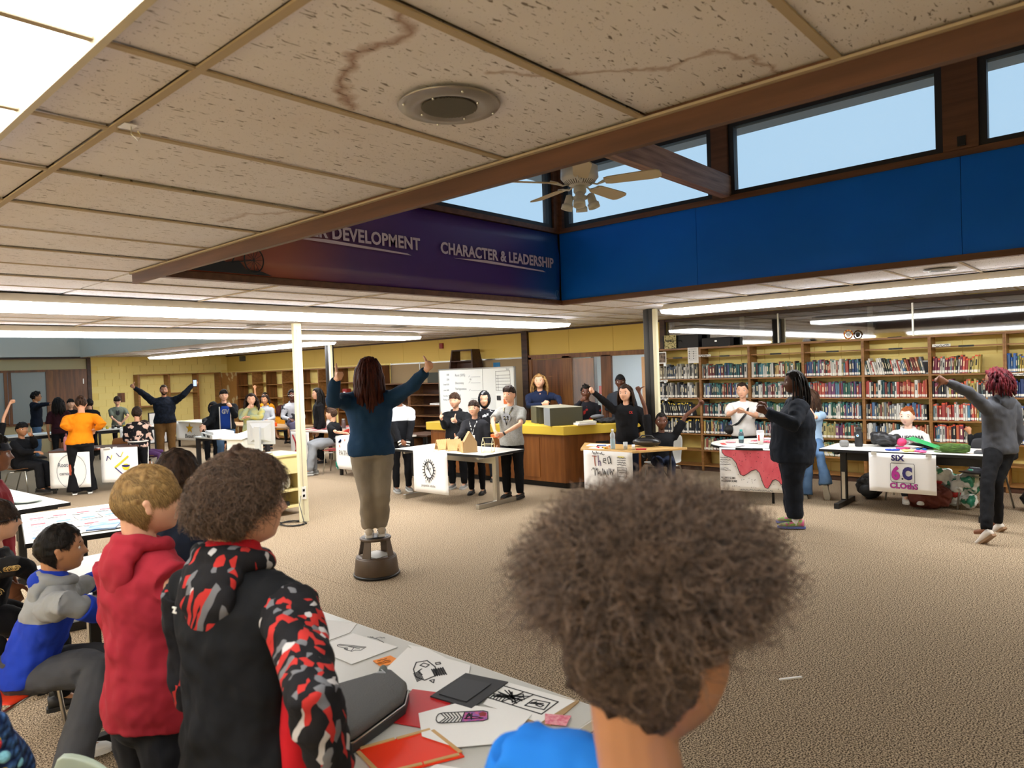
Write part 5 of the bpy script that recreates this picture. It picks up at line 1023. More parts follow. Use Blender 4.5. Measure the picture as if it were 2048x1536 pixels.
drawing('drawing_sheet', 'curled white sheet with a black ink car sketch', [(1.64, 2.16), (1.84, 2.26), (1.87, 1.93), (1.80, 1.87), (1.62, 1.85), (1.57, 2.0)], .7436, (1.70, 1.93), (1.80, 2.10), [[(a*.85+.02, b*.85) for a, b in q] for q in dollars()]+[[(.02+.01*k, .07), (.035+.01*k, .045)] for k in range(8)], m=INK, w=.0042)
o = thing('pompom', 'grey clay ball standing at the edge of the curled sheet', 'ball', (1.59, 2.10, .7445)); MB().ball((0, 0, .026), (.017, .017, .026), 18, 12).build('clay', mat('grey_clay', srgb('6e7672'), .9, bump=(90, .8, O1)), o, True)
o = flat('red_folder', 'dark red folder under the black frame', 'folder', [(1.60, 1.95), (1.66, 1.80), (1.46, 1.66), (1.40, 1.83)], .7424, mat('folder_red', srgb('c01c20'), .4), .003)
o = flat('card_mount', 'black cardboard mount lying across the sheets', 'frame', [(1.80, 1.885), (1.84, 1.71), (1.62, 1.675), (1.595, 1.85)], .7462, mat('black_card', (.02, .02, .022), .6), .004)
MB().prism([(.045, .085), (.075, -.035), (-.075, -.062), (-.092, .055)], .004, .006).build('inner_panel', mat('black_card2', (.012, .012, .014), .5), o)
o = flat('cardboard', 'piece of brown cardboard under the patterned drawing', 'cardboard', [(1.83, 1.72), (1.885, 1.43), (1.70, 1.405), (1.64, 1.60)], .7412, BAG, .003)
Z1 = [zig(.09, .05, .12, .07, 14, s) for s in (1, 2)]+[[(0, 0), (.25, 0), (.25, .10), (0, .10), (0, 0)], [(.09, 0), (.11, .10)], [(.13, 0), (.15, .1)], [(.17, .02), (.24, .03), (.23, .08), (.17, .07), (.17, .02)], zig(.2, .05, .05, .03, 10, 5), [(0, .03), (.09, .04)]]+[[(.01+.012*k, .03), (.015+.012*k, .0)] for k in range(7)]
drawing('drawing_sheet', 'heavy black patterned ink drawing at the table corner', [(1.84, 1.75), (1.875, 1.44), (1.69, 1.44), (1.67, 1.67)], .7444, (1.83, 1.73), (1.855, 1.46), [[(a, b-.12) for a, b in q] for q in Z1], m=INK, w=.004)
o = drawing('drawing_sheet', 'white sheet with a purple and black snowboard drawing', [(1.49, 1.79), (1.62, 1.74), (1.71, 1.49), (1.53, 1.44), (1.42, 1.54), (1.40, 1.67)], .7478, (1.49, 1.70), (1.64, 1.58), [], m=INK)
Ms = on(o, (1.485, 1.70), (1.60, 1.58))
bd = [(0, .01), (.005, -.005), (.02, -.012), (.15, -.012), (.165, -.003), (.165, .045), (.15, .055), (.02, .055), (.005, .048), (0, .03)]
MB().prism(bd[:], 0, .0006).build('board_white', PAPER, o).matrix_local = Ms
MB().prism([(.08, -.010), (.15, -.010), (.163, -.002), (.163, .043), (.15, .053), (.09, .053)], .0006, .001).build('board_purple', mat('purple_marker', srgb('8a5aa8'), noise=(90, srgb('c85a90'), .45, .55, O1)), o).matrix_local = Ms
MB().prism([(.14, .02), (.158, .02), (.16, .04), (.148, .05), (.135, .04)], .001, .0013).build('board_red', mat('red_marker', srgb('8a1c20')), o).matrix_local = Ms
ink('board_lines', [bd+[bd[0]], [(.08, -.01), (.09, .053)]]+[[(.01+.012*k, -.01), (.03+.01*k, .02), (.012+.011*k, .053)] for k in range(6)]+[zig(.12, .02, .06, .05, 12, 8)], .003, INK, o, Ms @ Matrix.Translation((0, 0, .0013)))
o = flat('orange_board', 'bright orange-red board edged with craft sticks', 'board', [(1.23, 1.77), (1.46, 1.68), (1.405, 1.49), (1.18, 1.60)], .7424, mat('bright_orange', srgb('f03408'), .35), .004)
for a, c in (((1.24, 1.765), (1.34, 1.727)), ((1.345, 1.722), (1.445, 1.683)), ((1.445, 1.672), (1.41, 1.51)), ((1.225, 1.755), (1.195, 1.62)), ((1.20, 1.605), (1.30, 1.555)), ((1.305, 1.552), (1.40, 1.507))):
    l = o.location; MB().bar((a[0]-l.x, a[1]-l.y, .0055), (c[0]-l.x, c[1]-l.y, .0055), .012, .003).build('craft_stick', STICK, o)
flat('drawing_sheet', 'pale sheet at the bottom edge of the table beside the orange board', 'paper', [(1.33, 1.53), (1.38, 1.40), (1.22, 1.34), (1.18, 1.52)], .7412)
flat('pink_drawing', 'small pink-crayoned scrap at the table corner', 'drawing', [(1.74, 1.46), (1.78, 1.385), (1.72, 1.36), (1.69, 1.42)], .7478, mat('pink_crayon', srgb('e8a0a8'), noise=(60, srgb('d86a80'), .4, .6, O1)))
flat('drawing_sheet', 'white sheet under the grey pencil case', 'paper', [(1.25, 2.25), (1.42, 2.28), (1.47, 2.0), (1.3, 1.98)], .7412)
# pencil case
pc = thing('pencil_case', 'charcoal fabric laptop case with a dark base on the foreground table', 'case', (1.375, 1.995, .7424), 0)
c5 = [(.205, .045), (.165, -.10), (.09, -.17), (-.16, -.235), (-.22, -.20), (-.17, .07), (-.07, .115), (.14, .062)]
MB().prism(c5, 0, .032).build('case_base', mat('case_dark', (.02, .02, .022), .6), pc, bevel=.006)
MB().prism([(x*.98, y*.98) for x, y in c5], .032, .068).build('case_top', mat('charcoal_felt', srgb('5c5c5c'), .95, bump=(200, .4, O1)), pc, True, bevel=.016)
b_ = MB().tube([(*[q*.99 for q in c5[k]], .034) for k in list(range(8))+[0]], .003, 5); b_.build('zip', CHROME, pc, True)
ink('emblem', [[(.135, .045), (.155, .015), (.165, .05)], [(.145, .045), (.16, .025)]], .004, mat('silver_plastic'), pc, Matrix.Translation((0, 0, .0683)))
MB().tube([(-.17, .05, .03), (-.1, .12, .05), (-.02, .15, .035)], .005, 6).build('strap', BLACKM, pc, True)
# chairs in front
ORG = mat('orange_shell', srgb('e8401c'), .4); chair('red-orange shell chair under the seated blue-grey hoodie boy', .82, 4.02, 2.3, ORG, seat_z=.45)
GRN = mat('sage_shell', srgb('a8b4a0'), .4); chair('pale green shell chair at the bottom edge of the photo', .41, 2.09, .124, GRN, seat_z=.45)
things_box('paper_scrap', 'thin white straw lying alone on the carpet', 'straw', 4.10, 1.50, 0, 4.115, 1.64, .008, PAPER, .9)
# --- back area
four = mat('black_wood', (.015, .014, .016), .4)
tc2 = four_leg('black_table', 'black-legged table with white name-card box in front of the boy in navy jacket', 6.42, 12.75, 7.2, 14.4, .74, mat('white_laminate'), four, 0, .07)
o = thing('white_tray', 'open white pizza-style box with black lettering on the black table', 'box', (6.62, 13.75, .741), -.25); MB().box(-.22, -.55, 0, .22, .55, .07).build('tray', WHITE, o); MB().box(-.18, -.45, .07, .2, .35, .12).build('lid', PAPER, o)
text('lettering', 'Pinball', .085, INK, o, plane_M((-.222, .35, .012), (0, -1, 0), (0, 0, 1)), 1.0, .001, .001); text('lettering', 'BURGERS', .06, INK, o, plane_M((-.222, -.05, .01), (0, -1, 0), (0, 0, 1)), 1.0, .001, .001)
four_leg('star_table', 'narrow white table behind the man with the gold star poster', 8.75, 19.1, 9.4, 20.75, .74, LAM, BLACKM)
p = poster('white poster with a gold star and scrawled word behind the man', (8.735, 20.7, .2), (.16, -1, 0), (0, 0, 1), 1.45, .52)
s5 = []
for k in range(10): a = math.pi/2+k*math.pi/5; r = .17 if k % 2 == 0 else .072; s5.append((.66+r*math.cos(a), .34+r*math.sin(a)*.85))
MB().prism(s5, .008, .012).build('star', mat('gold_star', srgb('d8a818'), .6), p); ink('star_outline', [s5+[s5[0]]], .008, mat('star_line', srgb('9a7410')), p, I4); hand(p, 'Beauties', .42, .07, .16, INK, 1.1, .001, shear=.2)
for k, (h, x, y, w_) in enumerate((('e6e2d6', 9.0, 20.2, .3), ('d8d070', 8.95, 20.4, .22), ('c8c8cc', 9.1, 19.7, .3), ('f0efe8', 9.0, 19.35, .25))): flat('paper', '%s sheet on the star poster table' % ('cream', 'yellow', 'grey', 'white')[k], 'paper', [(x-.15, y-w_/2), (x+.15, y-w_/2+.04), (x+.14, y+w_/2), (x-.14, y+w_/2-.04)], .741+.003*k, mat('sheet_'+h, srgb(h), .8), .003)
four_leg('long_table', 'long white table in front of the frosted windows', 4.0, 19.4, 6.0, 20.2, .74, LAM, BLACKM)
o = flat('paper', 'wide white paper roll on the table by the frosted windows', 'paper', [(4.9, 19.5), (5.9, 19.7), (5.8, 20.1), (4.8, 19.9)], .741)
four_leg('can_table', 'white table with a row of small dark cans near the yellow wall', 6.25, 19.3, 7.7, 19.95, .74, LAM, BLACKM)
for k in range(9):
    h, nm = (('1c1c1e', 'black'), ('c8b030', 'yellow'), ('2a2c30', 'dark'))[k % 3]; o = thing('paint_pot', '%s pot, %s from the left in the row on the can table' % (nm, NTH[k]), 'pot', (6.38+.13*k, 19.42, .741), 0, 'small pots on the can table'); MB().lathe([(.03, 0), (.034, .01), (.034, .06), (.028, .07)], 12).build('pot', mat('pot_'+h, srgb(h), .3), o, True); MB().lathe([(.03, .07), (.03, .078)], 12).build('lid', mat('pot_lid', srgb('8a8a80')), o)
p = poster('white poster with an orange scribble hanging from the can table', (6.75, 19.285, .18), (1, 0, 0), (0, 0, 1), .5, .54); hand(p, 'CAN', .05, .42, .1, GI, 1, .001); ink('orange_scribble', [zig(.3, .15, .2, .18, 14, 12)], .03, mat('orange_ink', srgb('d86a48')), p, I4)
four_leg('brown_table', 'brown table with posters in front of the woman in orange', 3.72, 13.62, 5.05, 14.4, .74, BROWNL, BLACKM, -.55); bpy.data.objects['brown_table'].location = (4.55, 14.1, 0)
dG = Vector((.62, -.62, 0)).normalized()
p = poster('white poster with a pencilled oval and cone on the brown table', (3.72, 13.84, .13), (.66, -.66, 0), (0, 0, 1), .66, .60)
ink('oval', [[(.36+.24*math.cos(k*math.pi/18), .28+.29*math.sin(k*math.pi/18)) for k in range(37)]], .006, GI, p, I4); hand(p, 'Root', .14, .36, .10, GI, .8); hand(p, 'canvas', .16, .22, .085, GI, .8); ink('orange_figure', [zig(.34, .3, .04, .28, 16, 3)], .012, mat('orange_ink'), p, I4)
p = poster('white poster with N U letters, yellow chevron and cool round face', (4.40, 13.5, .16), (.66, -.66, 0), (0, 0, 1), .62, .6)
YM = mat('yellow_marker', srgb('d8cc20'), .6); ink('letter_n', [[(.10, .38), (.12, .46), (.17, .40)]], .014, NV, p, I4); ink('letter_n_yellow', [[(.17, .40), (.19, .47)]], .014, YM, p, I4); ink('letter_u', [[(.27, .5), (.31, .45), (.34, .44)]], .012, NV, p, I4); ink('letter_u_yellow', [[(.34, .44), (.38, .52)]], .012, YM, p, I4)
ink('yellow_bar', [[(.24, .26), (.46, .44)]], .03, YM, p, I4); ink('blue_bar', [[(.24, .25), (.40, .10)]], .018, NV, p, I4); MB().prism([(.42+.06*math.cos(k*math.pi/10), .26+.055*math.sin(k*math.pi/10)) for k in range(20)], .008, .011).build('round_face', YM, p); ink('shades', [[(.37, .275), (.415, .265)], [(.43, .265), (.475, .275)], [(.36, .285), (.48, .285)]], .02, NV, p, I4 @ Matrix.Translation((0, 0, .003)))
o = thing('pink_flask', 'pink insulated flask with a loop lid on the brown table', 'flask', (4.02, 13.95, .741)); MB().lathe([(.04, 0), (.045, .01), (.045, .19), (.04, .20), (.04, .22), (.03, .24)], 22).build('flask_body', mat('flask_pink', srgb('c8848c'), .4), o, True); MB().tube([(0, -.03, .235), (0, -.03, .275), (0, .0, .29), (0, .03, .275), (0, .03, .235)], .008, 6).build('loop', mat('flask_pink2', srgb('b06c74')), o, True)
for k in range(6):
    h, nm = (('8a4a30', 'brown'), ('c8c4bc', 'white'), ('3a3c40', 'dark'))[k % 3]; o = thing('craft_supply', '%s craft tray, %s from the pink flask on the brown table' % (nm, NTH[k]), 'tray', (4.08+.10*k, 13.78-.09*k+.05*(k % 2), .741), k*.6); MB().box(-.05, -.03, 0, .05, .03, .02).build('tray', mat('tray_'+h, srgb(h)), o); MB().box(-.04, -.02, .02, .02, .02, .028).build('contents', PAPER, o)
BCH = mat('brown_shell', srgb('6a4026'), .4, noise=(3, srgb('542e18'), .35, .7, (6, 6, .6)))
chair('brown wooden chair behind the pink flask', 4.35, 14.75, -1.9, BCH, seat_z=.46); chair('tan wooden chair right of the woman in orange', 5.15, 14.55, -1.9, mat('tan_shell', srgb('8a5a2c'), .4), seat_z=.46); chair('wooden chair under the boy in black at left', 3.5, 14.56, 2.4, mat('tan_shell'), seat_z=.45); chair('wooden chair under the purple-legged person', 5.50, 14.42, 2.4, mat('tan_shell'), seat_z=.45)
four_leg('side_table', 'table with the PATH poster behind the woman on the stool', 7.72, 9.9, 8.45, 11.36, .74, LAM, BLACKM)
four_leg('craft_table', 'table with red craft papers beyond the boy in grey trousers', 8.2, 11.95, 9.35, 13.75, .74, mat('speckled_top', srgb('c8bab0'), .4), BLACKM)
for k in range(16):
    h, nm = (('c8303c', 'red'), ('e8e0e0', 'white'), ('d85a64', 'pink'), ('b02830', 'dark red'))[k % 4]; x, y = 8.35+.26*(k//4), 12.15+.42*(k % 4); flat('craft_paper', '%s paper scrap, %s row back, %s from left, on the craft table' % (nm, NTH[k//4], NTH[3-k % 4]), 'paper', [(x-.1, y-.1), (x+.1, y-.08), (x+.08, y+.1), (x-.09, y+.08)], .741+.0014*k, mat('cp_'+h, srgb(h), .8), .001, 'paper scraps on the craft table')
p = poster('white poster with blue corner blob and the word PATH on the craft table', (7.70, 11.34, .13), (0, -1, 0), (0, 0, 1), .52, .60); ink('blue_blob', [zig(.15, .52, .08, .05, 8, 2)], .03, mat('blue_blob', srgb('2a5ab0')), p, I4); ink('orange_blob', [[(.13, .44), (.14, .41)], [(.3, .53), (.31, .56)]], .02, mat('orange_ink'), p, I4); hand(p, 'PATH', .1, .26, .13, mat('faint_ink'), .9); ink('green_corner', [[(.0, .12), (.05, .0)], [(0, .05), (.06, .02)]], .03, mat('teal_ink', srgb('2a9a80')), p, I4)
p = poster('white poster partly hidden behind the monitor', (8.18, 13.7, .13), (0, -1, 0), (0, 0, 1), .7, .58); ink('red_curve', [[(.1, .5), (.2, .35), (.22, .2), (.12, .08)]], .05, mat('cp_c8303c'), p, I4)
chair('red shell chair of the boy in grey trousers', 7.9, 11.62, -.9, mat('red_shell', srgb('b82a20'), .4))
for k, (x, y, nm, h) in enumerate(((8.5, 12.75, 'clear', 'b8b0b0'), (8.7, 12.5, 'dark', '4a3a3a'))): o = thing('craft_jar', '%s jar standing on the craft table' % nm, 'jar', (x, y, .764)); MB().lathe([(.04, 0), (.045, .01), (.045, .15), (.03, .18)], 14).build('jar', mat('jar_'+h, srgb(h), .2), o, True); MB().lathe([(.032, .18), (.032, .20)], 14).build('lid', mat('pot_lid'), o)
four_leg('bench_table', 'far table on which the children sit in front of the cubbies', 8.5, 14.2, 9.2, 18.6, .74, mat('bench_top', srgb('a88a6a'), .4), BLACKM)
things_box('orange_cup', 'small bright orange cup on the far table', 'cup', 8.6, 15.1, .741, 8.68, 15.2, .83, mat('cup_orange', srgb('e86020')))
for k, (y, z, nm) in enumerate(((18.45, 1.37, 'red canister on an upper cubby shelf left of the pole'), (16.1, 1.29, 'dark red canister on a cubby shelf right of the pole'), (16.0, .92, 'dark red canister low in the cubbies'))): o = thing('red_canister', nm, 'canister', (11.35, y, z)); MB().box(-.08, -.1, 0, .08, .1, .22).build('body', mat('canister_red', srgb('8a1c1c'), .4), o, bevel=.02); MB().box(-.085, -.04, .04, -.08, .04, .14).build('sticker', PAPER, o)
o = thing('teal_bottle', 'teal bottle with a black lid standing on the cubby ledge', 'bottle', (11.3, 18.2, 1.052)); MB().lathe([(.05, 0), (.055, .01), (.055, .15), (.04, .17)], 16).build('bottle_body', mat('teal_metal', srgb('3a9a98'), .3), o, True); MB().lathe([(.045, .17), (.045, .22), (.02, .24)], 16).build('lid', BLACKM, o, True)
four_leg('dark_side_table', 'small dark brown table behind the boy in black and white hoodie', 8.75, 9.95, 9.35, 10.7, .70, DKWOOD, BLACKM)
four_leg('black_side_table', 'black side table with a white bin by the low bookcase', 10.45, 10.95, 11.0, 11.6, .74, four, four)
o = thing('white_bin', 'white plastic bin on the black side table', 'bin', (10.72, 11.25, .741)); MB().add([(-.12, -.16, 0), (.12, -.16, 0), (.12, .16, 0), (-.12, .16, 0), (-.15, -.19, .17), (.15, -.19, .17), (.15, .19, .17), (-.15, .19, .17)], [(0,3,2,1), (0,1,5,4), (1,2,6,5), (2,3,7,6), (3,0,4,7), (4,5,6,7)]).build('bin_body', mat('bin_white', srgb('c8c8c4'), .5), o); MB().box(-.16, -.2, .165, .16, .2, .18).build('rim', WHITE, o)
things_box('paper_stack', 'short stack of papers on the low bookcase shelf', 'paper', 11.2, 12.2, 1.102, 11.42, 12.6, 1.14, PAPER)
PEOPLE = [
('afro','boy with a big brown afro and blue tee,back to camera in the foreground',(0.718,0.454,0),(1,0.021,0),(0.962,-0.273,0),1.63,0,1,{'hc':(0.022,-0.006,1.517),'nk':(0,0,1.359),'pel':(0,0,0.856),'sR':(0.004,-0.183,1.319),'sL':(-0.004,0.183,1.319),'eR':(-0.005,-0.24,1.025),'wR':(0.076,-0.222,0.789),'eL':(-0.015,0.239,1.025),'wL':(0.067,0.225,0.789),'hR':(0.002,-0.085,0.836),'kR':(0.017,-0.094,0.465),'aR':(0.002,-0.1,0.08),'hL':(-0.002,0.085,0.836),'kL':(0.013,0.095,0.465),'aL':(-0.002,0.1,0.08)},{'R':('relax',(1,0.021,0)),'L':('relax',(1,0.021,0))},{'sk':'tan','top':('tee','blue'),'bot':'navy','hair':('afro','hbrown'),'near':1}),
('camo','boy in black hoodie with red and grey streaked sleeves beside the table',(0.848,1.7,0),(0.982,0.188,0),(0.996,-0.09,0),1.668,0,1,{'hc':(0.023,-0.002,1.554),'nk':(0,0,1.394),'pel':(0,0,0.876),'sR':(0.035,-0.184,1.302),'sL':(-0.035,0.184,1.302),'eR':(-0.064,-0.441,1.208),'wR':(0.016,-0.37,0.982),'eL':(-0.015,0.238,1.019),'wL':(0.191,0.142,1.019),'hR':(0.016,-0.085,0.856),'kR':(0.033,-0.092,0.475),'aR':(0.019,-0.1,0.082),'hL':(-0.016,0.085,0.856),'kL':(-0.003,0.098,0.475),'aL':(-0.019,0.1,0.082)},{'R':('relax',(0.89,-0.456,0)),'L':('relax',(0,0,1))},{'sk':'fair','top':('hoodie','blacksw'),'bot':'blackpant','hair':('curly','hbrown2'),'near':1,'camo':1}),
('red','blond boy in a red hoodie and dark jeans',(0.912,2.459,0),(0.992,0.125,0),(0.971,-0.239,0),1.587,0,1,{'hc':(0.022,-0.005,1.475),'nk':(0,0,1.318),'pel':(0,0,0.833),'sR':(0.022,-0.176,1.231),'sL':(-0.022,0.176,1.231),'eR':(0.168,0.004,1.077),'wR':(0.353,0.15,1.045),'eL':(0.002,0.227,0.961),'wL':(0.191,0.123,0.961),'hR':(0.01,-0.082,0.813),'kR':(0.026,-0.09,0.452),'aR':(0.012,-0.097,0.077),'hL':(-0.01,0.082,0.813),'kL':(0.003,0.094,0.452),'aL':(-0.012,0.097,0.077)},{'R':('relax',(0,0,1)),'L':('relax',(0,0,1))},{'sk':'fair','top':('hoodie','redsw'),'bot':'darkjean','hair':('bowl','hblond'),'near':1}),
('greyblue','boy seated in grey and royal-blue hoodie on the orange chair',(0.92,3.927,0),(0.973,-0.232,0),(0.973,-0.232,0),1.5,0,1,{'hc':(0.124,-0.139,1.103),'nk':(0.103,-0.134,0.949),'pel':(0,0,0.55),'sR':(0.044,-0.272,0.873),'sL':(0.122,0.055,0.873),'eR':(0.03,-0.523,0.949),'wR':(0.206,-0.443,0.834),'eL':(0.288,0.244,0.797),'wL':(0.482,0.357,0.81),'hR':(-0.018,-0.076,0.53),'kR':(0.212,-0.348,0.578),'aR':(-0.032,-0.527,0.1),'hL':(0.018,0.076,0.53),'kL':(0.354,-0.048,0.493),'aL':(0.194,0.022,0.1)},{'R':('relax',(0,0,1)),'L':('relax',(0,0,1))},{'sk':'tan','top':('hoodie','greyblue'),'bot':'greypant','hair':('short','hblack'),'near':1,'shoes':'whites'}),
('navyback','dark-haired boy in navy jacket standing between the blond and curly boys',(1.225,2.951,0),(0.797,0.605,0),(0.889,0.457,0),1.575,0,1,{'hc':(0.02,0.01,1.464),'nk':(0,0,1.307),'pel':(0,0,0.827),'sR':(0.107,-0.141,1.22),'sL':(-0.107,0.141,1.22),'eR':(0.132,-0.191,0.937),'wR':(0.185,-0.13,0.708),'eL':(-0.148,0.178,0.937),'wL':(-0.076,0.214,0.708),'hR':(0.05,-0.065,0.807),'kR':(0.068,-0.064,0.449),'aR':(0.059,-0.077,0.077),'hL':(-0.05,0.065,0.807),'kL':(-0.044,0.082,0.449),'aL':(-0.059,0.077,0.077)},{'R':('relax',(0.797,0.605,0)),'L':('relax',(0.797,0.605,0))},{'sk':'fair','top':('jacket','navy2'),'bot':'blackpant','hair':('short2','hdark'),'near':1}),
('headband','person with navy headband in profile at the left edge',(1.079,5.23,0),(0.985,-0.172,0),(0.985,-0.172,0),1.573,0,1,{'hc':(0.022,-0.004,1.461),'nk':(0,0,1.304),'pel':(0,0,0.826),'sR':(-0.03,-0.174,1.218),'sL':(0.03,0.174,1.218),'eR':(-0.05,-0.226,0.935),'wR':(0.031,-0.224,0.707),'eL':(0.03,0.229,0.935),'wL':(0.105,0.2,0.707),'hR':(-0.014,-0.081,0.806),'kR':(-0.001,-0.093,0.448),'aR':(-0.017,-0.095,0.076),'hL':(0.014,0.081,0.806),'kL':(0.031,0.088,0.448),'aL':(0.017,0.095,0.076)},{'R':('relax',(0.985,-0.172,0)),'L':('relax',(0.985,-0.172,0))},{'sk':'brown','top':('tee','redd'),'bot':'blackpant','hair':('curly','hblack'),'near':2,'band':1}),
('swirl','person with glasses and black shirt with gold swirls at the left edge',(0.906,4.694,0),(0.956,-0.293,0),(0.956,-0.293,0),1.45,0,1,{'hc':(0.077,-0.086,1.153),'nk':(0.056,-0.08,1.001),'pel':(0,0,0.686),'sR':(-0.005,-0.216,0.925),'sL':(0.09,0.095,0.925),'eR':(0.085,-0.449,0.966),'wR':(0.187,-0.287,0.864),'eL':(0.095,0.146,0.664),'wL':(0.16,0.111,0.453),'hR':(-0.022,-0.072,0.666),'kR':(0.304,-0.172,0.505),'aR':(0.323,-0.178,0.143),'hL':(0.022,0.072,0.666),'kL':(0.348,-0.028,0.505),'aL':(0.367,-0.034,0.143)},{'R':('relax',(0,0,1)),'L':('relax',(0.956,-0.293,0))},{'sk':'fair','top':('long','swirl'),'bot':'blackpant','hair':('bowl','hdark'),'near':2,'glasses':1}),
('knit','person in a chunky blue knit sweater cut off at the left edge',(0.286,2.094,0),(0.973,-0.232,0),(0.973,-0.232,0),1.525,0,1.25,{'hc':(0.022,-0.005,1.414),'nk':(0,0,1.259),'pel':(0,0,0.801),'sR':(-0.043,-0.181,1.176),'sL':(0.043,0.181,1.176),'eR':(0.029,-0.437,1.193),'wR':(0.109,-0.299,1.03),'eL':(0.046,0.235,0.901),'wL':(0.116,0.202,0.68),'hR':(-0.02,-0.085,0.781),'kR':(-0.008,-0.098,0.435),'aR':(-0.024,-0.099,0.074),'hL':(0.02,0.085,0.781),'kL':(0.037,0.091,0.435),'aL':(0.024,0.099,0.074)},{'R':('relax',(0,0,1)),'L':('relax',(0.973,-0.232,0))},{'sk':'fair','top':('long','knit'),'bot':'blackpant','hair':('short','hdark'),'near':2,'pom':1}),
('leader','woman with long auburn hair and navy sweatshirt standing on the stool,thumbs up',(3.979,5.304,0.362),(0.601,0.799,0),(0.883,0.47,0),1.654,0,1.3,{'hc':(0.007,-0.008,1.532),'nk':(-0.015,-0.019,1.36),'pel':(0,0,0.846),'sR':(0.152,-0.139,1.269),'sL':(-0.176,0.107,1.269),'eR':(0.157,-0.408,1.376),'wR':(0.165,-0.608,1.522),'eL':(-0.424,-0.04,1.283),'wL':(-0.475,-0.186,1.477),'hR':(0.077,-0.058,0.826),'kR':(0.022,-0.099,0.424),'aR':(0.122,0.053,0.075),'hL':(-0.077,0.058,0.826),'kL':(-0.08,-0.019,0.433),'aL':(0.015,0.102,0.075)},{'R':('thumb',(0,0,1)),'L':('thumb',(0,0,1))},{'sk':'fair','top':('long','navysw'),'bot':'khaki','hair':('long','hauburn',0.44),'glasses':1,'shoes':'beiges'}),
('braids','person in dark navy sweats with long braids facing left in the middle of the floor',(7.955,2.949,0),(-0.424,0.906,-0),(-0.424,0.906,-0),1.735,0,1.75,{'hc':(0.029,-0.032,1.611),'nk':(0.039,-0.055,1.437),'pel':(0,0,0.826),'sR':(0.255,0.058,1.342),'sL':(-0.189,-0.15,1.342),'eR':(0.326,0.228,1.1),'wR':(0.267,0.406,1.29),'eL':(-0.439,-0.187,1.174),'wL':(-0.533,0.07,1.313),'hR':(0.106,0.05,0.806),'kR':(0.109,0.068,0.495),'aR':(0.12,0.056,0.085),'hL':(-0.106,-0.05,0.806),'kL':(-0.122,-0.04,0.495),'aL':(-0.12,-0.056,0.085)},{'R':('fist',(0,0,1)),'L':('fist',(0,0,1))},{'sk':'dark','top':('long','navy3'),'bot':'navy4','hair':('braids','hblack'),'shoes':'tiedye','sweats':1}),
('greyhood','person in grey hoodie with dark red curls pointing thumb down at right',(8.848,1.137,0),(0.508,0.861,0),(0.217,0.976,0),1.687,0,1,{'hc':(0.005,0.024,1.564),'nk':(0,0,1.391),'pel':(0,0,0.886),'sR':(0.163,-0.096,1.299),'sL':(-0.163,0.096,1.299),'eR':(0.209,-0.135,0.995),'wR':(0.237,-0.053,0.75),'eL':(-0.379,0.207,1.466),'wL':(-0.527,0.38,1.576),'hR':(0.076,-0.045,0.866),'kR':(-0.126,0.029,0.522),'aR':(-0.038,0.035,0.09),'hL':(-0.076,0.045,0.866),'kL':(-0.359,0.069,0.578),'aL':(-0.684,0.041,0.14)},{'R':('relax',(0.508,0.861,0)),'L':('thumb',(0,0,-1))},{'sk':'brown','top':('hoodie','greysw'),'bot':'blackpant','hair':('redcurl','hred'),'glasses':1,'shoes':'whitebrown'}),
('calhood','girl in white hoodie with black college lettering seated behind the table',(10.006,2.25,0),(-0.958,-0.288,0),(-0.996,0.092,-0),1.464,0,1,{'hc':(-0.023,0.002,1.094),'nk':(0,0,0.929),'pel':(0,0,0.54),'sR':(-0.047,0.157,0.848),'sL':(0.047,-0.157,0.848),'eR':(-0.131,0.193,0.629),'wR':(-0.302,0.05,0.599),'eL':(-0.003,-0.233,0.629),'wL':(-0.225,-0.208,0.599),'hR':(-0.022,0.073,0.52),'kR':(-0.351,-0.026,0.505),'aR':(-0.37,-0.032,0.139),'hL':(0.022,-0.073,0.52),'kL':(-0.308,-0.172,0.505),'aL':(-0.327,-0.178,0.139)},{'R':('relax',(0.083,-0.275,0.958)),'L':('relax',(-0.083,0.275,0.958))},{'sk':'pale','top':('hoodie','whitesw'),'bot':'darkjean','hair':('bunred','hginger'),'shoes':'whites','decal':'cal'}),
('hiddenR','seated person in black hidden behind the grey hoodie,one fist up',(10.483,1.418,0),(-0.999,-0.047,-0),(-0.999,-0.047,-0),1.4,0,1,{'hc':(-0.023,-0.001,1.04),'nk':(0,0,0.878),'pel':(0,0,0.54),'sR':(-0.007,0.157,0.801),'sL':(0.007,-0.157,0.801),'eR':(-0.211,0.184,0.668),'wR':(-0.196,0.214,0.875),'eL':(-0.06,-0.216,0.591),'wL':(-0.26,-0.141,0.561),'hR':(-0.003,0.073,0.52),'kR':(-0.332,0.057,0.505),'aR':(-0.352,0.056,0.155),'hL':(0.003,-0.073,0.52),'kL':(-0.325,-0.088,0.505),'aL':(-0.345,-0.089,0.155)},{'R':('fist',(0,0,1)),'L':('relax',(-0.014,0.287,0.958))},{'sk':'tan','top':('long','blacksw'),'bot':'blackpant','hair':('short','hblack')}),
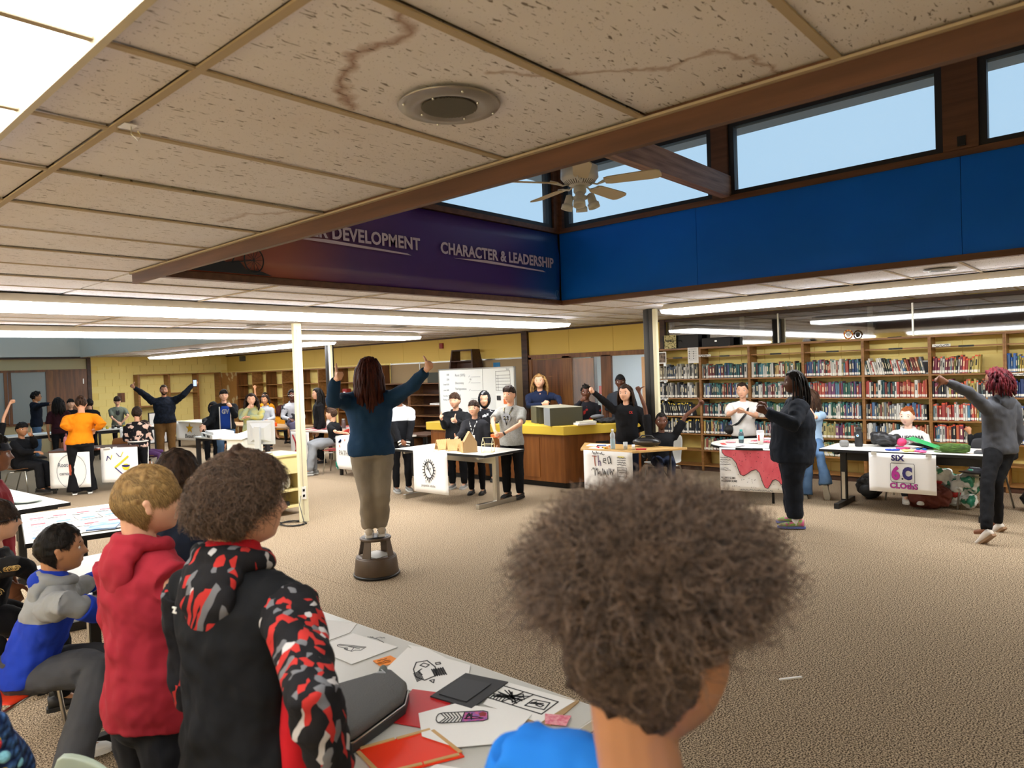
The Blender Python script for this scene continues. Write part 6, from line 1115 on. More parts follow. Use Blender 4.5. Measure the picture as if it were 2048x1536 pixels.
('whitetee','girl in white tee with black crossbody strap behind the round table',(10.36,4.566,0),(-0.831,-0.556,0),(-0.962,-0.272,-0),1.539,0,1.25,{'hc':(-0.023,-0.007,1.419),'nk':(0,0,1.252),'pel':(0,0,0.808),'sR':(-0.104,0.156,1.167),'sL':(0.104,-0.156,1.167),'eR':(-0.343,0.077,1.07),'wR':(-0.453,-0.108,1.154),'eL':(-0.117,-0.248,1.044),'wL':(-0.322,-0.17,1.117),'hR':(-0.049,0.073,0.788),'kR':(-0.067,0.073,0.438),'aR':(-0.057,0.086,0.075),'hL':(0.049,-0.073,0.788),'kL':(0.042,-0.09,0.438),'aL':(0.057,-0.086,0.075)},{'R':('relax',(0,0,1)),'L':('relax',(0,0,1))},{'sk':'fair','top':('tee','white'),'bot':'blackpant','hair':('bunb','hdark'),'strap':1}),
('jeangirl','girl in pale blue tee and flared jeans walking behind the braided person',(9.971,3.436,0),(0.998,0.07,0),(0.97,0.242,0),1.443,0,1,{'hc':(0.023,0.006,1.326),'nk':(0,0,1.162),'pel':(0,0,0.758),'sR':(0.011,-0.161,1.083),'sL':(-0.011,0.161,1.083),'eR':(-0.239,-0.126,1.078),'wR':(-0.099,-0.016,1.202),'eL':(-0.025,0.211,0.823),'wL':(0.048,0.202,0.614),'hR':(0.005,-0.075,0.738),'kR':(-0.271,-0.2,0.571),'aR':(-0.339,-0.29,0.236),'hL':(-0.005,0.075,0.738),'kL':(-0.26,-0.054,0.542),'aL':(-0.345,-0.026,0.09)},{'R':('relax',(0,0,1)),'L':('relax',(0.998,0.07,0))},{'sk':'fair','top':('tee','paleblue'),'bot':'jean','hair':('long','hbrown2',0.22),'flare':1,'shoes':'blackw'}),
('armsup','boy in black tee seated at the trapezoid table with both arms raised',(8.78,5.064,0),(-0.809,-0.587,0),(-0.809,-0.587,0),1.413,0,1.15,{'hc':(-0.019,-0.014,1.068),'nk':(0,0,0.906),'pel':(0,0,0.54),'sR':(-0.098,0.135,0.828),'sL':(0.098,-0.135,0.828),'eR':(-0.102,0.19,1.262),'wR':(-0.134,0.259,1.482),'eL':(0.196,-0.273,1.129),'wL':(0.288,-0.435,1.277),'hR':(-0.046,0.063,0.52),'kR':(-0.315,-0.132,0.505),'aR':(-0.331,-0.144,0.152),'hL':(0.046,-0.063,0.52),'kL':(-0.223,-0.258,0.505),'aL':(-0.239,-0.27,0.152)},{'R':('thumb',(0.353,-0.613,0.707)),'L':('thumb',(-0.05,0.086,0.995))},{'sk':'dark','top':('tee','blackt'),'bot':'navypant','hair':('short','hblack')}),
('ckgirl','girl in black long-sleeve with red chest letters holding one arm out',(8.843,5.666,0),(-0.909,-0.418,-0),(-0.983,-0.186,-0),1.582,0,1,{'hc':(-0.024,-0.004,1.461),'nk':(0,0,1.293),'pel':(0,0,0.83),'sR':(-0.074,0.161,1.206),'sL':(0.074,-0.161,1.206),'eR':(-0.262,0.252,1.387),'wR':(-0.468,0.253,1.505),'eL':(0.143,-0.216,0.937),'wL':(0.11,-0.023,0.897),'hR':(-0.034,0.075,0.81),'kR':(-0.052,0.078,0.451),'aR':(-0.041,0.088,0.077),'hL':(0.034,-0.075,0.81),'kL':(0.025,-0.09,0.451),'aL':(0.041,-0.088,0.077)},{'R':('fist',(0,0,-1)),'L':('relax',(0,0,1))},{'sk':'fair','top':('long','blackt'),'bot':'navyjean','hair':('longs','hdark',0.22),'decal':'ck'}),
('capboy','boy in dark cap and grey top standing behind the black-shirted girl',(10.702,6.967,0),(-0.838,-0.546,0),(-0.838,-0.546,0),1.698,0,1,{'hc':(-0.021,-0.013,1.575),'nk':(0,0,1.402),'pel':(0,0,0.892),'sR':(-0.104,0.159,1.309),'sL':(0.104,-0.159,1.309),'eR':(-0.128,0.215,1.003),'wR':(-0.19,0.154,0.757),'eL':(0.145,-0.204,1.003),'wL':(0.064,-0.236,0.757),'hR':(-0.048,0.074,0.872),'kR':(-0.066,0.074,0.484),'aR':(-0.056,0.087,0.083),'hL':(0.048,-0.074,0.872),'kL':(0.041,-0.091,0.484),'aL':(0.056,-0.087,0.083)},{'R':('relax',(-0.838,-0.546,0)),'L':('relax',(-0.838,-0.546,0))},{'sk':'dark','top':('tee','slate'),'bot':'blackpant','hair':('cap','hblack')}),
('handface','boy in black and red jacket leaning on his hand behind the desk',(10.052,7.244,0),(-0.859,-0.512,-0),(-0.859,-0.512,-0),1.541,0,1,{'hc':(-0.021,-0.012,1.422),'nk':(0,0,1.254),'pel':(0,0,0.809),'sR':(-0.088,0.148,1.17),'sL':(0.088,-0.148,1.17),'eR':(-0.32,0.02,1.118),'wR':(-0.308,-0.115,1.305),'eL':(0.086,-0.203,0.908),'wL':(-0.123,-0.185,0.908),'hR':(-0.041,0.069,0.789),'kR':(-0.059,0.07,0.439),'aR':(-0.049,0.082,0.075),'hL':(0.041,-0.069,0.789),'kL':(0.033,-0.085,0.439),'aL':(0.049,-0.082,0.075)},{'R':('fist',(0,0,1)),'L':('relax',(0,0,1))},{'sk':'dark','top':('jacket','blackred'),'bot':'blackpant','hair':('curlys','hblack')}),
('blonde','blonde woman in navy sweater standing behind the desk',(9.748,8.037,0),(-0.713,-0.701,0),(-0.852,-0.523,-0),1.759,0.15,1,{'hc':(-0.021,-0.013,1.634),'nk':(0,0,1.459),'pel':(0,0,0.923),'sR':(-0.138,0.14,1.362),'sL':(0.138,-0.14,1.362),'eR':(-0.354,-0.026,1.219),'wR':(-0.248,-0.265,1.249),'eL':(-0,-0.414,1.339),'wL':(-0.166,-0.582,1.22),'hR':(-0.064,0.065,0.903),'kR':(-0.082,0.062,0.501),'aR':(-0.075,0.076,0.087),'hL':(0.064,-0.065,0.903),'kL':(0.06,-0.083,0.501),'aL':(0.075,-0.076,0.087)},{'R':('fist',(0,0,1)),'L':('relax',(0,0,-1))},{'sk':'fair','top':('vneck','navy5'),'bot':'blackpant','hair':('longwavy','hgold',0.28)}),
('tee12','boy in heather-grey tee with black number patch at the end of the table',(7.645,6.86,0),(-0.97,-0.241,-0),(-0.97,-0.241,-0),1.63,0,1.15,{'hc':(-0.024,-0.006,1.508),'nk':(0,0,1.338),'pel':(0,0,0.856),'sR':(-0.046,0.186,1.248),'sL':(0.046,-0.186,1.248),'eR':(-0.293,0.093,1.14),'wR':(-0.417,-0.064,0.999),'eL':(-0.157,-0.315,1.096),'wL':(-0.335,-0.139,0.966),'hR':(-0.022,0.087,0.836),'kR':(-0.039,0.093,0.465),'aR':(-0.025,0.102,0.08),'hL':(0.022,-0.087,0.836),'kL':(0.01,-0.101,0.465),'aL':(0.025,-0.102,0.08)},{'R':('fist',(0,0,1)),'L':('fist',(0,0,1))},{'sk':'fair','top':('tee','heather'),'bot':'blackpant','hair':('bangs','hdark'),'shoes':'blacks','decal':'12','lanyard':'w2'}),
('lanyard','boy in charcoal hoodie with skull lanyard and name badge',(7.616,7.57,0),(-0.892,-0.452,-0),(-0.892,-0.452,-0),1.415,0.1,1,{'hc':(-0.021,-0.011,1.298),'nk':(0,0,1.135),'pel':(0,0,0.743),'sR':(-0.072,0.141,1.058),'sL':(0.072,-0.141,1.058),'eR':(-0.258,0.009,0.963),'wR':(-0.445,-0.064,0.894),'eL':(0.103,-0.181,0.803),'wL':(0.033,-0.2,0.598),'hR':(-0.033,0.066,0.723),'kR':(-0.051,0.068,0.403),'aR':(-0.04,0.079,0.068),'hL':(0.033,-0.066,0.723),'kL':(0.024,-0.081,0.403),'aL':(0.04,-0.079,0.068)},{'R':('thumb',(0,0,1)),'L':('relax',(-0.892,-0.452,-0))},{'sk':'fair','top':('hoodie','charcoal'),'bot':'blackpant','hair':('bangs','hdark'),'shoes':'blacks','lanyard':'w1'}),
('hoodup','person with patterned black and white hood up behind the lanyard boy',(8.586,8.288,0),(-0.777,-0.629,-0),(-0.777,-0.629,-0),1.495,0,1,{'hc':(-0.018,-0.015,1.377),'nk':(0,0,1.211),'pel':(0,0,0.785),'sR':(-0.105,0.13,1.129),'sL':(0.105,-0.13,1.129),'eR':(-0.131,0.177,0.86),'wR':(-0.179,0.118,0.643),'eL':(0.146,-0.165,0.86),'wL':(0.079,-0.2,0.643),'hR':(-0.049,0.06,0.765),'kR':(-0.067,0.059,0.426),'aR':(-0.058,0.072,0.072),'hL':(0.049,-0.06,0.765),'kL':(0.044,-0.078,0.426),'aL':(0.058,-0.072,0.072)},{'R':('relax',(-0.777,-0.629,-0)),'L':('relax',(-0.777,-0.629,-0))},{'sk':'fair','top':('hoodie','bwpat'),'bot':'darkjean','hair':('hood','bwpat2')}),
('pumakid','boy in black hoodie with round white badge giving two thumbs up',(7.845,8.215,0),(-0.911,-0.413,-0),(-0.911,-0.413,-0),1.521,0,1.2,{'hc':(-0.022,-0.01,1.402),'nk':(0,0,1.235),'pel':(0,0,0.799),'sR':(-0.075,0.166,1.152),'sL':(0.075,-0.166,1.152),'eR':(-0.239,0.007,1.014),'wR':(-0.401,-0.095,1.139),'eL':(-0.105,-0.303,1.011),'wL':(-0.314,-0.325,1.098),'hR':(-0.035,0.078,0.779),'kR':(-0.053,0.081,0.434),'aR':(-0.041,0.091,0.074),'hL':(0.035,-0.078,0.779),'kL':(0.026,-0.093,0.434),'aL':(0.041,-0.091,0.074)},{'R':('thumb',(0,0,1)),'L':('thumb',(0,0,1))},{'sk':'fair','top':('hoodie','blacksw'),'bot':'blackpant','hair':('bangs','hbrown2'),'decal':'badge','shoes':'greys'}),
('gloves','boy in white and black hoodie with striped gloves beside the woman on the stool',(7.153,8.765,0),(-0.411,-0.912,0),(-0.411,-0.912,0),1.635,0,1,{'hc':(-0.01,-0.022,1.513),'nk':(0,0,1.343),'pel':(0,0,0.858),'sR':(-0.167,0.075,1.253),'sL':(0.167,-0.075,1.253),'eR':(-0.192,-0.097,1.026),'wR':(-0.196,-0.222,0.815),'eL':(0.024,-0.247,1.074),'wL':(-0.042,-0.226,0.799),'hR':(-0.078,0.035,0.838),'kR':(-0.093,0.025,0.466),'aR':(-0.091,0.041,0.08),'hL':(0.078,-0.035,0.838),'kL':(0.08,-0.053,0.466),'aL':(0.091,-0.041,0.08)},{'R':('fist',(0,0,1)),'L':('fist',(0,0,1))},{'sk':'brown','top':('hoodie','whiteblack'),'bot':'blackpant','hair':('short','hblack'),'shoes':'greys','gloves':1}),
('sitgrey','boy in black tee and grey cargo trousers seated turned away at the craft table',(7.883,11.594,0),(-0.516,0.857,0),(-0.516,0.857,0),1.55,0,1,{'hc':(-0.046,0.051,1.145),'nk':(-0.033,0.031,0.978),'pel':(0,0,0.635),'sR':(0.123,0.113,0.893),'sL':(-0.174,-0.066,0.893),'eR':(0.295,0.285,0.773),'wR':(0.494,0.403,0.752),'eL':(-0.213,-0.324,0.818),'wL':(0.012,-0.284,0.778),'hR':(0.069,0.042,0.615),'kR':(-0.354,0.306,0.582),'aR':(-0.353,0.24,0.09),'hL':(-0.069,-0.042,0.615),'kL':(-0.387,0.155,0.554),'aL':(-0.506,0.169,0.09)},{'R':('relax',(0,0,1)),'L':('relax',(0,0,1))},{'sk':'fair','top':('tee','blackt'),'bot':'lgreypant','hair':('bangs','hbrown2'),'shoes':'greys'}),
('longhair','person with long black hair in black facing left beside the far post',(8.65,13.304,0),(-0.921,0.39,-0),(-0.921,0.39,-0),1.613,0,1,{'hc':(-0.022,0.009,1.492),'nk':(0,0,1.322),'pel':(0,0,0.847),'sR':(0.07,0.166,1.233),'sL':(-0.07,-0.166,1.233),'eR':(0.102,0.214,0.943),'wR':(0.021,0.231,0.709),'eL':(-0.083,-0.222,0.943),'wL':(-0.151,-0.176,0.709),'hR':(0.033,0.077,0.827),'kR':(0.023,0.092,0.46),'aR':(0.039,0.091,0.079),'hL':(-0.033,-0.077,0.827),'kL':(-0.05,-0.081,0.46),'aL':(-0.039,-0.091,0.079)},{'R':('relax',(-0.921,0.39,-0)),'L':('relax',(-0.921,0.39,-0))},{'sk':'fair','top':('long','blackt'),'bot':'blackpant','hair':('long','hblack',0.38)}),
('glassgirl','smiling kid with white glasses seated on the far table behind the pole',(8.763,14.545,0),(-0.327,-0.945,0),(-0.327,-0.945,0),1.568,0,1,{'hc':(-0.008,-0.023,1.455),'nk':(0,0,1.287),'pel':(0,0,0.85),'sR':(-0.166,0.057,1.201),'sL':(0.166,-0.057,1.201),'eR':(-0.248,0.012,0.965),'wR':(-0.231,-0.226,0.935),'eL':(0.201,-0.101,0.934),'wL':(0.025,-0.224,0.934),'hR':(-0.077,0.027,0.83),'kR':(-0.198,-0.322,0.815),'aR':(-0.204,-0.34,0.423),'hL':(0.077,-0.027,0.83),'kL':(-0.043,-0.375,0.815),'aL':(-0.05,-0.394,0.423)},{'R':('relax',(0.272,-0.094,0.958)),'L':('relax',(0,0,1))},{'sk':'dark','top':('hoodie','greyblackhood'),'bot':'lavpant','hair':('curlys','hblack'),'glasses':2}),
('greygirl','girl in light grey sweatshirt and blue leggings seated on the far table',(8.714,15.655,0),(-0.778,-0.628,-0),(-0.778,-0.628,-0),1.363,0,1,{'hc':(-0.018,-0.014,1.354),'nk':(0,0,1.193),'pel':(0,0,0.85),'sR':(-0.096,0.119,1.118),'sL':(0.096,-0.119,1.118),'eR':(-0.185,0.117,0.913),'wR':(-0.282,-0.066,0.883),'eL':(0.076,-0.205,0.913),'wL':(-0.124,-0.261,0.883),'hR':(-0.045,0.055,0.83),'kR':(-0.294,-0.146,0.815),'aR':(-0.309,-0.159,0.474),'hL':(0.045,-0.055,0.83),'kL':(-0.205,-0.256,0.815),'aL':(-0.22,-0.269,0.474)},{'R':('relax',(0.181,-0.224,0.958)),'L':('relax',(-0.181,0.224,0.958))},{'sk':'tan','top':('hoodie','lgreysw'),'bot':'bluejean','hair':('longs','hdark',0.12)}),
('fistup','kid in orange shirt raising a fist behind the girl in light grey',(9.644,17.316,0),(-0.487,-0.874,0),(-0.487,-0.874,0),1.495,0,1,{'hc':(-0.012,-0.021,1.377),'nk':(0,0,1.211),'pel':(0,0,0.785),'sR':(-0.146,0.081,1.129),'sL':(0.146,-0.081,1.129),'eR':(-0.298,-0.062,1.286),'wR':(-0.307,-0.053,1.599),'eL':(0.197,-0.098,0.86),'wL':(0.147,-0.156,0.643),'hR':(-0.068,0.038,0.765),'kR':(-0.084,0.03,0.426),'aR':(-0.081,0.045,0.072),'hL':(0.068,-0.038,0.765),'kL':(0.069,-0.056,0.426),'aL':(0.081,-0.045,0.072)},{'R':('fist',(0,0,1)),'L':('relax',(-0.487,-0.874,0))},{'sk':'tan','top':('tee','orange2'),'bot':'darkjean','hair':('short','hblack')}),
('redhair','kid with dark red hair and orange shirt seated low at the far table',(9.936,17.071,0),(0.868,0.496,0),(0.868,0.496,0),1.342,0,1,{'hc':(0.02,0.011,1.033),'nk':(0,0,0.873),'pel':(0,0,0.54),'sR':(0.075,-0.13,0.799),'sL':(-0.075,0.13,0.799),'eR':(0.089,-0.176,0.557),'wR':(0.141,-0.131,0.363),'eL':(-0.107,0.166,0.557),'wL':(-0.042,0.188,0.363),'hR':(0.035,-0.061,0.52),'kR':(0.308,0.096,0.505),'aR':(0.326,0.106,0.17),'hL':(-0.035,0.061,0.52),'kL':(0.239,0.217,0.505),'aL':(0.256,0.227,0.17)},{'R':('relax',(0.868,0.496,0)),'L':('relax',(0.868,0.496,0))},{'sk':'fair','top':('tee','orange2'),'bot':'darkjean','hair':('long','hauburn',0.2)}),
('tiedye','girl in yellow tie-dye hoodie with arms folded and hand on chin',(7.39,13.833,0),(-0.471,-0.882,0),(-0.471,-0.882,0),1.558,0,1.2,{'hc':(-0.011,-0.021,1.438),'nk':(0,0,1.27),'pel':(0,0,0.818),'sR':(-0.165,0.088,1.184),'sL':(0.165,-0.088,1.184),'eR':(-0.296,-0.126,1.078),'wR':(-0.176,-0.181,1.284),'eL':(0.029,-0.287,1.056),'wL':(-0.198,-0.247,1.093),'hR':(-0.077,0.041,0.798),'kR':(-0.093,0.033,0.444),'aR':(-0.09,0.048,0.076),'hL':(0.077,-0.041,0.798),'kL':(0.079,-0.059,0.444),'aL':(0.09,-0.048,0.076)},{'R':('fist',(0,0,1)),'L':('relax',(0,0,1))},{'sk':'fair','top':('hoodie','tiedyesw'),'bot':'darkjean','hair':('longwavy','hdark',0.3)}),
('gvboy','boy in open black jacket over blue tee with white letters',(7.346,14.933,0),(-0.378,-0.926,0),(-0.378,-0.926,0),1.652,0,1.25,{'hc':(-0.009,-0.023,1.53),'nk':(0,0,1.359),'pel':(0,0,0.867),'sR':(-0.186,0.076,1.268),'sL':(0.186,-0.076,1.268),'eR':(-0.307,-0.053,1.039),'wR':(-0.506,-0.12,0.908),'eL':(0.096,-0.274,1.077),'wL':(-0.005,-0.316,1.3),'hR':(-0.088,0.036,0.847),'kR':(-0.102,0.026,0.471),'aR':(-0.101,0.041,0.081),'hL':(0.088,-0.036,0.847),'kL':(0.091,-0.053,0.471),'aL':(0.101,-0.041,0.081)},{'R':('relax',(0,0,1)),'L':('fist',(0,0,1))},{'sk':'fair','top':('open','blackjk'),'bot':'jean','hair':('bangs','hblack'),'decal':'gv'}),
('behindgv','seated kid in black behind the boy in the open jacket',(7.565,15.894,0),(-0.58,-0.815,-0),(-0.58,-0.815,-0),1.719,0,1,{'hc':(-0.014,-0.02,1.22),'nk':(0,0,1.046),'pel':(0,0,0.54),'sR':(-0.157,0.112,0.952),'sL':(0.157,-0.112,0.952),'eR':(-0.265,-0.168,0.924),'wR':(-0.434,-0.359,0.887),'eL':(0.212,-0.138,0.642),'wL':(0.148,-0.198,0.393),'hR':(-0.073,0.052,0.52),'kR':(-0.307,-0.277,0.505),'aR':(-0.319,-0.294,0.075),'hL':(0.073,-0.052,0.52),'kL':(-0.161,-0.381,0.505),'aL':(-0.173,-0.397,0.075)},{'R':('relax',(0,0,1)),'L':('relax',(-0.58,-0.815,-0))},{'sk':'tan','top':('long','blackt'),'bot':'blackpant','hair':('hood','blackt2')}),
('manarms','bearded man in dark plaid shirt with both arms spread,phone in one hand',(7.367,18.065,0),(-0.296,-0.955,0),(-0.296,-0.955,0),1.791,0,1.55,{'hc':(-0.007,-0.024,1.665),'nk':(0,0,1.489),'pel':(0,0,0.94),'sR':(-0.229,0.071,1.391),'sL':(0.229,-0.071,1.391),'eR':(-0.458,0.078,1.605),'wR':(-0.673,0.033,1.759),'eL':(0.352,-0.318,1.539),'wL':(0.547,-0.405,1.789),'hR':(-0.109,0.034,0.92),'kR':(-0.123,0.022,0.51),'aR':(-0.123,0.038,0.089),'hL':(0.109,-0.034,0.92),'kL':(0.114,-0.051,0.51),'aL':(0.123,-0.038,0.089)},{'R':('thumb',(0,0,1)),'L':('fist',(0,0,1))},{'sk':'tan2','top':('long','plaid'),'bot':'khaki2','hair':('short','hdark'),'beard':1,'phone':1,'shoes':'blacks'}),
('floral','kid in black floral jacket and black track trousers seen from behind',(5.155,13.869,0),(0.476,0.88,0),(0.476,0.88,0),1.424,0,1.15,{'hc':(0.011,0.021,1.308),'nk':(0,0,1.144),'pel':(0,0,0.748),'sR':(0.148,-0.08,1.066),'sL':(-0.148,0.08,1.066),'eR':(0.2,-0.074,0.824),'wR':(0.174,0.119,0.824),'eL':(-0.171,0.127,0.824),'wL':(0.004,0.211,0.824),'hR':(0.069,-0.037,0.728),'kR':(0.085,-0.029,0.406),'aR':(0.082,-0.044,0.068),'hL':(-0.069,0.037,0.728),'kL':(-0.071,0.055,0.406),'aL':(-0.082,0.044,0.068)},{'R':('relax',(0,0,1)),'L':('relax',(0,0,1))},{'sk':'fair','top':('long','floral'),'bot':'trackpant','hair':('bangs','hdark')}),
('orangew','woman in bright orange top and black flared trousers leaning over the brown table',(4.114,13.567,0),(0.293,0.956,0),(0.293,0.956,0),1.72,-0.3,1.2,{'hc':(0.031,-0.034,1.553),'nk':(0.023,-0.058,1.379),'pel':(0,0,0.928),'sR':(0.216,-0.106,1.286),'sL':(-0.179,0.014,1.286),'eR':(0.24,-0.391,1.191),'wR':(0.206,-0.151,1.102),'eL':(-0.306,-0.244,1.199),'wL':(-0.144,-0.056,1.13),'hR':(0.092,-0.028,0.908),'kR':(0.112,0,0.49),'aR':(0.113,-0.013,0.085),'hL':(-0.092,0.028,0.908),'kL':(-0.092,0.063,0.49),'aL':(-0.101,0.053,0.085)},{'R':('relax',(0,0,1)),'L':('relax',(0,0,1))},{'sk':'fair','top':('long','orange'),'bot':'blackpant','hair':('bunb','hbrown2'),'flare':1,'shoes':'blackw'}),
('cattee','boy in grey-green tee with animal print looking down at the can table',(7.238,20.763,0),(-0.329,-0.944,0),(-0.329,-0.944,0),1.522,-0.5,1,{'hc':(-0.008,-0.022,1.403),'nk':(0,0,1.236),'pel':(0,0,0.799),'sR':(-0.161,0.056,1.152),'sL':(0.161,-0.056,1.152),'eR':(-0.191,-0.119,0.954),'wR':(-0.126,-0.309,0.846),'eL':(0.159,-0.263,0.984),'wL':(0.004,-0.217,0.807),'hR':(-0.075,0.026,0.779),'kR':(-0.089,0.015,0.434),'aR':(-0.089,0.031,0.074),'hL':(0.075,-0.026,0.779),'kL':(0.079,-0.044,0.434),'aL':(0.089,-0.031,0.074)},{'R':('relax',(0,0,1)),'L':('relax',(0,0,1))},{'sk':'fair','top':('tee','greygreen'),'bot':'blackpant','hair':('bangs','hdark'),'decal':'cat'}),
('windowboy','boy with glasses in navy hoodie reaching right in front of the frosted window',(5.485,21.321,0),(0.986,-0.165,0),(0.986,-0.165,0),1.727,0,1,{'hc':(0.024,-0.004,1.603),'nk':(0,0,1.429),'pel':(0,0,0.907),'sR':(-0.032,-0.191,1.334),'sL':(0.032,0.191,1.334),'eR':(0.017,-0.48,1.408),'wR':(0.13,-0.713,1.415),'eL':(0.032,0.252,1.023),'wL':(0.114,0.221,0.773),'hR':(-0.015,-0.089,0.887),'kR':(-0.002,-0.101,0.492),'aR':(-0.017,-0.103,0.085),'hL':(0.015,0.089,0.887),'kL':(0.031,0.096,0.492),'aL':(0.017,0.103,0.085)},{'R':('relax',(0,0,1)),'L':('relax',(0.986,-0.165,0))},{'sk':'tan','top':('hoodie','navy2'),'bot':'jean','hair':('curlys','hblack'),'glasses':1}),
('maroon','person with long black hair and maroon shirt seen from behind by the oak door',(5.329,18.936,0),(0.271,0.963,0),(0.271,0.963,0),1.591,0,1,{'hc':(0.007,0.023,1.47),'nk':(0,0,1.301),'pel':(0,0,0.835),'sR':(0.171,-0.048,1.213),'sL':(-0.171,0.048,1.213),'eR':(0.222,-0.073,0.927),'wR':(0.229,0.008,0.696),'eL':(-0.228,0.054,0.927),'wL':(-0.191,0.126,0.696),'hR':(0.08,-0.022,0.815),'kR':(0.093,-0.011,0.453),'aR':(0.094,-0.026,0.077),'hL':(-0.08,0.022,0.815),'kL':(-0.085,0.04,0.453),'aL':(-0.094,0.026,0.077)},{'R':('relax',(0.271,0.963,0)),'L':('relax',(0.271,0.963,0))},{'sk':'tan','top':('tee','maroon'),'bot':'blackpant','hair':('long','hblack',0.33)}),
('bangskid','kid with dark bangs peeking out left of the woman in orange',(6.131,20.799,0),(-0.147,-0.989,0),(-0.147,-0.989,0),1.514,0,1,{'hc':(-0.003,-0.024,1.395),'nk':(0,0,1.228),'pel':(0,0,0.795),'sR':(-0.168,0.025,1.145),'sL':(0.168,-0.025,1.145),'eR':(-0.219,0.043,0.873),'wR':(-0.215,-0.035,0.653),'eL':(0.222,-0.023,0.873),'wL':(0.195,-0.095,0.653),'hR':(-0.078,0.012,0.775),'kR':(-0.09,-0.002,0.431),'aR':(-0.093,0.014,0.073),'hL':(0.078,-0.012,0.775),'kL':(0.086,-0.028,0.431),'aL':(0.093,-0.014,0.073)},{'R':('relax',(-0.147,-0.989,0)),'L':('relax',(-0.147,-0.989,0))},{'sk':'fair','top':('tee','blackt'),'bot':'blackpant','hair':('bangs','hblack')}),
('behindorange','dark-haired kid mostly hidden right of the woman in orange',(6.515,20.609,0),(0.383,0.924,0),(0.383,0.924,0),1.492,0,1,{'hc':(0.009,0.022,1.374),'nk':(0,0,1.208),'pel':(0,0,0.783),'sR':(0.154,-0.064,1.126),'sL':(-0.154,0.064,1.126),'eR':(0.199,-0.093,0.858),'wR':(0.214,-0.019,0.641),'eL':(-0.206,0.075,0.858),'wL':(-0.164,0.138,0.641),'hR':(0.072,-0.03,0.763),'kR':(0.087,-0.02,0.425),'aR':(0.086,-0.036,0.072),'hL':(-0.072,0.03,0.763),'kL':(-0.075,0.047,0.425),'aL':(-0.086,0.036,0.072)},{'R':('relax',(0.383,0.924,0)),'L':('relax',(0.383,0.924,0))},{'sk':'fair','top':('tee','blackt'),'bot':'blackpant','hair':('bangs','hblack')}),
('leftseat','boy in black seated at the left giving a thumbs up',(3.514,14.557,0),(0.593,-0.805,0),(0.248,-0.969,0),1.544,0,1.3,{'hc':(0.006,-0.023,1.133),'nk':(0,0,0.966),'pel':(0,0,0.54),'sR':(-0.154,-0.113,0.881),'sL':(0.154,0.113,0.881),'eR':(-0.079,-0.342,0.757),'wR':(0.054,-0.531,0.76),'eL':(0.154,-0.155,0.852),'wL':(0.086,-0.278,1.036),'hR':(-0.072,-0.053,0.52),'kR':(0.143,-0.345,0.505),'aR':(0.155,-0.362,0.119),'hL':(0.072,0.053,0.52),'kL':(0.288,-0.239,0.505),'aL':(0.3,-0.255,0.119)},{'R':('relax',(0,0,1)),'L':('thumb',(0,0,1))},{'sk':'tan','top':('long','blackt'),'bot':'blackpant2','hair':('bangs','hblack')}),
('leftarm','person at the far left edge with one fist raised',(3.016,14.367,0),(0.141,-0.99,0),(0.141,-0.99,0),1.329,0,1,{'hc':(0.003,-0.023,1.215),'nk':(0,0,1.055),'pel':(0,0,0.698),'sR':(-0.147,-0.021,0.982),'sL':(0.147,0.021,0.982),'eR':(-0.195,-0.018,0.743),'wR':(-0.172,-0.082,0.55),'eL':(0.214,0.019,1.354),'wL':(0.312,0.001,1.602),'hR':(-0.068,-0.01,0.678),'kR':(-0.076,-0.026,0.379),'aR':(-0.083,-0.012,0.063),'hL':(0.068,0.01,0.678),'kL':(0.08,-0.004,0.379),'aL':(0.083,0.012,0.063)},{'R':('relax',(0.141,-0.99,0)),'L':('fist',(0,0,1))},{'sk':'fair','top':('tee','blackt'),'bot':'blackpant','hair':('short','hdark')}),
('purpleleg','seated person in purple leggings hidden behind the floral jacket',(5.469,14.431,0),(0.982,-0.188,0),(0.982,-0.188,0),1.327,0,1,{'hc':(0.022,-0.004,1.026),'nk':(0,0,0.866),'pel':(0,0,0.54),'sR':(-0.028,-0.146,0.793),'sL':(0.028,0.146,0.793),'eR':(-0.047,-0.19,0.554),'wR':(0.021,-0.189,0.362),'eL':(0.027,0.193,0.554),'wL':(0.09,0.168,0.362),'hR':(-0.013,-0.068,0.52),'kR':(0.158,-0.332,0.471),'aR':(0.102,-0.372,0.08),'hL':(0.013,0.068,0.52),'kL':(0.319,0.009,0.505),'aL':(0.339,0.005,0.173)},{'R':('relax',(0.982,-0.188,0)),'L':('relax',(0.982,-0.188,0))},{'sk':'fair','top':('long','blackt'),'bot':'purple','hair':('short','hdark')}),
]
# ================================================================ PEOPLE
SKIN = {'fair': 'd9a688', 'pale': 'ecc4b0', 'tan': 'b07c58', 'tan2': 'a8765a', 'brown': '7c4e34', 'dark': '5a3524'}
SKM = {k: mat('skin_'+k, srgb(h), .5, spec=.35, noise=(9, tuple(x*.86 for x in srgb(h)), .4, .7, O1)) for k, h in SKIN.items()}
for m in SKM.values():
    b = m.node_tree.nodes['Principled BSDF']; b.inputs['Subsurface Weight'].default_value = .08; b.inputs['Subsurface Radius'].default_value = (.02, .008, .004)
def cloth(name, h, h2=None, sc=3, lo=.45, hi=.55, st=O1, bump=.35, rough=.9):
    return mat('cloth_'+name, srgb(h), rough, spec=.2, noise=(sc, srgb(h2) if h2 else tuple(x*.8 for x in srgb(h)), lo if h2 else .3, hi if h2 else .7, st), bump=(14, bump, (1, 1, .35)), sheen=.0)
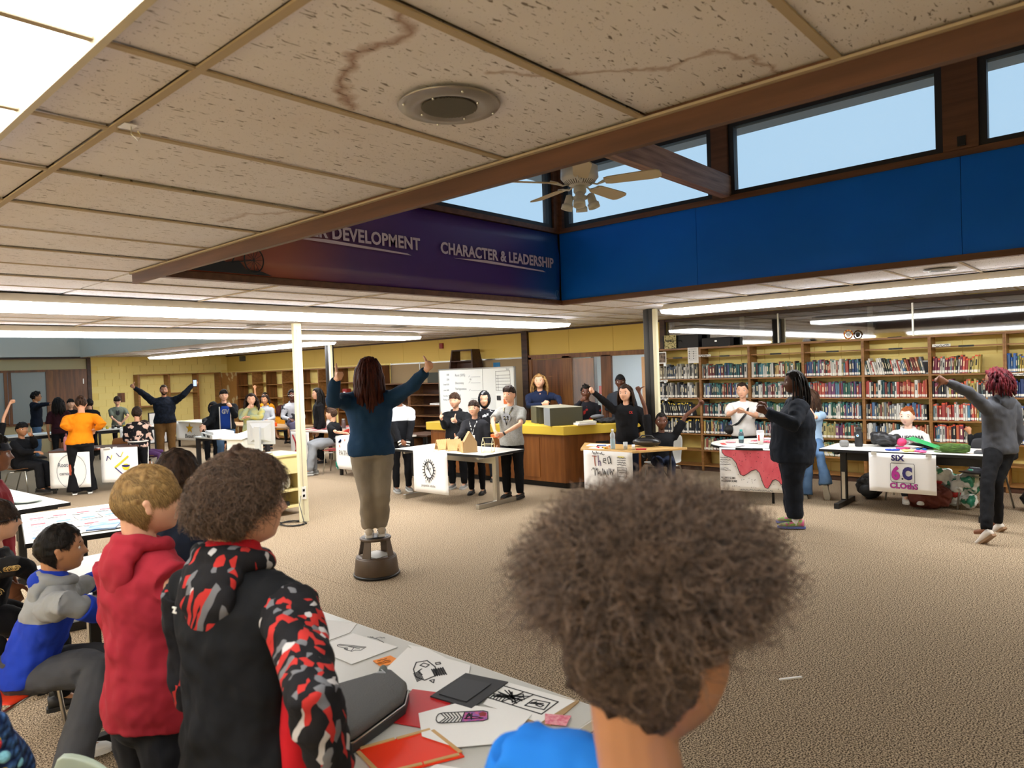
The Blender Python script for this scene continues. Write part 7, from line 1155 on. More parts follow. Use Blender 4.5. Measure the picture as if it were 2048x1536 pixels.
CL = dict(blue=cloth('blue', '1f74d0'), blacksw=cloth('blacksw', '17181b'), redsw=cloth('redsw', 'a52a38'), navy2=cloth('navy2', '161c2a'), redd=cloth('redd', '8a2028'),
    navysw=cloth('navysw', '1d3a58'), navy3=cloth('navy3', '1d222c'), navy4=cloth('navy4', '1a1e27'), greysw=cloth('greysw', '4c4e54'), whitesw=cloth('whitesw', 'd6d4d2'), white=cloth('white', 'ece8e2'),
    paleblue=cloth('paleblue', 'a4c0dc'), blackt=cloth('blackt', '131316'), slate=cloth('slate', '3a3e46'), blackred=cloth('blackred', '18181e', 'a02a24', 7, .62, .66), navy5=cloth('navy5', '16203a'),
    heather=cloth('heather', '94938f', '86857f', 60, .4, .6), charcoal=cloth('charcoal', '26262a'), bwpat=cloth('bwpat', '1a1a1e', 'c8c8cc', 12, .55, .6), bwpat2=cloth('bwpat2', '202024', 'b8b8bc', 10, .6, .66),
    lgreysw=cloth('lgreysw', 'b4b6ba'), orange2=cloth('orange2', 'e0941c'), tiedyesw=cloth('tiedyesw', 'b8a850', '8a9a8a', 5, .4, .65), blackjk=cloth('blackjk', '141519'), plaid=cloth('plaid', '151b28', '0c1018', 9, .4, .6, (2, 2, 2)),
    floral=cloth('floral', '18161a', 'd8b8a8', 11, .53, .57), orange=cloth('orange', 'ee8c12'), greygreen=cloth('greygreen', '6c7264'), maroon=cloth('maroon', '32141c'), blackt2=cloth('blackt2', '1a1a1e'),
    greyblackhood=cloth('greyblackhood', '2a2a2e', 'a4a4a8', 3, .48, .5), swirl=cloth('swirl', '101012'),
    navy=cloth('navy', '1a2030'), blackpant=cloth('blackpant', '101013'), blackpant2=cloth('blackpant2', '1c1c1f'), darkjean=cloth('darkjean', '25272e', None, bump=.4), greypant=cloth('greypant', '45464a'), lgreypant=cloth('lgreypant', '84868a'),
    khaki=cloth('khaki', '8d8272'), khaki2=cloth('khaki2', '6e4f2a'), jean=cloth('jean', '4a6688', '5c7898', 4, .35, .65), navyjean=cloth('navyjean', '1a2234'), bluejean=cloth('bluejean', '1e4068'), navypant=cloth('navypant', '20283c'),
    lavpant=cloth('lavpant', '5c5870'), trackpant=cloth('trackpant', '121215'), purple=cloth('purple', '5a3a66'), redlin=cloth('redlin', 'c01c26'))
# streaked camouflage, colour blocks and knit, each a fabric of its own
def streaks():
    m = cloth('streaks', '1b1a1d'); nt = m.node_tree; b = nt.nodes['Principled BSDF']
    tc = nt.nodes.new('ShaderNodeTexCoord')
    mp = nt.nodes.new('ShaderNodeMapping'); mp.vector_type = 'TEXTURE'; mp.inputs['Rotation'].default_value = (.55, -.3, .2); mp.inputs['Scale'].default_value = (1/62, 1/62, 1/6)
    n = nt.nodes.new('ShaderNodeTexNoise'); n.inputs['Scale'].default_value = 9; nt.links.new(tc.outputs['Object'], n.inputs['Vector'])
    ad = nt.nodes.new('ShaderNodeMixRGB'); ad.blend_type = 'ADD'; ad.inputs[0].default_value = .05; nt.links.new(tc.outputs['Object'], ad.inputs[1]); nt.links.new(n.outputs['Color'], ad.inputs[2])
    nt.links.new(ad.outputs[0], mp.inputs[0]); vo = nt.nodes.new('ShaderNodeTexVoronoi'); vo.inputs['Scale'].default_value = 1.0; nt.links.new(mp.outputs[0], vo.inputs['Vector'])
    sp = nt.nodes.new('ShaderNodeSeparateColor'); nt.links.new(vo.outputs['Color'], sp.inputs[0]); r = nt.nodes.new('ShaderNodeValToRGB'); r.color_ramp.interpolation = 'CONSTANT'
    r.color_ramp.elements[0].color = (*srgb('b4302c'), 1); r.color_ramp.elements[1].position = .17; r.color_ramp.elements[1].color = (*srgb('6c6c70'), 1)
    for ps, h_ in ((.29, 'bcb8b8'), (.32, '1b1a1d')): e_ = r.color_ramp.elements.new(ps); e_.color = (*srgb(h_), 1)
    nt.links.new(sp.outputs[0], r.inputs[0]); cur = r.outputs[0]
    nt.links.new(cur, b.inputs['Base Color']); return m
CL['streaks'] = streaks()
def zblock(name, h_lo, h_hi, z, tilt=0.0):
    m = cloth(name, h_lo); nt = m.node_tree; b = nt.nodes['Principled BSDF']; tc = nt.nodes.new('ShaderNodeTexCoord'); sp = nt.nodes.new('ShaderNodeSeparateXYZ'); nt.links.new(tc.outputs['Object'], sp.inputs[0])
    g = nt.nodes.new('ShaderNodeMath'); g.operation = 'GREATER_THAN'; g.inputs[1].default_value = z; nt.links.new(sp.outputs[2], g.inputs[0])
    mx = nt.nodes.new('ShaderNodeMixRGB'); nt.links.new(g.outputs[0], mx.inputs[0]); mx.inputs[1].default_value = (*srgb(h_lo), 1); mx.inputs[2].default_value = (*srgb(h_hi), 1); nt.links.new(mx.outputs[0], b.inputs['Base Color']); return m
CL['greyblue'] = zblock('greyblue', '1e3aa8', '8c8e90', .80); CL['whiteblack'] = zblock('whiteblack', '15161a', 'c8cace', 1.13)
CL['greyslv'] = cloth('greyslv', '8c8e90'); CL['royal'] = cloth('royal', '1e3aa8')
kn = cloth('knit', '2a4a80'); nt = kn.node_tree; b = nt.nodes['Principled BSDF']; tc = nt.nodes.new('ShaderNodeTexCoord'); vo = nt.nodes.new('ShaderNodeTexVoronoi'); vo.inputs['Scale'].default_value = 55
nt.links.new(tc.outputs['Object'], vo.inputs['Vector']); bp = nt.nodes.new('ShaderNodeBump'); bp.inputs['Strength'].default_value = 1; bp.inputs['Distance'].default_value = .012; bp.invert = True; nt.links.new(vo.outputs['Distance'], bp.inputs['Height']); nt.links.new(bp.outputs[0], b.inputs['Normal'])
r = nt.nodes.new('ShaderNodeValToRGB'); r.color_ramp.elements[0].color = (*srgb('4c78b0'), 1); r.color_ramp.elements[1].color = (*srgb('1c2e58'), 1); r.color_ramp.elements[1].position = .7; nt.links.new(vo.outputs['Distance'], r.inputs[0]); nt.links.new(r.outputs[0], b.inputs['Base Color']); CL['knit'] = kn
def hairm(name, h, h2, sc=60):
    return mat('hair_'+name, srgb(h), .6, spec=.15, noise=(sc, srgb(h2), .35, .65, (1, 1, .15)), bump=(90, .5, (1, 1, .12)))
HR = dict(hbrown=hairm('brown', '3c2e26', '241a14'), hbrown2=hairm('brown2', '4a3426', '2a1c14'), hblond=hairm('blond', '9a7a4c', '6e5230'), hblack=hairm('black', '1e1814', '0c0a08'), hdark=hairm('dark', '3a2a20', '1c130e'),
          hauburn=hairm('auburn', '4a2014', '28100c'), hginger=hairm('ginger', '94502a', '6e3818'), hgold=hairm('gold', 'a8824e', '6a4a2a'), hred=hairm('darkred', '6a1a24', '2a0c12', 30), bwpat2=CL['bwpat2'], blackt2=CL['blackt2'])
def strandm(name, h1, h2):
    m = bpy.data.materials.new('strand_'+name); m.use_nodes = True; nt = m.node_tree; b = nt.nodes['Principled BSDF']; b.inputs['Roughness'].default_value = .45; b.inputs['Specular IOR Level'].default_value = .35
    hi = nt.nodes.new('ShaderNodeHairInfo'); r = nt.nodes.new('ShaderNodeValToRGB'); r.color_ramp.elements[0].color = (*srgb(h1), 1); r.color_ramp.elements[1].color = (*srgb(h2), 1)
    nt.links.new(hi.outputs['Random'], r.inputs[0]); nt.links.new(r.outputs[0], b.inputs['Base Color']); return m
EYEW = mat('eye_white', srgb('e6e0da'), .2); EYED = mat('eye_dark', srgb('1c120c'), .15); LIP = mat('lips', srgb('944a40'), .45); LIPD = mat('lips_dark', srgb('6a3a32'), .45); MOUTH = mat('mouth_dark', srgb('3a1614'), .5)
FOLD = bpy.data.textures.new('folds', 'CLOUDS'); FOLD.noise_scale = .11; FOLD.noise_depth = 1
FOLD2 = bpy.data.textures.new('fine_folds', 'CLOUDS'); FOLD2.noise_scale = .045; FOLD2.noise_depth = 1
def V(t): return Vector(t)
def lerp(a, b, t): return a+(b-a)*t
def finish(o, voxel, smooth=4, fold=0.0, dec=None, fold2=0.0):
    m = o.modifiers.new('remesh', 'REMESH'); m.mode = 'VOXEL'; m.voxel_size = voxel; m.use_smooth_shade = True
    m = o.modifiers.new('smooth', 'SMOOTH'); m.iterations = smooth; m.factor = .5
    if fold:
        m = o.modifiers.new('folds', 'DISPLACE'); m.texture = FOLD; m.strength = fold; m.mid_level = .5; m.texture_coords = 'LOCAL'
    if fold2:
        m = o.modifiers.new('fine_folds', 'DISPLACE'); m.texture = FOLD2; m.strength = fold2; m.mid_level = .5; m.texture_coords = 'LOCAL'
    if dec: m = o.modifiers.new('simplify', 'DECIMATE'); m.ratio = dec
    return o
def head_pt(d, hair=None):
    """unit head (height 1, x forward, y left, z up) surface point in direction d"""
    x, y, z = d; a, b_, c = (.46 if x > 0 else .46), .345, .5
    k = 1/math.sqrt((x/a)**2+(y/b_)**2+(z/c)**2); x, y, z = x*k, y*k, z*k
    if z < -.02:
        t = min(1, (-.02-z)/.48); y *= 1-.30*t*t
        if x < 0: x *= 1-.62*t**1.2
        else: x = x*(1-.02*t)+.13*t*t*(x/.44 > .1)*min(1, x/.2)
    if x > .25: x = .25+(x-.25)*(.80 if z > -.3 else .95)
    fr = max(0, min(1, (x-.15)/.15)); g = lambda u, m, s: math.exp(-((u-m)/s)**2)
    x += fr*(.022*g(z, .09, .05)*g(y, 0, .22) - .045*g(z, .0, .055)*(g(y, .145, .075)+g(y, -.145, .075)) + .03*g(z, -.14, .09)*(g(y, .18, .08)+g(y, -.18, .08)))
    nz_ = 0
    if -.20 < z < .06: nz_ = (.06-z)/.22
    if z <= -.155: nz_ = max(0, 1-(-.155-z)/.045)
    x += fr*(.135*min(1, nz_)*g(y, 0, .05+.035*min(1, nz_)))
    x += fr*(.042*g(z, -.245, .022)*g(y, 0, .09)+.042*g(z, -.295, .024)*g(y, 0, .08)-.012*g(z, -.27, .012)*g(y, 0, .09)-.012*g(z, -.345, .03)*g(y, 0, .1)+.03*g(z, -.43, .06)*g(y, 0, .09))
    return Vector((x, y, z))
def hgrid(nu, nv, fn):
    v = []; f = []
    for i in range(nv+1):
        th = math.pi*i/nv
        for j in range(nu):
            ph = 2*math.pi*j/nu; v.append(fn(Vector((math.sin(th)*math.cos(ph), math.sin(th)*math.sin(ph), math.cos(th)))))
    for i in range(nv):
        for j in range(nu): f.append((i*nu+j, (i+1)*nu+j, (i+1)*nu+(j+1) % nu, i*nu+(j+1) % nu))
    return v, f
def hairmask(p, style):
    """1 inside the hair region; p on unit head"""
    x, y, z = p; ang = abs(math.atan2(y, x))
    if 1.3 < ang < 1.78 and z < .06 and style != 'hood': return 0      # 0 = face front, pi = back
    low = {'bowl': .14, 'bangs': .15, 'cap': .2}.get(style, .26)
    if ang < .75: line = low+(.06*(ang/.75) if style not in ('bowl', 'bangs') else -.02*ang)
    elif ang < 1.35: line = lerp(low, .02, (ang-.75)/.6)
    elif ang < 1.75: line = lerp(.02, -.06, (ang-1.35)/.4)
    elif ang < 2.2: line = lerp(-.06, -.30, (ang-1.75)/.45)
    else: line = -.33
    return max(0, min(1, (z-line)/.06+.5))
def make_hand(mb, W, d, n, t, L, pose, thick=1.0):
    """five-fingered hand at wrist W, pointing d, palm facing n, thumb on side t"""
    d = d.normalized(); t = (t-d*t.dot(d)); t = t.normalized() if t.length > 1e-4 else d.orthogonal().normalized(); n = d.cross(t).normalized() if n is None else (n-d*n.dot(d)-t*n.dot(t)).normalized() if (n-d*n.dot(d)-t*n.dot(t)).length > .1 else d.cross(t).normalized()
    pl, pw, pt = .50*L, .44*L, .13*L
    mb.tube([W-d*.06*L, W+d*.12*L, W+d*.35*L, W+d*pl, W+d*(pl+.05*L)], [pw*.40, pw*.44, pw*.52, pw*.52, pw*.40], 10, asp=.42, side=t)
    rf = .052*L*thick; ang = {'fist': (1.35, 1.55, 1.1), 'thumb': (1.35, 1.55, 1.1), 'relax': (.35, .45, .3), 'open': (.08, .12, .08)}[pose]
    for k, (off, ln) in enumerate(((.36, .45), (.12, .50), (-.12, .46), (-.34, .37))):
        p = W+d*pl*(1-.06*abs(k-1))+t*off*pw; pts = [p-d*.12*L, p]; a = 0; cur = p
        for q, fr in enumerate((.45, .32, .27)):
            a += ang[q]*(1+.08*k); dd = d*math.cos(a)+n*math.sin(a); cur = cur+dd*ln*L*fr; pts.append(cur)
        mb.tube(pts, [rf*1.05, rf*1.12, rf, rf*.95, rf*.78], 8)
    b0 = W+d*.10*L+t*pw*.25
    if pose == 'thumb': ps = [b0, W+d*.27*L+t*pw*.58, W+d*.32*L+t*(pw*.58+.22*L), W+d*.30*L+t*(pw*.58+.44*L)]
    elif pose == 'fist': ps = [b0, W+d*.25*L+t*pw*.58+n*.06*L, W+d*.48*L+t*pw*.40+n*.17*L, W+d*.62*L+t*pw*.05+n*.20*L]
    else: ps = [b0, W+d*.25*L+t*pw*.62+n*.03*L, W+d*.45*L+t*pw*.85+n*.08*L, W+d*.62*L+t*pw*.88+n*.12*L]
    mb.tube(ps, [rf*1.5, rf*1.45, rf*1.15, rf*.85], 8)
def strands(name, paths, rad, m, parent, tipr=.3):
    n, k, _ = paths.shape; hc = bpy.data.hair_curves.new(name); hc.add_curves([k]*n)
    hc.attributes['position'].data.foreach_set('vector', paths.reshape(-1).astype(np.float32))
    ra = hc.attributes.new('radius', 'FLOAT', 'POINT') if 'radius' not in hc.attributes else hc.attributes['radius']
    ra.data.foreach_set('value', np.tile(np.linspace(rad, rad*tipr, k), n).astype(np.float32)); hc.materials.append(m)
    return put(name, hc, parent)
def scalp_samples(n, style, rs, R, c, hh, extra=lambda p: 1.0):
    P, N = [], []
    while len(P) < n:
        d = Vector(rs.normal(size=3)); d.normalize(); p = head_pt(d)
        if rs.random() < hairmask(p, style)*extra(p): P.append(p); N.append(Vector((p.x/.2, p.y/.12, p.z/.25)).normalized())
    return P, N
def person(idn, label, base, fw, hf, Sx, hp, bw, J, hands, opt):
    near = opt.get('near', 0); O = thing('person', label, 'person', base); J = {k: V(v) for k, v in J.items()}; f = V(fw); h = V(hf); Zv = Vector((0, 0, 1)); lf = Zv.cross(f)
    hh = (.145 if near else .162)+.05*Sx; k = Sx/1.6; sk = SKM[opt['sk']]; ty, tcol = opt['top']
    # head frame
    hx = (h*math.cos(hp)+Zv*math.sin(hp)).normalized(); hy = Zv.cross(h).normalized(); hz = hx.cross(hy).normalized(); HR_ = Matrix((hx, hy, hz)).transposed(); hc = J['hc']
    H = lambda p: hc+HR_ @ (Vector(p)*hh)
    vox = {0: .0095, 1: .0045, 2: .006}[near]
    B = MB(); nu, nv = (56, 48) if near else (28, 24)
    v, fc = hgrid(nu, nv, lambda d: H(head_pt(d))); B.add(v, fc)
    for s in (-1, 1):
        Re = HR_ @ Matrix.Rotation(s*-.35, 3, 'Z'); B.ball(H((-.02, s*.335, -.06)), (hh*.075, hh*.035, hh*.125), 12, 8, Re)
        if near: B.ball(H((-.05, s*.345, .0)), (hh*.075, hh*.035, hh*.065), 10, 8, Re)
    nk = J['nk']; B.tube([nk-Zv*.05*k-f*.01, nk+Zv*.01, lerp(nk, hc, .45)-HR_ @ Vector((.10, 0, 0))*hh, hc-HR_ @ Vector((.16, 0, .15))*hh], [.062*k, .050*k, .047*k, .05*k], 14)
    def torso(mb, infl, z0=0., shrink=1.0, hem=.0, wide=1.0):
        pel, n0 = J['pel'], J['nk']; up = (n0-pel); sl = .112*Sx*(1+.35*(bw-1)); sd = 1+(bw-1)*.6
        prof = [(-.12-hem, .098*sd), (-.04, .100*sd), (.10, .092*sd), (.28, .084*sd), (.50, .090*(1+(bw-1)*.8)), (.70, .101*(1+(bw-1)*.5)), (.84, .100), (.93, .070), (1.0, .040)]
        asp = [.70+.12*(bw-1), .72+.2*(bw-1), .74+.3*(bw-1), .74+.3*(bw-1), .70+.2*(bw-1), .66+.1*(bw-1), .60, .62, .9]; pts = []; o = len(mb.v); n = 20
        for i, (t, w) in enumerate(prof):
            p = pel+up*t+f*(.012*math.sin(max(0, t)*3.1)); w = (w*Sx*shrink*wide+infl)
            for j in range(n):
                a = 2*math.pi*j/n; mb.v.append(tuple(p+lf*math.cos(a)*w+f*math.sin(a)*w*asp[i]))
        for i in range(len(prof)-1):
            for j in range(n): mb.f.append((o+i*n+j, o+i*n+(j+1) % n, o+(i+1)*n+(j+1) % n, o+(i+1)*n+j)); mb.m.append(0)
        mb.f.append(tuple(o+j for j in reversed(range(n)))); mb.m.append(0); e = o+(len(prof)-1)*n; mb.f.append(tuple(e+j for j in range(n))); mb.m.append(0)
    torso(B, 0, shrink=.80)
    for a in 'RL':
        s, e, w = J['s'+a], J['e'+a], J['w'+a]; bb = 1+(bw-1)*.45
        B.tube([lerp(nk, s, .35)-Zv*.015, s, lerp(s, e, .4), e, lerp(e, w, .3), w], [.038*k, .040*k*bb, .037*k*bb, .031*k*bb, .031*k*bb, .021*k], 10)
        pose, tv = hands[a]; tv = V(tv); d = (w-e).normalized(); 
        if pose == 'relax':
            n_ = (lf*(1 if a == 'R' else -1)) if abs(d.z) > .6 else -Zv; tv = f if abs(d.z) > .6 else (lf*(1 if a == 'R' else -1)); make_hand(B, w, d, n_, tv, .105*Sx, pose, 1.15 if not near else 1.0)
        else:
            if abs(tv.dot(d)) > .75:       # thumb must leave the side: bend the hand at the wrist
                d = (d-tv*.8*d.dot(tv)); d = d.normalized() if d.length > .2 else (f*.7+lf*.5*(-1 if a == 'R' else 1)).normalized()
            n_ = None; t2 = (tv-d*tv.dot(d)).normalized(); cr = d.cross(t2); want = (f if pose == 'fist' else -f)
            make_hand(B, w, d, cr if (a == 'R') == (cr.dot(lf) > 0) else -cr, t2, .105*Sx, pose, 1.2 if not near else 1.0)
        hj, kn, an = J['h'+a], J['k'+a], J['a'+a]; B.tube([hj, lerp(hj, kn, .5), kn, lerp(kn, an, .35), an], [.055*k*bb, .048*k*bb, .038*k, .038*k, .025*k], 8)
        sf = opt.get('foot'+a); fd = (f+(an-kn)*0).normalized(); B.tube([an, an-Zv*.03+fd*.05*k, an-Zv*.05+fd*.12*k], [.026*k, .026*k, .022*k], 8)
    finish(B.build('body', sk, O, True), vox, 3 if near else 2, dec=None if near == 1 else .5)
    # face
    es = .042*hh if near else .055*hh
    for s in (-1, 1):
        eb = MB().ball(H((.315, s*.145, .0)), (hh*.05, hh*.078, hh*(.045 if near else .052)), 12, 8, HR_); e_ = eb.build('eye', EYEW, O, True)
        MB().ball(H((.352, s*.142, .0)), (hh*.018, hh*(.034 if near else .044), hh*(.036 if near else .046)), 10, 6, HR_).build('iris', EYED, e_, True)
        MB().tube([H((.37-.04*abs(q-.4), s*(.07+.15*q), .105+.02*math.sin(q*3))) for q in (0, .25, .5, .75, 1)], [q*(1 if near else 1.5) for q in (hh*.010, hh*.017, hh*.017, hh*.013, hh*.007)], 6, asp=.6).build('eyebrow', HR[opt['hair'][1]] if opt['hair'][1] in HR and not opt['hair'][1].startswith(('bw', 'blackt')) else HR['hblack'], O, True)
    lm = LIPD if opt['sk'] in ('dark', 'brown') else LIP; smile = .02 if idn in ('red', 'armsup', 'glassgirl', 'camo', 'manarms') else 0
    MB().tube([H((.30+.098*(1-(q/1.0)**2*.5), q*.10, -.272+smile*q*q*1.5)) for q in (-1, -.6, -.2, .2, .6, 1)], [q*(1 if near else 1.25) for q in (hh*.006, hh*.016, hh*.021, hh*.021, hh*.016, hh*.006)], 8, asp=.55, side=tuple(HR_ @ Vector((0, 0, 1)))).build('mouth', lm, O, True)
    if opt.get('beard'):
        v, fc = hgrid(28, 24, lambda d: H(head_pt(d)*(1.03 if (head_pt(d).z < -.2 and head_pt(d).x > .0 and not (abs(head_pt(d).y) < .09 and -.31 < head_pt(d).z < -.24)) else .93))); MB().add(v, fc).build('beard', HR['hdark'], O, True)
    gl = opt.get('glasses')
    if gl:
        g = MB(); gm = BLACKM if gl == 1 else WHITE
        for s in (-1, 1):
            g.tube([H((.41, s*.145+.085*math.cos(a), .0+.07*math.sin(a))) for a in [q*math.pi/8 for q in range(17)]], hh*.012, 5); g.tube([H((.40, s*.225, .01)), H((.25, s*.35, .02)), H((-.05, s*.37, .0))], hh*.012, 5)
        g.tube([H((.42, -.06, .01)), H((.44, 0, .02)), H((.42, .06, .01))], hh*.012, 5); g.build('glasses', gm, O, True)
    # ---- top
    tm = CL[tcol]; long_ = ty not in ('tee',); T = MB(); infl = {'tee': .014, 'long': .020, 'vneck': .012, 'hoodie': .028, 'jacket': .028, 'open': .030}[ty]*(1+.3*(bw-1)); hemx = {'tee': .06, 'hoodie': .03, 'long': .04}.get(ty, .03)
    if opt['id_'] if 'id_' in opt else False: pass
    sit = J['kR'].z-J['hR'].z > -.15*Sx and abs((J['kR']-J['hR']).dot(Zv)) < .12*Sx
    torso(T, infl, hem=0 if sit else hemx, z0=-.12 if sit else 0, shrink=1.0)
    sleeves = {}; fit = 1+(bw-1)*.7
    for a in 'RL':
        s, e, w = J['s'+a], J['e'+a], J['w'+a]; Sl = MB() if opt.get('camo') or idn == 'greyblue' else T
        T.tube([lerp(nk, s, .15)-Zv*.012, lerp(nk, s, .6)-Zv*.006, s], [.050*k, .058*k, .060*k*fit+infl*.3], 12)
        if long_:
            wz = w-(w-e).normalized()*.01; Sl.tube([lerp(s, e, -.06), lerp(s, e, .2), lerp(s, e, .6), e, lerp(e, wz, .35), lerp(e, wz, .8), wz], [.058*k*fit+infl*.5, .054*k*fit+infl*.5, .045*k*fit+infl*.5, .042*k*fit+infl*.5, .038*k*fit+infl*.5, .032*k*fit+infl*.4, .029*k*fit+infl*.15], 14)
        else: Sl.tube([lerp(s, e, -.06), lerp(s, e, .25), lerp(s, e, .72), lerp(s, e, .78)], [.052*k*fit+infl*.3, .050*k*fit+infl*.7, .049*k*fit+infl*.9, .047*k*fit+infl*.8], 14)
        if Sl is not T: sleeves[a] = Sl
    vt = {0: .014, 1: .0075, 2: .010}[near]; fo = {0: .026, 1: .030, 2: .03}[near]*(.6 if ty == 'tee' else 1.0)
    top = finish(T.build({'tee': 'tee_shirt', 'long': 'long_sleeve_top', 'vneck': 'sweater', 'hoodie': 'hoodie', 'jacket': 'jacket', 'open': 'open_jacket'}[ty], tm, O, True), vt, 4, fo, None if near else .7, .010 if near == 1 else .006)
    for a, Sl in sleeves.items():
        so_ = finish(Sl.build('sleeve', CL['streaks'] if opt.get('camo') else CL['greyslv'], top, True), vt, 4, fo, None, .012)
        if idn == 'greyblue': finish(MB().tube([lerp(J['e'+a], J['w'+a], .38), lerp(J['e'+a], J['w'+a], .8), J['w'+a]], [.060*k, .052*k, .040*k], 14).build('cuff', CL['royal'], top, True), .01, 2, .02)
    # collar / hood
    cm_ = CL['streaks'] if opt.get('camo') else tm
    up = (hc-nk).normalized()
    if ty in ('hoodie',) and opt['hair'][0] != 'hood':
        Hd = MB(); cx = nk+Zv*(.014 if near else -.008)*k
        ring = [cx+lf*math.cos(a)*.078*k+f*math.sin(a)*.070*k+Zv*(-.022*k*math.sin(a)+.010) for a in [q*math.pi/12 for q in range(25)]]; Hd.tube(ring, .026*k, 10)
        for q, (bx, bz, r1, r2, r3) in enumerate(((-.065, -.0, .095, .045, .045), (-.085, -.045, .098, .036, .07), (-.085, -.095, .07, .03, .045))): Hd.ball(nk+f*bx*k+Zv*bz*k, (r2*k, r1*k, r3*k), 14, 10, Matrix((f, lf, Zv)).transposed())
        hm = CL['royal'] if idn == 'greyblue' and False else (CL['greyslv'] if idn == 'greyblue' else (CL['whitesw'] if idn == 'gloves' else cm_)); finish(Hd.build('hood', hm, top, True), vt*.9, 5, .022, None, .008)
        if opt.get('camo'):
            Ln = MB().ball(nk+Zv*.035*k-f*.015, (.074*k, .064*k, .05*k), 16, 10); Ln.build('hood_lining', CL['redlin'], top, True)
        if idn == 'greyblue': MB().ball(nk+Zv*.02*k-f*.03, (.09*k, .085*k, .06*k), 16, 10).build('hood_lining', CL['royal'], top, True)
    elif ty in ('tee', 'long', 'jacket', 'open', 'vneck'):
        r0 = .062*k if ty != 'vneck' else .075*k; ring = [nk-Zv*.012*k+lf*math.cos(a)*r0*1.05+f*math.sin(a)*r0+Zv*(-.018*k*math.sin(a)*(2.2 if ty == 'vneck' else 1)) for a in [q*math.pi/12 for q in range(25)]]; MB().tube(ring, (.010 if ty in ('tee', 'long', 'vneck') else .018)*k, 8).build('collar', tm, top, True)
    if ty == 'vneck': MB().ball(nk-Zv*.075*k+f*.062*k, (.03*k, .035*k, .055*k), 12, 8, Matrix((f, lf, Zv)).transposed()).build('neckline', sk, top, True)
    if opt.get('camo'):
        MB().tube([lerp(J['pel'], nk, t)-lf*(.110*Sx)-f*.0 for t in (-.2, 0, .3, .5)], [.03, .034, .032, .02], 10).build('side_panel', CL['redlin'], top, True)
        text('small_mark', 'Z', .018, WHITE, top, plane_M(nk-f*.185*k-lf*.03-Zv*.05, (-lf if True else lf), (0, 0, 1)), 1, .001, .001)
    # front frame for decals: origin mid chest
    ch = lerp(J['pel'], nk, .62)
    def chestM(u=0, vv=0, off=.0): 
        dep = (.101*(1+(bw-1)*.5)*Sx+infl)*.69; return plane_M(ch+f*(dep+.014+off)+lf*u+Zv*vv, tuple(-lf if False else lf), (0, 0, 1))
    dc = opt.get('decal')
    def dtext(s, u, vv, size, m, sx=1, bold=.002, off=0):
        o_ = text('chest_print', s, size, m, top, chestM(u, vv, off), sx, .003, bold, 0, 'CENTER'); return o_
    if dc == 'cal':
        dtext('CALIFORNIA', 0, .035, .062, INK, .85, .003, .0); dtext('1953   USA', 0, -.01, .022, mat('maroon_print', srgb('6a2030')), 1, .001)
    elif dc == 'ck': dtext('CK', -.06+.14, .05, .05, mat('red_print2', srgb('c83028')), .8, .001)
    elif dc == '12':
        MB().lathe([(.068, 0), (.07, .006)], 28).xf(chestM(0, .02, -.004)).build('chest_disc', mat('print_grey', srgb('b8b8b4')), top); dtext('2.2', 0, -.005, .075, INK, .9, .003, .004)
    elif dc == 'badge': MB().lathe([(.042, 0), (.044, .006)], 24).xf(chestM(.03, .03, .022)).build('chest_disc', WHITE, top); dtext('AVA', .03, .02, .024, INK, 1, .001, .03)
    elif dc == 'gv':
        MB().tube([lerp(J['pel'], nk, t)+f*(.088*Sx+.006*math.sin(t*3)) for t in (-.12, .1, .4, .7, .88)], [.062*Sx, .062*Sx, .066*Sx, .066*Sx, .04*Sx], 14, asp=.35, side=tuple(lf)).build('tee_shirt', cloth('royal2', '1a3a8a'), top, True)
        for s in (-1, 1): MB().tube([lerp(J['pel'], nk, t)+f*(.096*Sx)+lf*s*.066*Sx for t in (-.12, .1, .4, .7, .86)], .012, 6).build('zip_edge', mat('cream_edge', srgb('cfc8bc')), top, True)
        dtext('GV', 0, -.03, .13, WHITE, .8, .004, .078); dtext('GV', 0, -.03, .13, CL['navy'], .8, -.001, .081)
    elif dc == 'cat':
        MB().ball(ch+f*.115+Zv*.0, (.01, .05, .06), 10, 8, Matrix((f, lf, Zv)).transposed()).ball(ch+f*.115+Zv*.06+lf*.03, (.01, .015, .025), 8, 6).ball(ch+f*.115+Zv*.06-lf*.03, (.01, .015, .025), 8, 6).build('chest_print', INK, top, True)
    ly = opt.get('lanyard')
    if ly:
        lp = [nk+lf*.05*k-f*.02, nk+lf*.065*k+f*.085*k-Zv*.03, ch+f*.145*k+lf*.025+Zv*.03, ch+f*.145*k-Zv*.08, ch+f*.145*k-lf*.025+Zv*.03, nk-lf*.065*k+f*.085*k-Zv*.03, nk-lf*.05*k-f*.02]
        lo_ = thing('lanyard', 'black and white lanyard with a name badge on the %s' % ('boy in charcoal hoodie' if ly == 'w1' else 'boy in heather-grey tee'), 'lanyard', base)
        MB().tube(lp, .009, 6).build('strap', mat('lan_'+ly, srgb('18181a'), .7, noise=(30, srgb('d0d0cc') if ly == 'w1' else srgb('a89c70'), .5, .54, O1)), lo_, True)
        if ly == 'w1': MB().box(-.035, -.003, -.10, .035, .003, 0).xf(Matrix.Translation(ch+f*.152*k-Zv*.08) @ Matrix((lf, f, Zv)).transposed().to_4x4()).build('badge', PAPER, lo_); MB().box(-.02, -.0, -.08, .02, .005, -.04).xf(Matrix.Translation(ch+f*.152*k-Zv*.08) @ Matrix((lf, f, Zv)).transposed().to_4x4()).build('badge_photo', mat('alarm_red'), lo_)
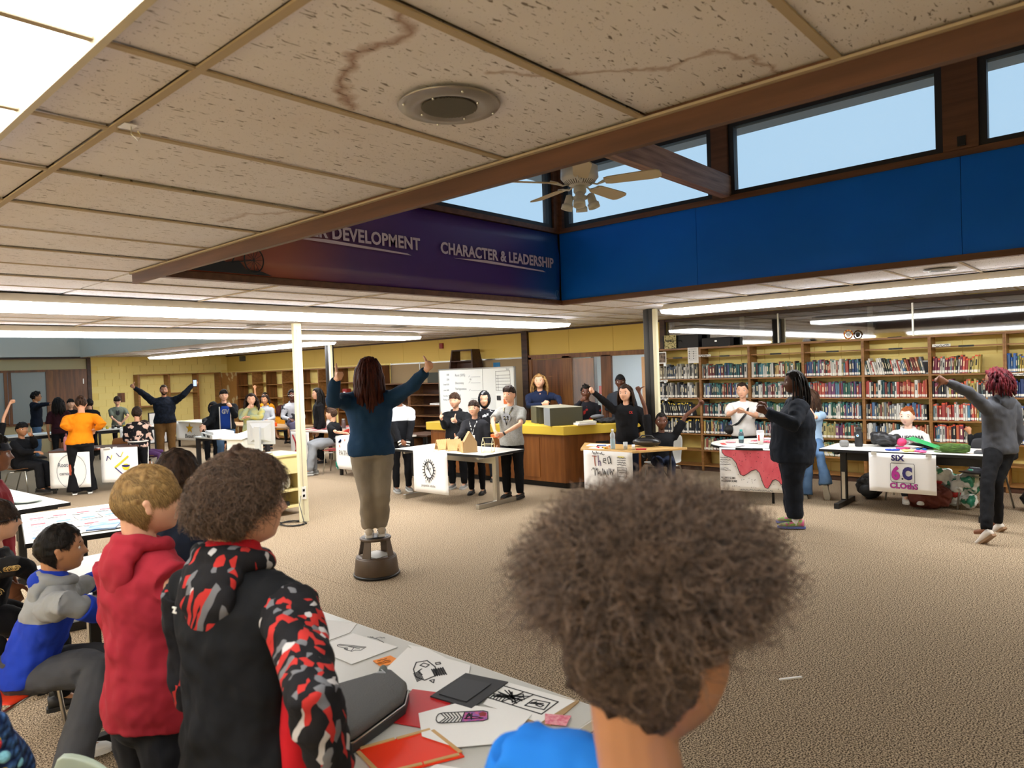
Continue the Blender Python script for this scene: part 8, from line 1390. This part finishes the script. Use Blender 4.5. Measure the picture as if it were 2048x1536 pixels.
    if opt.get('strap'):
        q = [nk-lf*.07+f*.02-Zv*.02, ch+f*.155*k-lf*-.0+Zv*.03, lerp(J['pel'], nk, .25)+f*.15*k+lf*.06, J['pel']+lf*-.0+f*.1]
        q = [nk+lf*.085-Zv*.012+f*.01, ch+f*.185*k+lf*.03+Zv*.02, lerp(J['pel'], nk, .3)+f*.17*k-lf*.10, J['pel']-lf*.18+Zv*.06]
        sb = thing('crossbody_bag', 'small black crossbody bag worn over the white tee', 'bag', base); MB().tube(q, .017, 8, asp=.3).build('strap', mat('strap_black', srgb('141414')), sb, True); MB().ball(J['pel']-lf*.2+Zv*.02, (.06, .09, .07), 12, 8).build('pouch', mat('strap_black'), sb, True)
    if idn == 'swirl':
        sw_ = MB(); r7 = random.Random(2)
        for q in range(26):
            t = r7.uniform(.05, .9); ce = lerp(J['pel'], nk, t)-lf*(.112*Sx+.018+.0)+f*r7.uniform(-.09, .08); r0 = r7.uniform(.012, .022)
            sw_.tube([ce+f*math.cos(a)*r0*(1-a/14)+Zv*math.sin(a)*r0*(1-a/14) for a in [i*.6 for i in range(18)]], .0016, 4)
        for q in range(14):
            t = r7.uniform(0, 1); e_, w_ = J['sR'], J['eR']; ce = lerp(e_, w_, t)-lf*.062; r0 = .016; sw_.tube([ce+f*math.cos(a)*r0*(1-a/14)+Zv*math.sin(a)*r0*(1-a/14) for a in [i*.6 for i in range(18)]], .0016, 4)
        tag(sw_.build('gold_swirls', mat('gold_thread', srgb('b89a5a'), .4, .3), top, True), kind='stuff')
    if opt.get('pom'):
        r7 = random.Random(5)
        for q in range(9): MB().ball(lerp(J['eR'], J['wR'], -.35+.13*q)+Vector((r7.uniform(-.02, .02), 0, .0))-lf*.07+Zv*(.015 if q % 2 else .035), .011, 12, 8).build('pompom', mat('pom_'+('r', 'y', 't')[q % 3], srgb(('c02428', 'e0b828', '7ab8c8')[q % 3]), .95, bump=(150, 1, O1)), top, True)
    # ---- trousers
    pm = CL[opt['bot']]; Pn = MB(); bb = 1.08+(bw-1)*.75; flare = opt.get('flare', 0); pel = J['pel']; pr = .098*Sx*(1+(bw-1)*.65)
    Pn.tube([pel+Zv*.07*k, pel+Zv*.0, pel-Zv*.06*k, pel-Zv*.11*k+(f*.03 if not sit else f*0)], [pr*.98, pr*1.03, pr*1.02, pr*.75], 18, asp=.74+.15*(bw-1), side=tuple(lf))
    for a in 'RL':
        hj, kn, an = J['h'+a], J['k'+a], J['a'+a]; hem = an-(an-kn).normalized()*(.0 if not opt.get('sweats') else .03); lo = lerp(kn, an, .5)
        lw = 1.4 if opt['bot'] in ('lgreypant', 'greypant', 'lavpant') else 1.0
        Pn.tube([hj, lerp(hj, kn, .35), lerp(hj, kn, .75), kn, lerp(kn, an, .3), lo, lerp(kn, an, .85), hem-Zv*(.03 if flare else 0)], [.080*k*bb, .078*k*bb, .064*k*bb*lw, .057*k*bb*lw, .056*k*bb*lw, (.054 if not flare else .066)*k*bb*lw, (.050 if not flare else .082)*k*bb*lw, (.042 if not flare else .092)*k*bb*lw], 14)
    tr = finish(Pn.build('trousers', pm, O, True), vt, 4, .024, None if near else .7, .006)
    if opt['bot'] == 'trackpant':
        for s in (-1, 1):
            a = 'R' if s < 0 else 'L'; MB().tube([J['h'+a]+lf*s*.05+Zv*.08, J['h'+a]+lf*s*.085, J['k'+a]+lf*s*.062, J['a'+a]+lf*s*.05], .012, 6).build('side_stripe', WHITE, tr, True)
        MB().tube([pel+Zv*.045+lf*math.cos(a)*pr*1.08+f*math.sin(a)*pr*.82 for a in [q*math.pi/10 for q in range(21)]], .014, 6).build('waistband', WHITE, tr, True)
    # ---- shoes
    shc = {'whites': ('dcdad6', 'c8c6c2'), 'beiges': ('b5a690', 'cfcac2'), 'tiedye': ('7aa84c', '5a68a8'), 'whitebrown': ('d8d0c6', '8a6a4c'), 'blacks': ('141416', '1c1c1e'), 'greys': ('7c7c7a', 'c4c4c0'), 'blackw': ('18181a', 'd8d6d0')}.get(opt.get('shoes', 'blacks'))
    sm = mat('shoe_'+shc[0], srgb(shc[0]), .6, noise=((26, srgb('c85a8a'), .45, .6, O1) if opt.get('shoes') == 'tiedye' else None)); so2 = mat('sole_'+shc[1], srgb(shc[1]), .6)
    for a in 'RL':
        an, kn = J['a'+a], J['k'+a]; fd = Vector((f.x, f.y, 0)).normalized(); gz = max(an.z-.075, 0.0) if not (idn in ('greyhood', 'jeangirl') and a == ('L' if idn == 'greyhood' else 'R')) else an.z-.07
        if idn == 'leader': fd = (fd+Vector((0, 0, 0))); gz = 0.0
        tilt = 0
        sd_ = fd.cross(Zv); heel = Vector((an.x, an.y, gz))-fd*.05*k; q = .95*k; hl = 1 if not (idn in ('greyhood', 'jeangirl') and gz > .01) else 0
        fd2 = fd if hl else (fd*.75-Zv*.66).normalized() if idn == 'greyhood' else (fd*.45-Zv*.89).normalized(); up2 = sd_.cross(fd2).normalized()
        if up2.z < 0: up2 = -up2
        Sb = MB(); rows = [(-.035, .030, .075), (.0, .036, .085), (.05, .036, .075), (.10, .040, .058), (.15, .043, .048), (.20, .036, .038), (.225, .018, .022)]; n = 12
        for x_, w_, h_ in rows:
            for j in range(n):
                a_ = 2*math.pi*j/n; yy = math.cos(a_)*w_*q; zz = (.012+(math.sin(a_)*.5+.5)*h_)*q if math.sin(a_) > -.9 else .012*q; Sb.v.append(tuple(heel+fd2*x_*q+sd_*yy+up2*(zz)))
        for i in range(len(rows)-1):
            for j in range(n): Sb.f.append((i*n+j, i*n+(j+1) % n, (i+1)*n+(j+1) % n, (i+1)*n+j)); Sb.m.append(0)
        Sb.f.append(tuple(reversed(range(n)))); Sb.f.append(tuple((len(rows)-1)*n+j for j in range(n))); Sb.m += [0, 0]
        sh_ = Sb.build('shoe', sm, O, True)
        sl = MB(); pr_ = [(-.045, .026), (-.03, .036), (.05, .038), (.12, .045), (.17, .046), (.21, .038), (.235, .015)]
        for z_ in (.0, .022):
            for s in (-1, 1):
                for x_, w_ in (pr_ if s > 0 else reversed(pr_)): sl.v.append(tuple(heel+fd2*x_*q+sd_*s*w_*q+up2*(z_+.001)))
        n = 14; sl.f = [tuple(range(n)), tuple(reversed(range(n, 2*n)))]+[(i, n+i, n+(i+1) % n, (i+1) % n) for i in range(n)]; sl.m = [0]*len(sl.f); sl.build('sole', so2, sh_)
        if opt.get('sweats') or idn == 'calhood': MB().tube([an+Zv*.05, an-Zv*.02, an-Zv*.04], [.036*k, .036*k, .034*k], 12).build('sock', mat('sock_white', srgb('d8d4d0'), .9), O, True)
        if opt.get('shoes') == 'beiges': MB().tube([an-Zv*.02-fd*.0, an-Zv*.035+fd*.0], [.04*k, .042*k], 12).build('ankle_collar', sm, sh_, True)
    # ---- props of the figure
    if opt.get('gloves'):
        for a in 'RL':
            w = J['w'+a]; d = (w-J['e'+a]).normalized(); g = thing('glove', 'black knit glove with white stripes on the %s hand beside the stool woman' % ('right' if a == 'R' else 'left'), 'glove', base); MB().tube([w-d*.05, w+d*.05], .035, 10).ball(w+d*.09, .042, 12, 8).build('knit', mat('glove_black', srgb('18181a'), .9), g, True); MB().tube([w-d*.01, w+d*.012], .037, 12).tube([w+d*.035, w+d*.05], .038, 12).build('stripe', WHITE, g, True)
        rc = tag(MB().ball(base_add(base, (J['wR']+J['wL'])/2+Vector((-.03, 0, -.0))), (.03, .03, .025), 10, 6).build('red_gadget', mat('cup_red')), 'small red object held between the striped gloves', 'toy')
    if opt.get('phone'):
        w = J['wL']; ph = thing('phone', 'lit phone held up by the man in plaid', 'phone', base_add(base, w+Vector((.02, -.06, .03)))); Mp = Matrix((lf, f, Zv)).transposed().to_4x4(); MB().box(-.045, -.006, -.10, .045, .006, .08).xf(Mp).build('case', BLACKM, ph); MB().box(-.036, .006, -.08, .036, .008, .065).xf(Mp).build('screen', mat('phone_screen', srgb('8aa0c8'), emit=srgb('b8c8f0'), es=.9), ph)
    if idn == 'tee12':
        w = J['wL']; d = (w-J['eL']).normalized(); wt = thing('wristwatch', 'dark wristwatch on the boy in heather-grey tee', 'watch', base); MB().tube([w-d*.03, w-d*.005], .030, 12).build('band', BLACKM, wt, True); oc = thing('orange_clip', 'bright orange plastic clip in the hands of the boy in heather grey', 'clip', base_add(base, (J['wR']+J['wL'])/2+Vector((-.05, .03, -.03)))); MB().box(-.04, -.05, -.03, .04, .05, .02).build('clip', mat('cup_orange'), oc, bevel=.01)
    if opt.get('band'):
        v, fc = hgrid(48, 40, lambda d: H(head_pt(d)*(1.09 if .12 < head_pt(d).z+head_pt(d).x*.12 < .32 else .9))); bd_ = thing('headband', 'navy cloth headband on the person at the left edge', 'headband', base); MB().add(v, fc).build('band', mat('band_navy', srgb('141a2a'), .8), bd_, True)
    # ---- hair
    hs = opt['hair']; style, hcname = hs[0], hs[1]; hm = HR[hcname]; rs = np.random.RandomState(abs(hash(idn)) % 1000 if False else sum(map(ord, idn)))
    th = {'short': .035, 'short2': .05, 'bowl': .028, 'bangs': .05, 'curly': .055, 'curlys': .075, 'long': .055, 'longs': .05, 'longwavy': .06, 'bunred': .022, 'bunb': .035, 'braids': .04, 'redcurl': .06, 'afro': .05, 'cap': .05, 'hood': .16}[style]
    noi = {'curly': .05, 'curlys': .06, 'afro': .05, 'redcurl': .05, 'longwavy': .025, 'bangs': .022, 'bowl': .012, 'short': .014}.get(style, .014); ph = rs.uniform(0, 6, 6)
    def hairp(d):
        p = head_pt(d); m_ = hairmask(p, style)
        if style == 'hood': m_ = 1 if (p.x < .18 or abs(p.y) > .27 or p.z > .33) else 0
        nn = noi*.6*math.sin(p.y*61+ph[4]+p.x*40)*math.sin(p.z*53+ph[5]) + noi*(math.sin(p.x*31+ph[0])*math.sin(p.y*29+ph[1])+math.sin(p.z*37+ph[2])*math.sin(p.y*23+ph[3]))
        t = th*(.55+.45*min(1, max(0, p.z+.35)/.5)) if style not in ('hood', 'afro') else th if style == 'hood' else .012+.05*max(0, p.z)
        q = p*(1+(t+nn)*2)*m_ + p*.9*(1-m_) if m_ > .02 else p*.9
        return H(q)
    cap_ = None
    cres = (64, 52) if near else (40, 32)
    v, fc = hgrid(*cres, hairp); cap_ = MB().add(v, fc); hob = cap_.build('hair' if style != 'hood' else 'hood', hm, O, True)
    def locks(n, length, spread, rad, wave=.0, region=(1.6, 3.14), tip=.4, curl=0, name='locks', onto=None, z0=.15, m2=None):
        mb = MB()
        for q in range(n):
            sd2 = 1 if q % 2 else -1; ang = lerp(region[0], region[1], rs.random())*sd2; zz = rs.uniform(-.05, z0+.3); r_ = math.sqrt(max(.02, 1-(zz/.55)**2))
            p0 = Vector((math.cos(ang)*.42*r_, math.sin(ang)*.36*r_, zz)); a0 = H(p0*1.04); out = (HR_ @ Vector((math.cos(ang), math.sin(ang)*.9, 0))); pts = [H(p0*.95), a0]; L_ = length*rs.uniform(.8, 1.05)
            backo = out*.035*hh*2; cur = a0+out*.02; n_s = 8
            for i in range(1, n_s+1):
                t = i/n_s; p = a0+Vector((0, 0, -L_*t-(zz*hh)*t*.3))+out*(.022+spread*math.sin(min(1, t*1.2)*2.2)*.05)+Vector((rs.uniform(-1, 1), rs.uniform(-1, 1), 0))*wave*.3+out.cross(Zv)*math.sin(t*curl+q)*wave; pts.append(p)
            mb.tube(pts, [rad*.8]+[rad]*(n_s-2)+[rad*.8, rad*.6, rad*tip*.5][:3], 6)
        return mb
    if style == 'long':
        lk = locks(90 if idn == 'leader' else 46, hs[2], .5, .017, .012, (1.35, 3.14), curl=5); lk.build('hair_length', hm, hob, True)
    elif style == 'longs': locks(44, hs[2], .3, .013, .006, (1.4, 3.14), curl=3).build('hair_length', hm, hob, True)
    elif style == 'longwavy': locks(54, hs[2], .9, .015, .018, (1.25, 3.14), curl=8).build('hair_length', hm, hob, True)
    elif style == 'braids': locks(34, .40, .6, .0085, .010, (1.3, 3.14), curl=2, tip=1).build('braids', hm, hob, True)
    elif style == 'redcurl':
        mb = MB()
        for q in range(120):
            a = rs.uniform(1.2, 3.14)*(1 if rs.random() < .5 else -1); zz = rs.uniform(-.30, .45); r_ = math.sqrt(max(.05, 1-(zz/.55)**2)); p = H((math.cos(a)*.44*r_-.05, math.sin(a)*.36*r_, zz)); o_ = HR_ @ Vector((math.cos(a), math.sin(a), 0)); mb.tube([p, p+o_*.03+Zv*-.01, p+o_*.05+Zv*-.04, p+o_*.045+Zv*-.075, p+o_*.055+Zv*-.10], [.008, .010, .010, .009, .006], 6)
        mb.build('curls', HR['hred'], hob, True)
    elif style in ('bunred', 'bunb'):
        MB().ball(H((-.38, 0, .36)), (.035, .038, .035), 14, 10).build('hair_bun', hm, hob, True); MB().tube([H((-.34+.02*math.cos(a), .10*math.cos(a), .34+.10*math.sin(a))) for a in [q*math.pi/6 for q in range(13)]], .008, 6).build('scrunchie', WHITE, hob, True)
        if idn == 'orangew': locks(16, .10, .2, .012, .004, (2.6, 3.14)).build('hair_length', hm, hob, True)
    elif style == 'bangs':
        mb = MB()
        for q in range(26):
            y = -.24+.48*q/25; mb.tube([H((.12, y*.6, .50)), H((.36, y*.9, .34)), H((.405-abs(y)*.35, y+rs.uniform(-.02, .02), .15+rs.uniform(-.02, .03)))], [hh*.03, hh*.034, hh*.012], 6)
        mb.build('fringe', hm, hob, True)
    elif style == 'cap':
        v, fc = hgrid(32, 26, lambda d: H(head_pt(d)*(1.12 if head_pt(d).z > .16 else .9))); cp = thing('knit_cap', 'dark cap on the boy behind the black-shirted girl', 'cap', base); MB().add(v, fc).build('cap_cloth', mat('cap_black', srgb('121216'), .9), cp, True)
    # strands on the near heads
    if near:
        def frame(p, n_): 
            P3 = np.array([list(H(q)) for q in p]); N3 = np.array([list(HR_ @ q) for q in n_]); return P3, N3
        def curls(n, ln, cr, turns, kpts, rad, h1, h2, extra, lfun, grav=.0, jitter=.3, name='hair_strands'):
            Ps, Ns = scalp_samples(n, style, rs, None, None, hh, extra); P3, N3 = frame(Ps, Ns); N3 = N3+rs.normal(size=N3.shape)*jitter; N3 /= np.linalg.norm(N3, axis=1)[:, None]
            L3 = np.array([ln*lfun(p) for p in Ps])*rs.uniform(.7, 1.15, n); t = np.linspace(0, 1, kpts); A = np.cross(N3, rs.normal(size=N3.shape)); A /= np.linalg.norm(A, axis=1)[:, None]; Bv = np.cross(N3, A)
            ph_ = rs.uniform(0, 6.28, n)[:, None]; ang = ph_+t[None]*turns*6.28*rs.uniform(.7, 1.3, n)[:, None]; c_ = cr*rs.uniform(.6, 1.4, n)[:, None]*np.minimum(1, t*4)[None]
            pos = P3[:, None]-N3[:, None]*.004+N3[:, None]*(L3[:, None]*t[None])[..., None]+A[:, None]*(c_*np.cos(ang))[..., None]+Bv[:, None]*(c_*np.sin(ang))[..., None]; pos[..., 2] -= grav*(t**2)[None]*L3[:, None]
            return strands(name, pos, rad, strandm(idn, h1, h2), hob, .5)
        if idn == 'afro':
            top_l = lambda p: 1.0 if p.z > .33 else max(.13, 1-(.33-p.z)*5.5) if p.z > -.12 else .08
            curls(32000, .118, .006, 3.8, 16, .00055, '231a14', '735c4b', lambda p: 1.0 if p.z > -.1 else .5, top_l, .12, .38)
        elif idn == 'camo': curls(15000, .050, .012, 1.5, 10, .0006, '20160f', '705642', lambda p: 1, lambda p: 1.0 if p.z > .0 else max(.25, 1+p.z*2.5), .6, .7)
        elif style in ('bowl', 'short', 'short2', 'curly'):
            # combed hair: strands leave the crown and lie along the head
            n = {'bowl': 20000, 'short2': 14000, 'short': 9000, 'curly': 7000}[style]
            if near == 2: n //= 2
            Ps, Ns = scalp_samples(n, style, rs, None, None, hh); kp = 8; out = np.zeros((n, kp, 3)); crown = Vector((-.30, 0, .40)); ln = {'bowl': .15, 'short2': .13, 'short': .06, 'curly': .1}[style]
            for i, p in enumerate(Ps):
                d = (p-crown); d = d-Ns[i]*d.dot(Ns[i]); d = d.normalized() if d.length > 1e-3 else Vector((1, 0, 0)); d = (d+Vector((rs.normal()*.25, rs.normal()*.25, rs.normal()*.15)) + Vector((0, 0, -.25))).normalized(); cur = p*1.0; lift = rs.uniform(.015, .055 if style != 'short' else .035)
                for q in range(kp):
                    t = q/(kp-1); pp = p+d*ln*t; pd = pp.normalized(); sp_ = head_pt(pd); pp = sp_*(1+lift*1.35*min(1, t*3+.3)) if hairmask(sp_, style) > .0 or True else pp; pp.z -= .03*t*t; out[i, q] = pp
            HM = np.array(HR_); pos = out*hh @ HM.T+np.array(hc); c1, c2 = {'hblond': ('5e4426', 'b89660'), 'hdark': ('17100c', '4c382c'), 'hblack': ('0a0807', '241c17'), 'hbrown2': ('2a1c14', '5c4434')}[hcname]
            strands('hair_strands', pos, .00042, strandm(idn, c1, c2), hob, .6)
    return O
def base_add(b, v): return (b[0]+v[0], b[1]+v[1], b[2]+v[2])
for q in PEOPLE: person(*q)

for nm in ('plastic_bag', 'trash_bag', 'backpack', 'dark_jacket', 'rust_bag', 'black_backpack', 'black_backpack.001'):
    for ch in bpy.data.objects[nm].children:
        if ch.name.split('.')[0] in ('bag_body', 'cloth'): finish(ch, .014, 2, .07, None, .035)
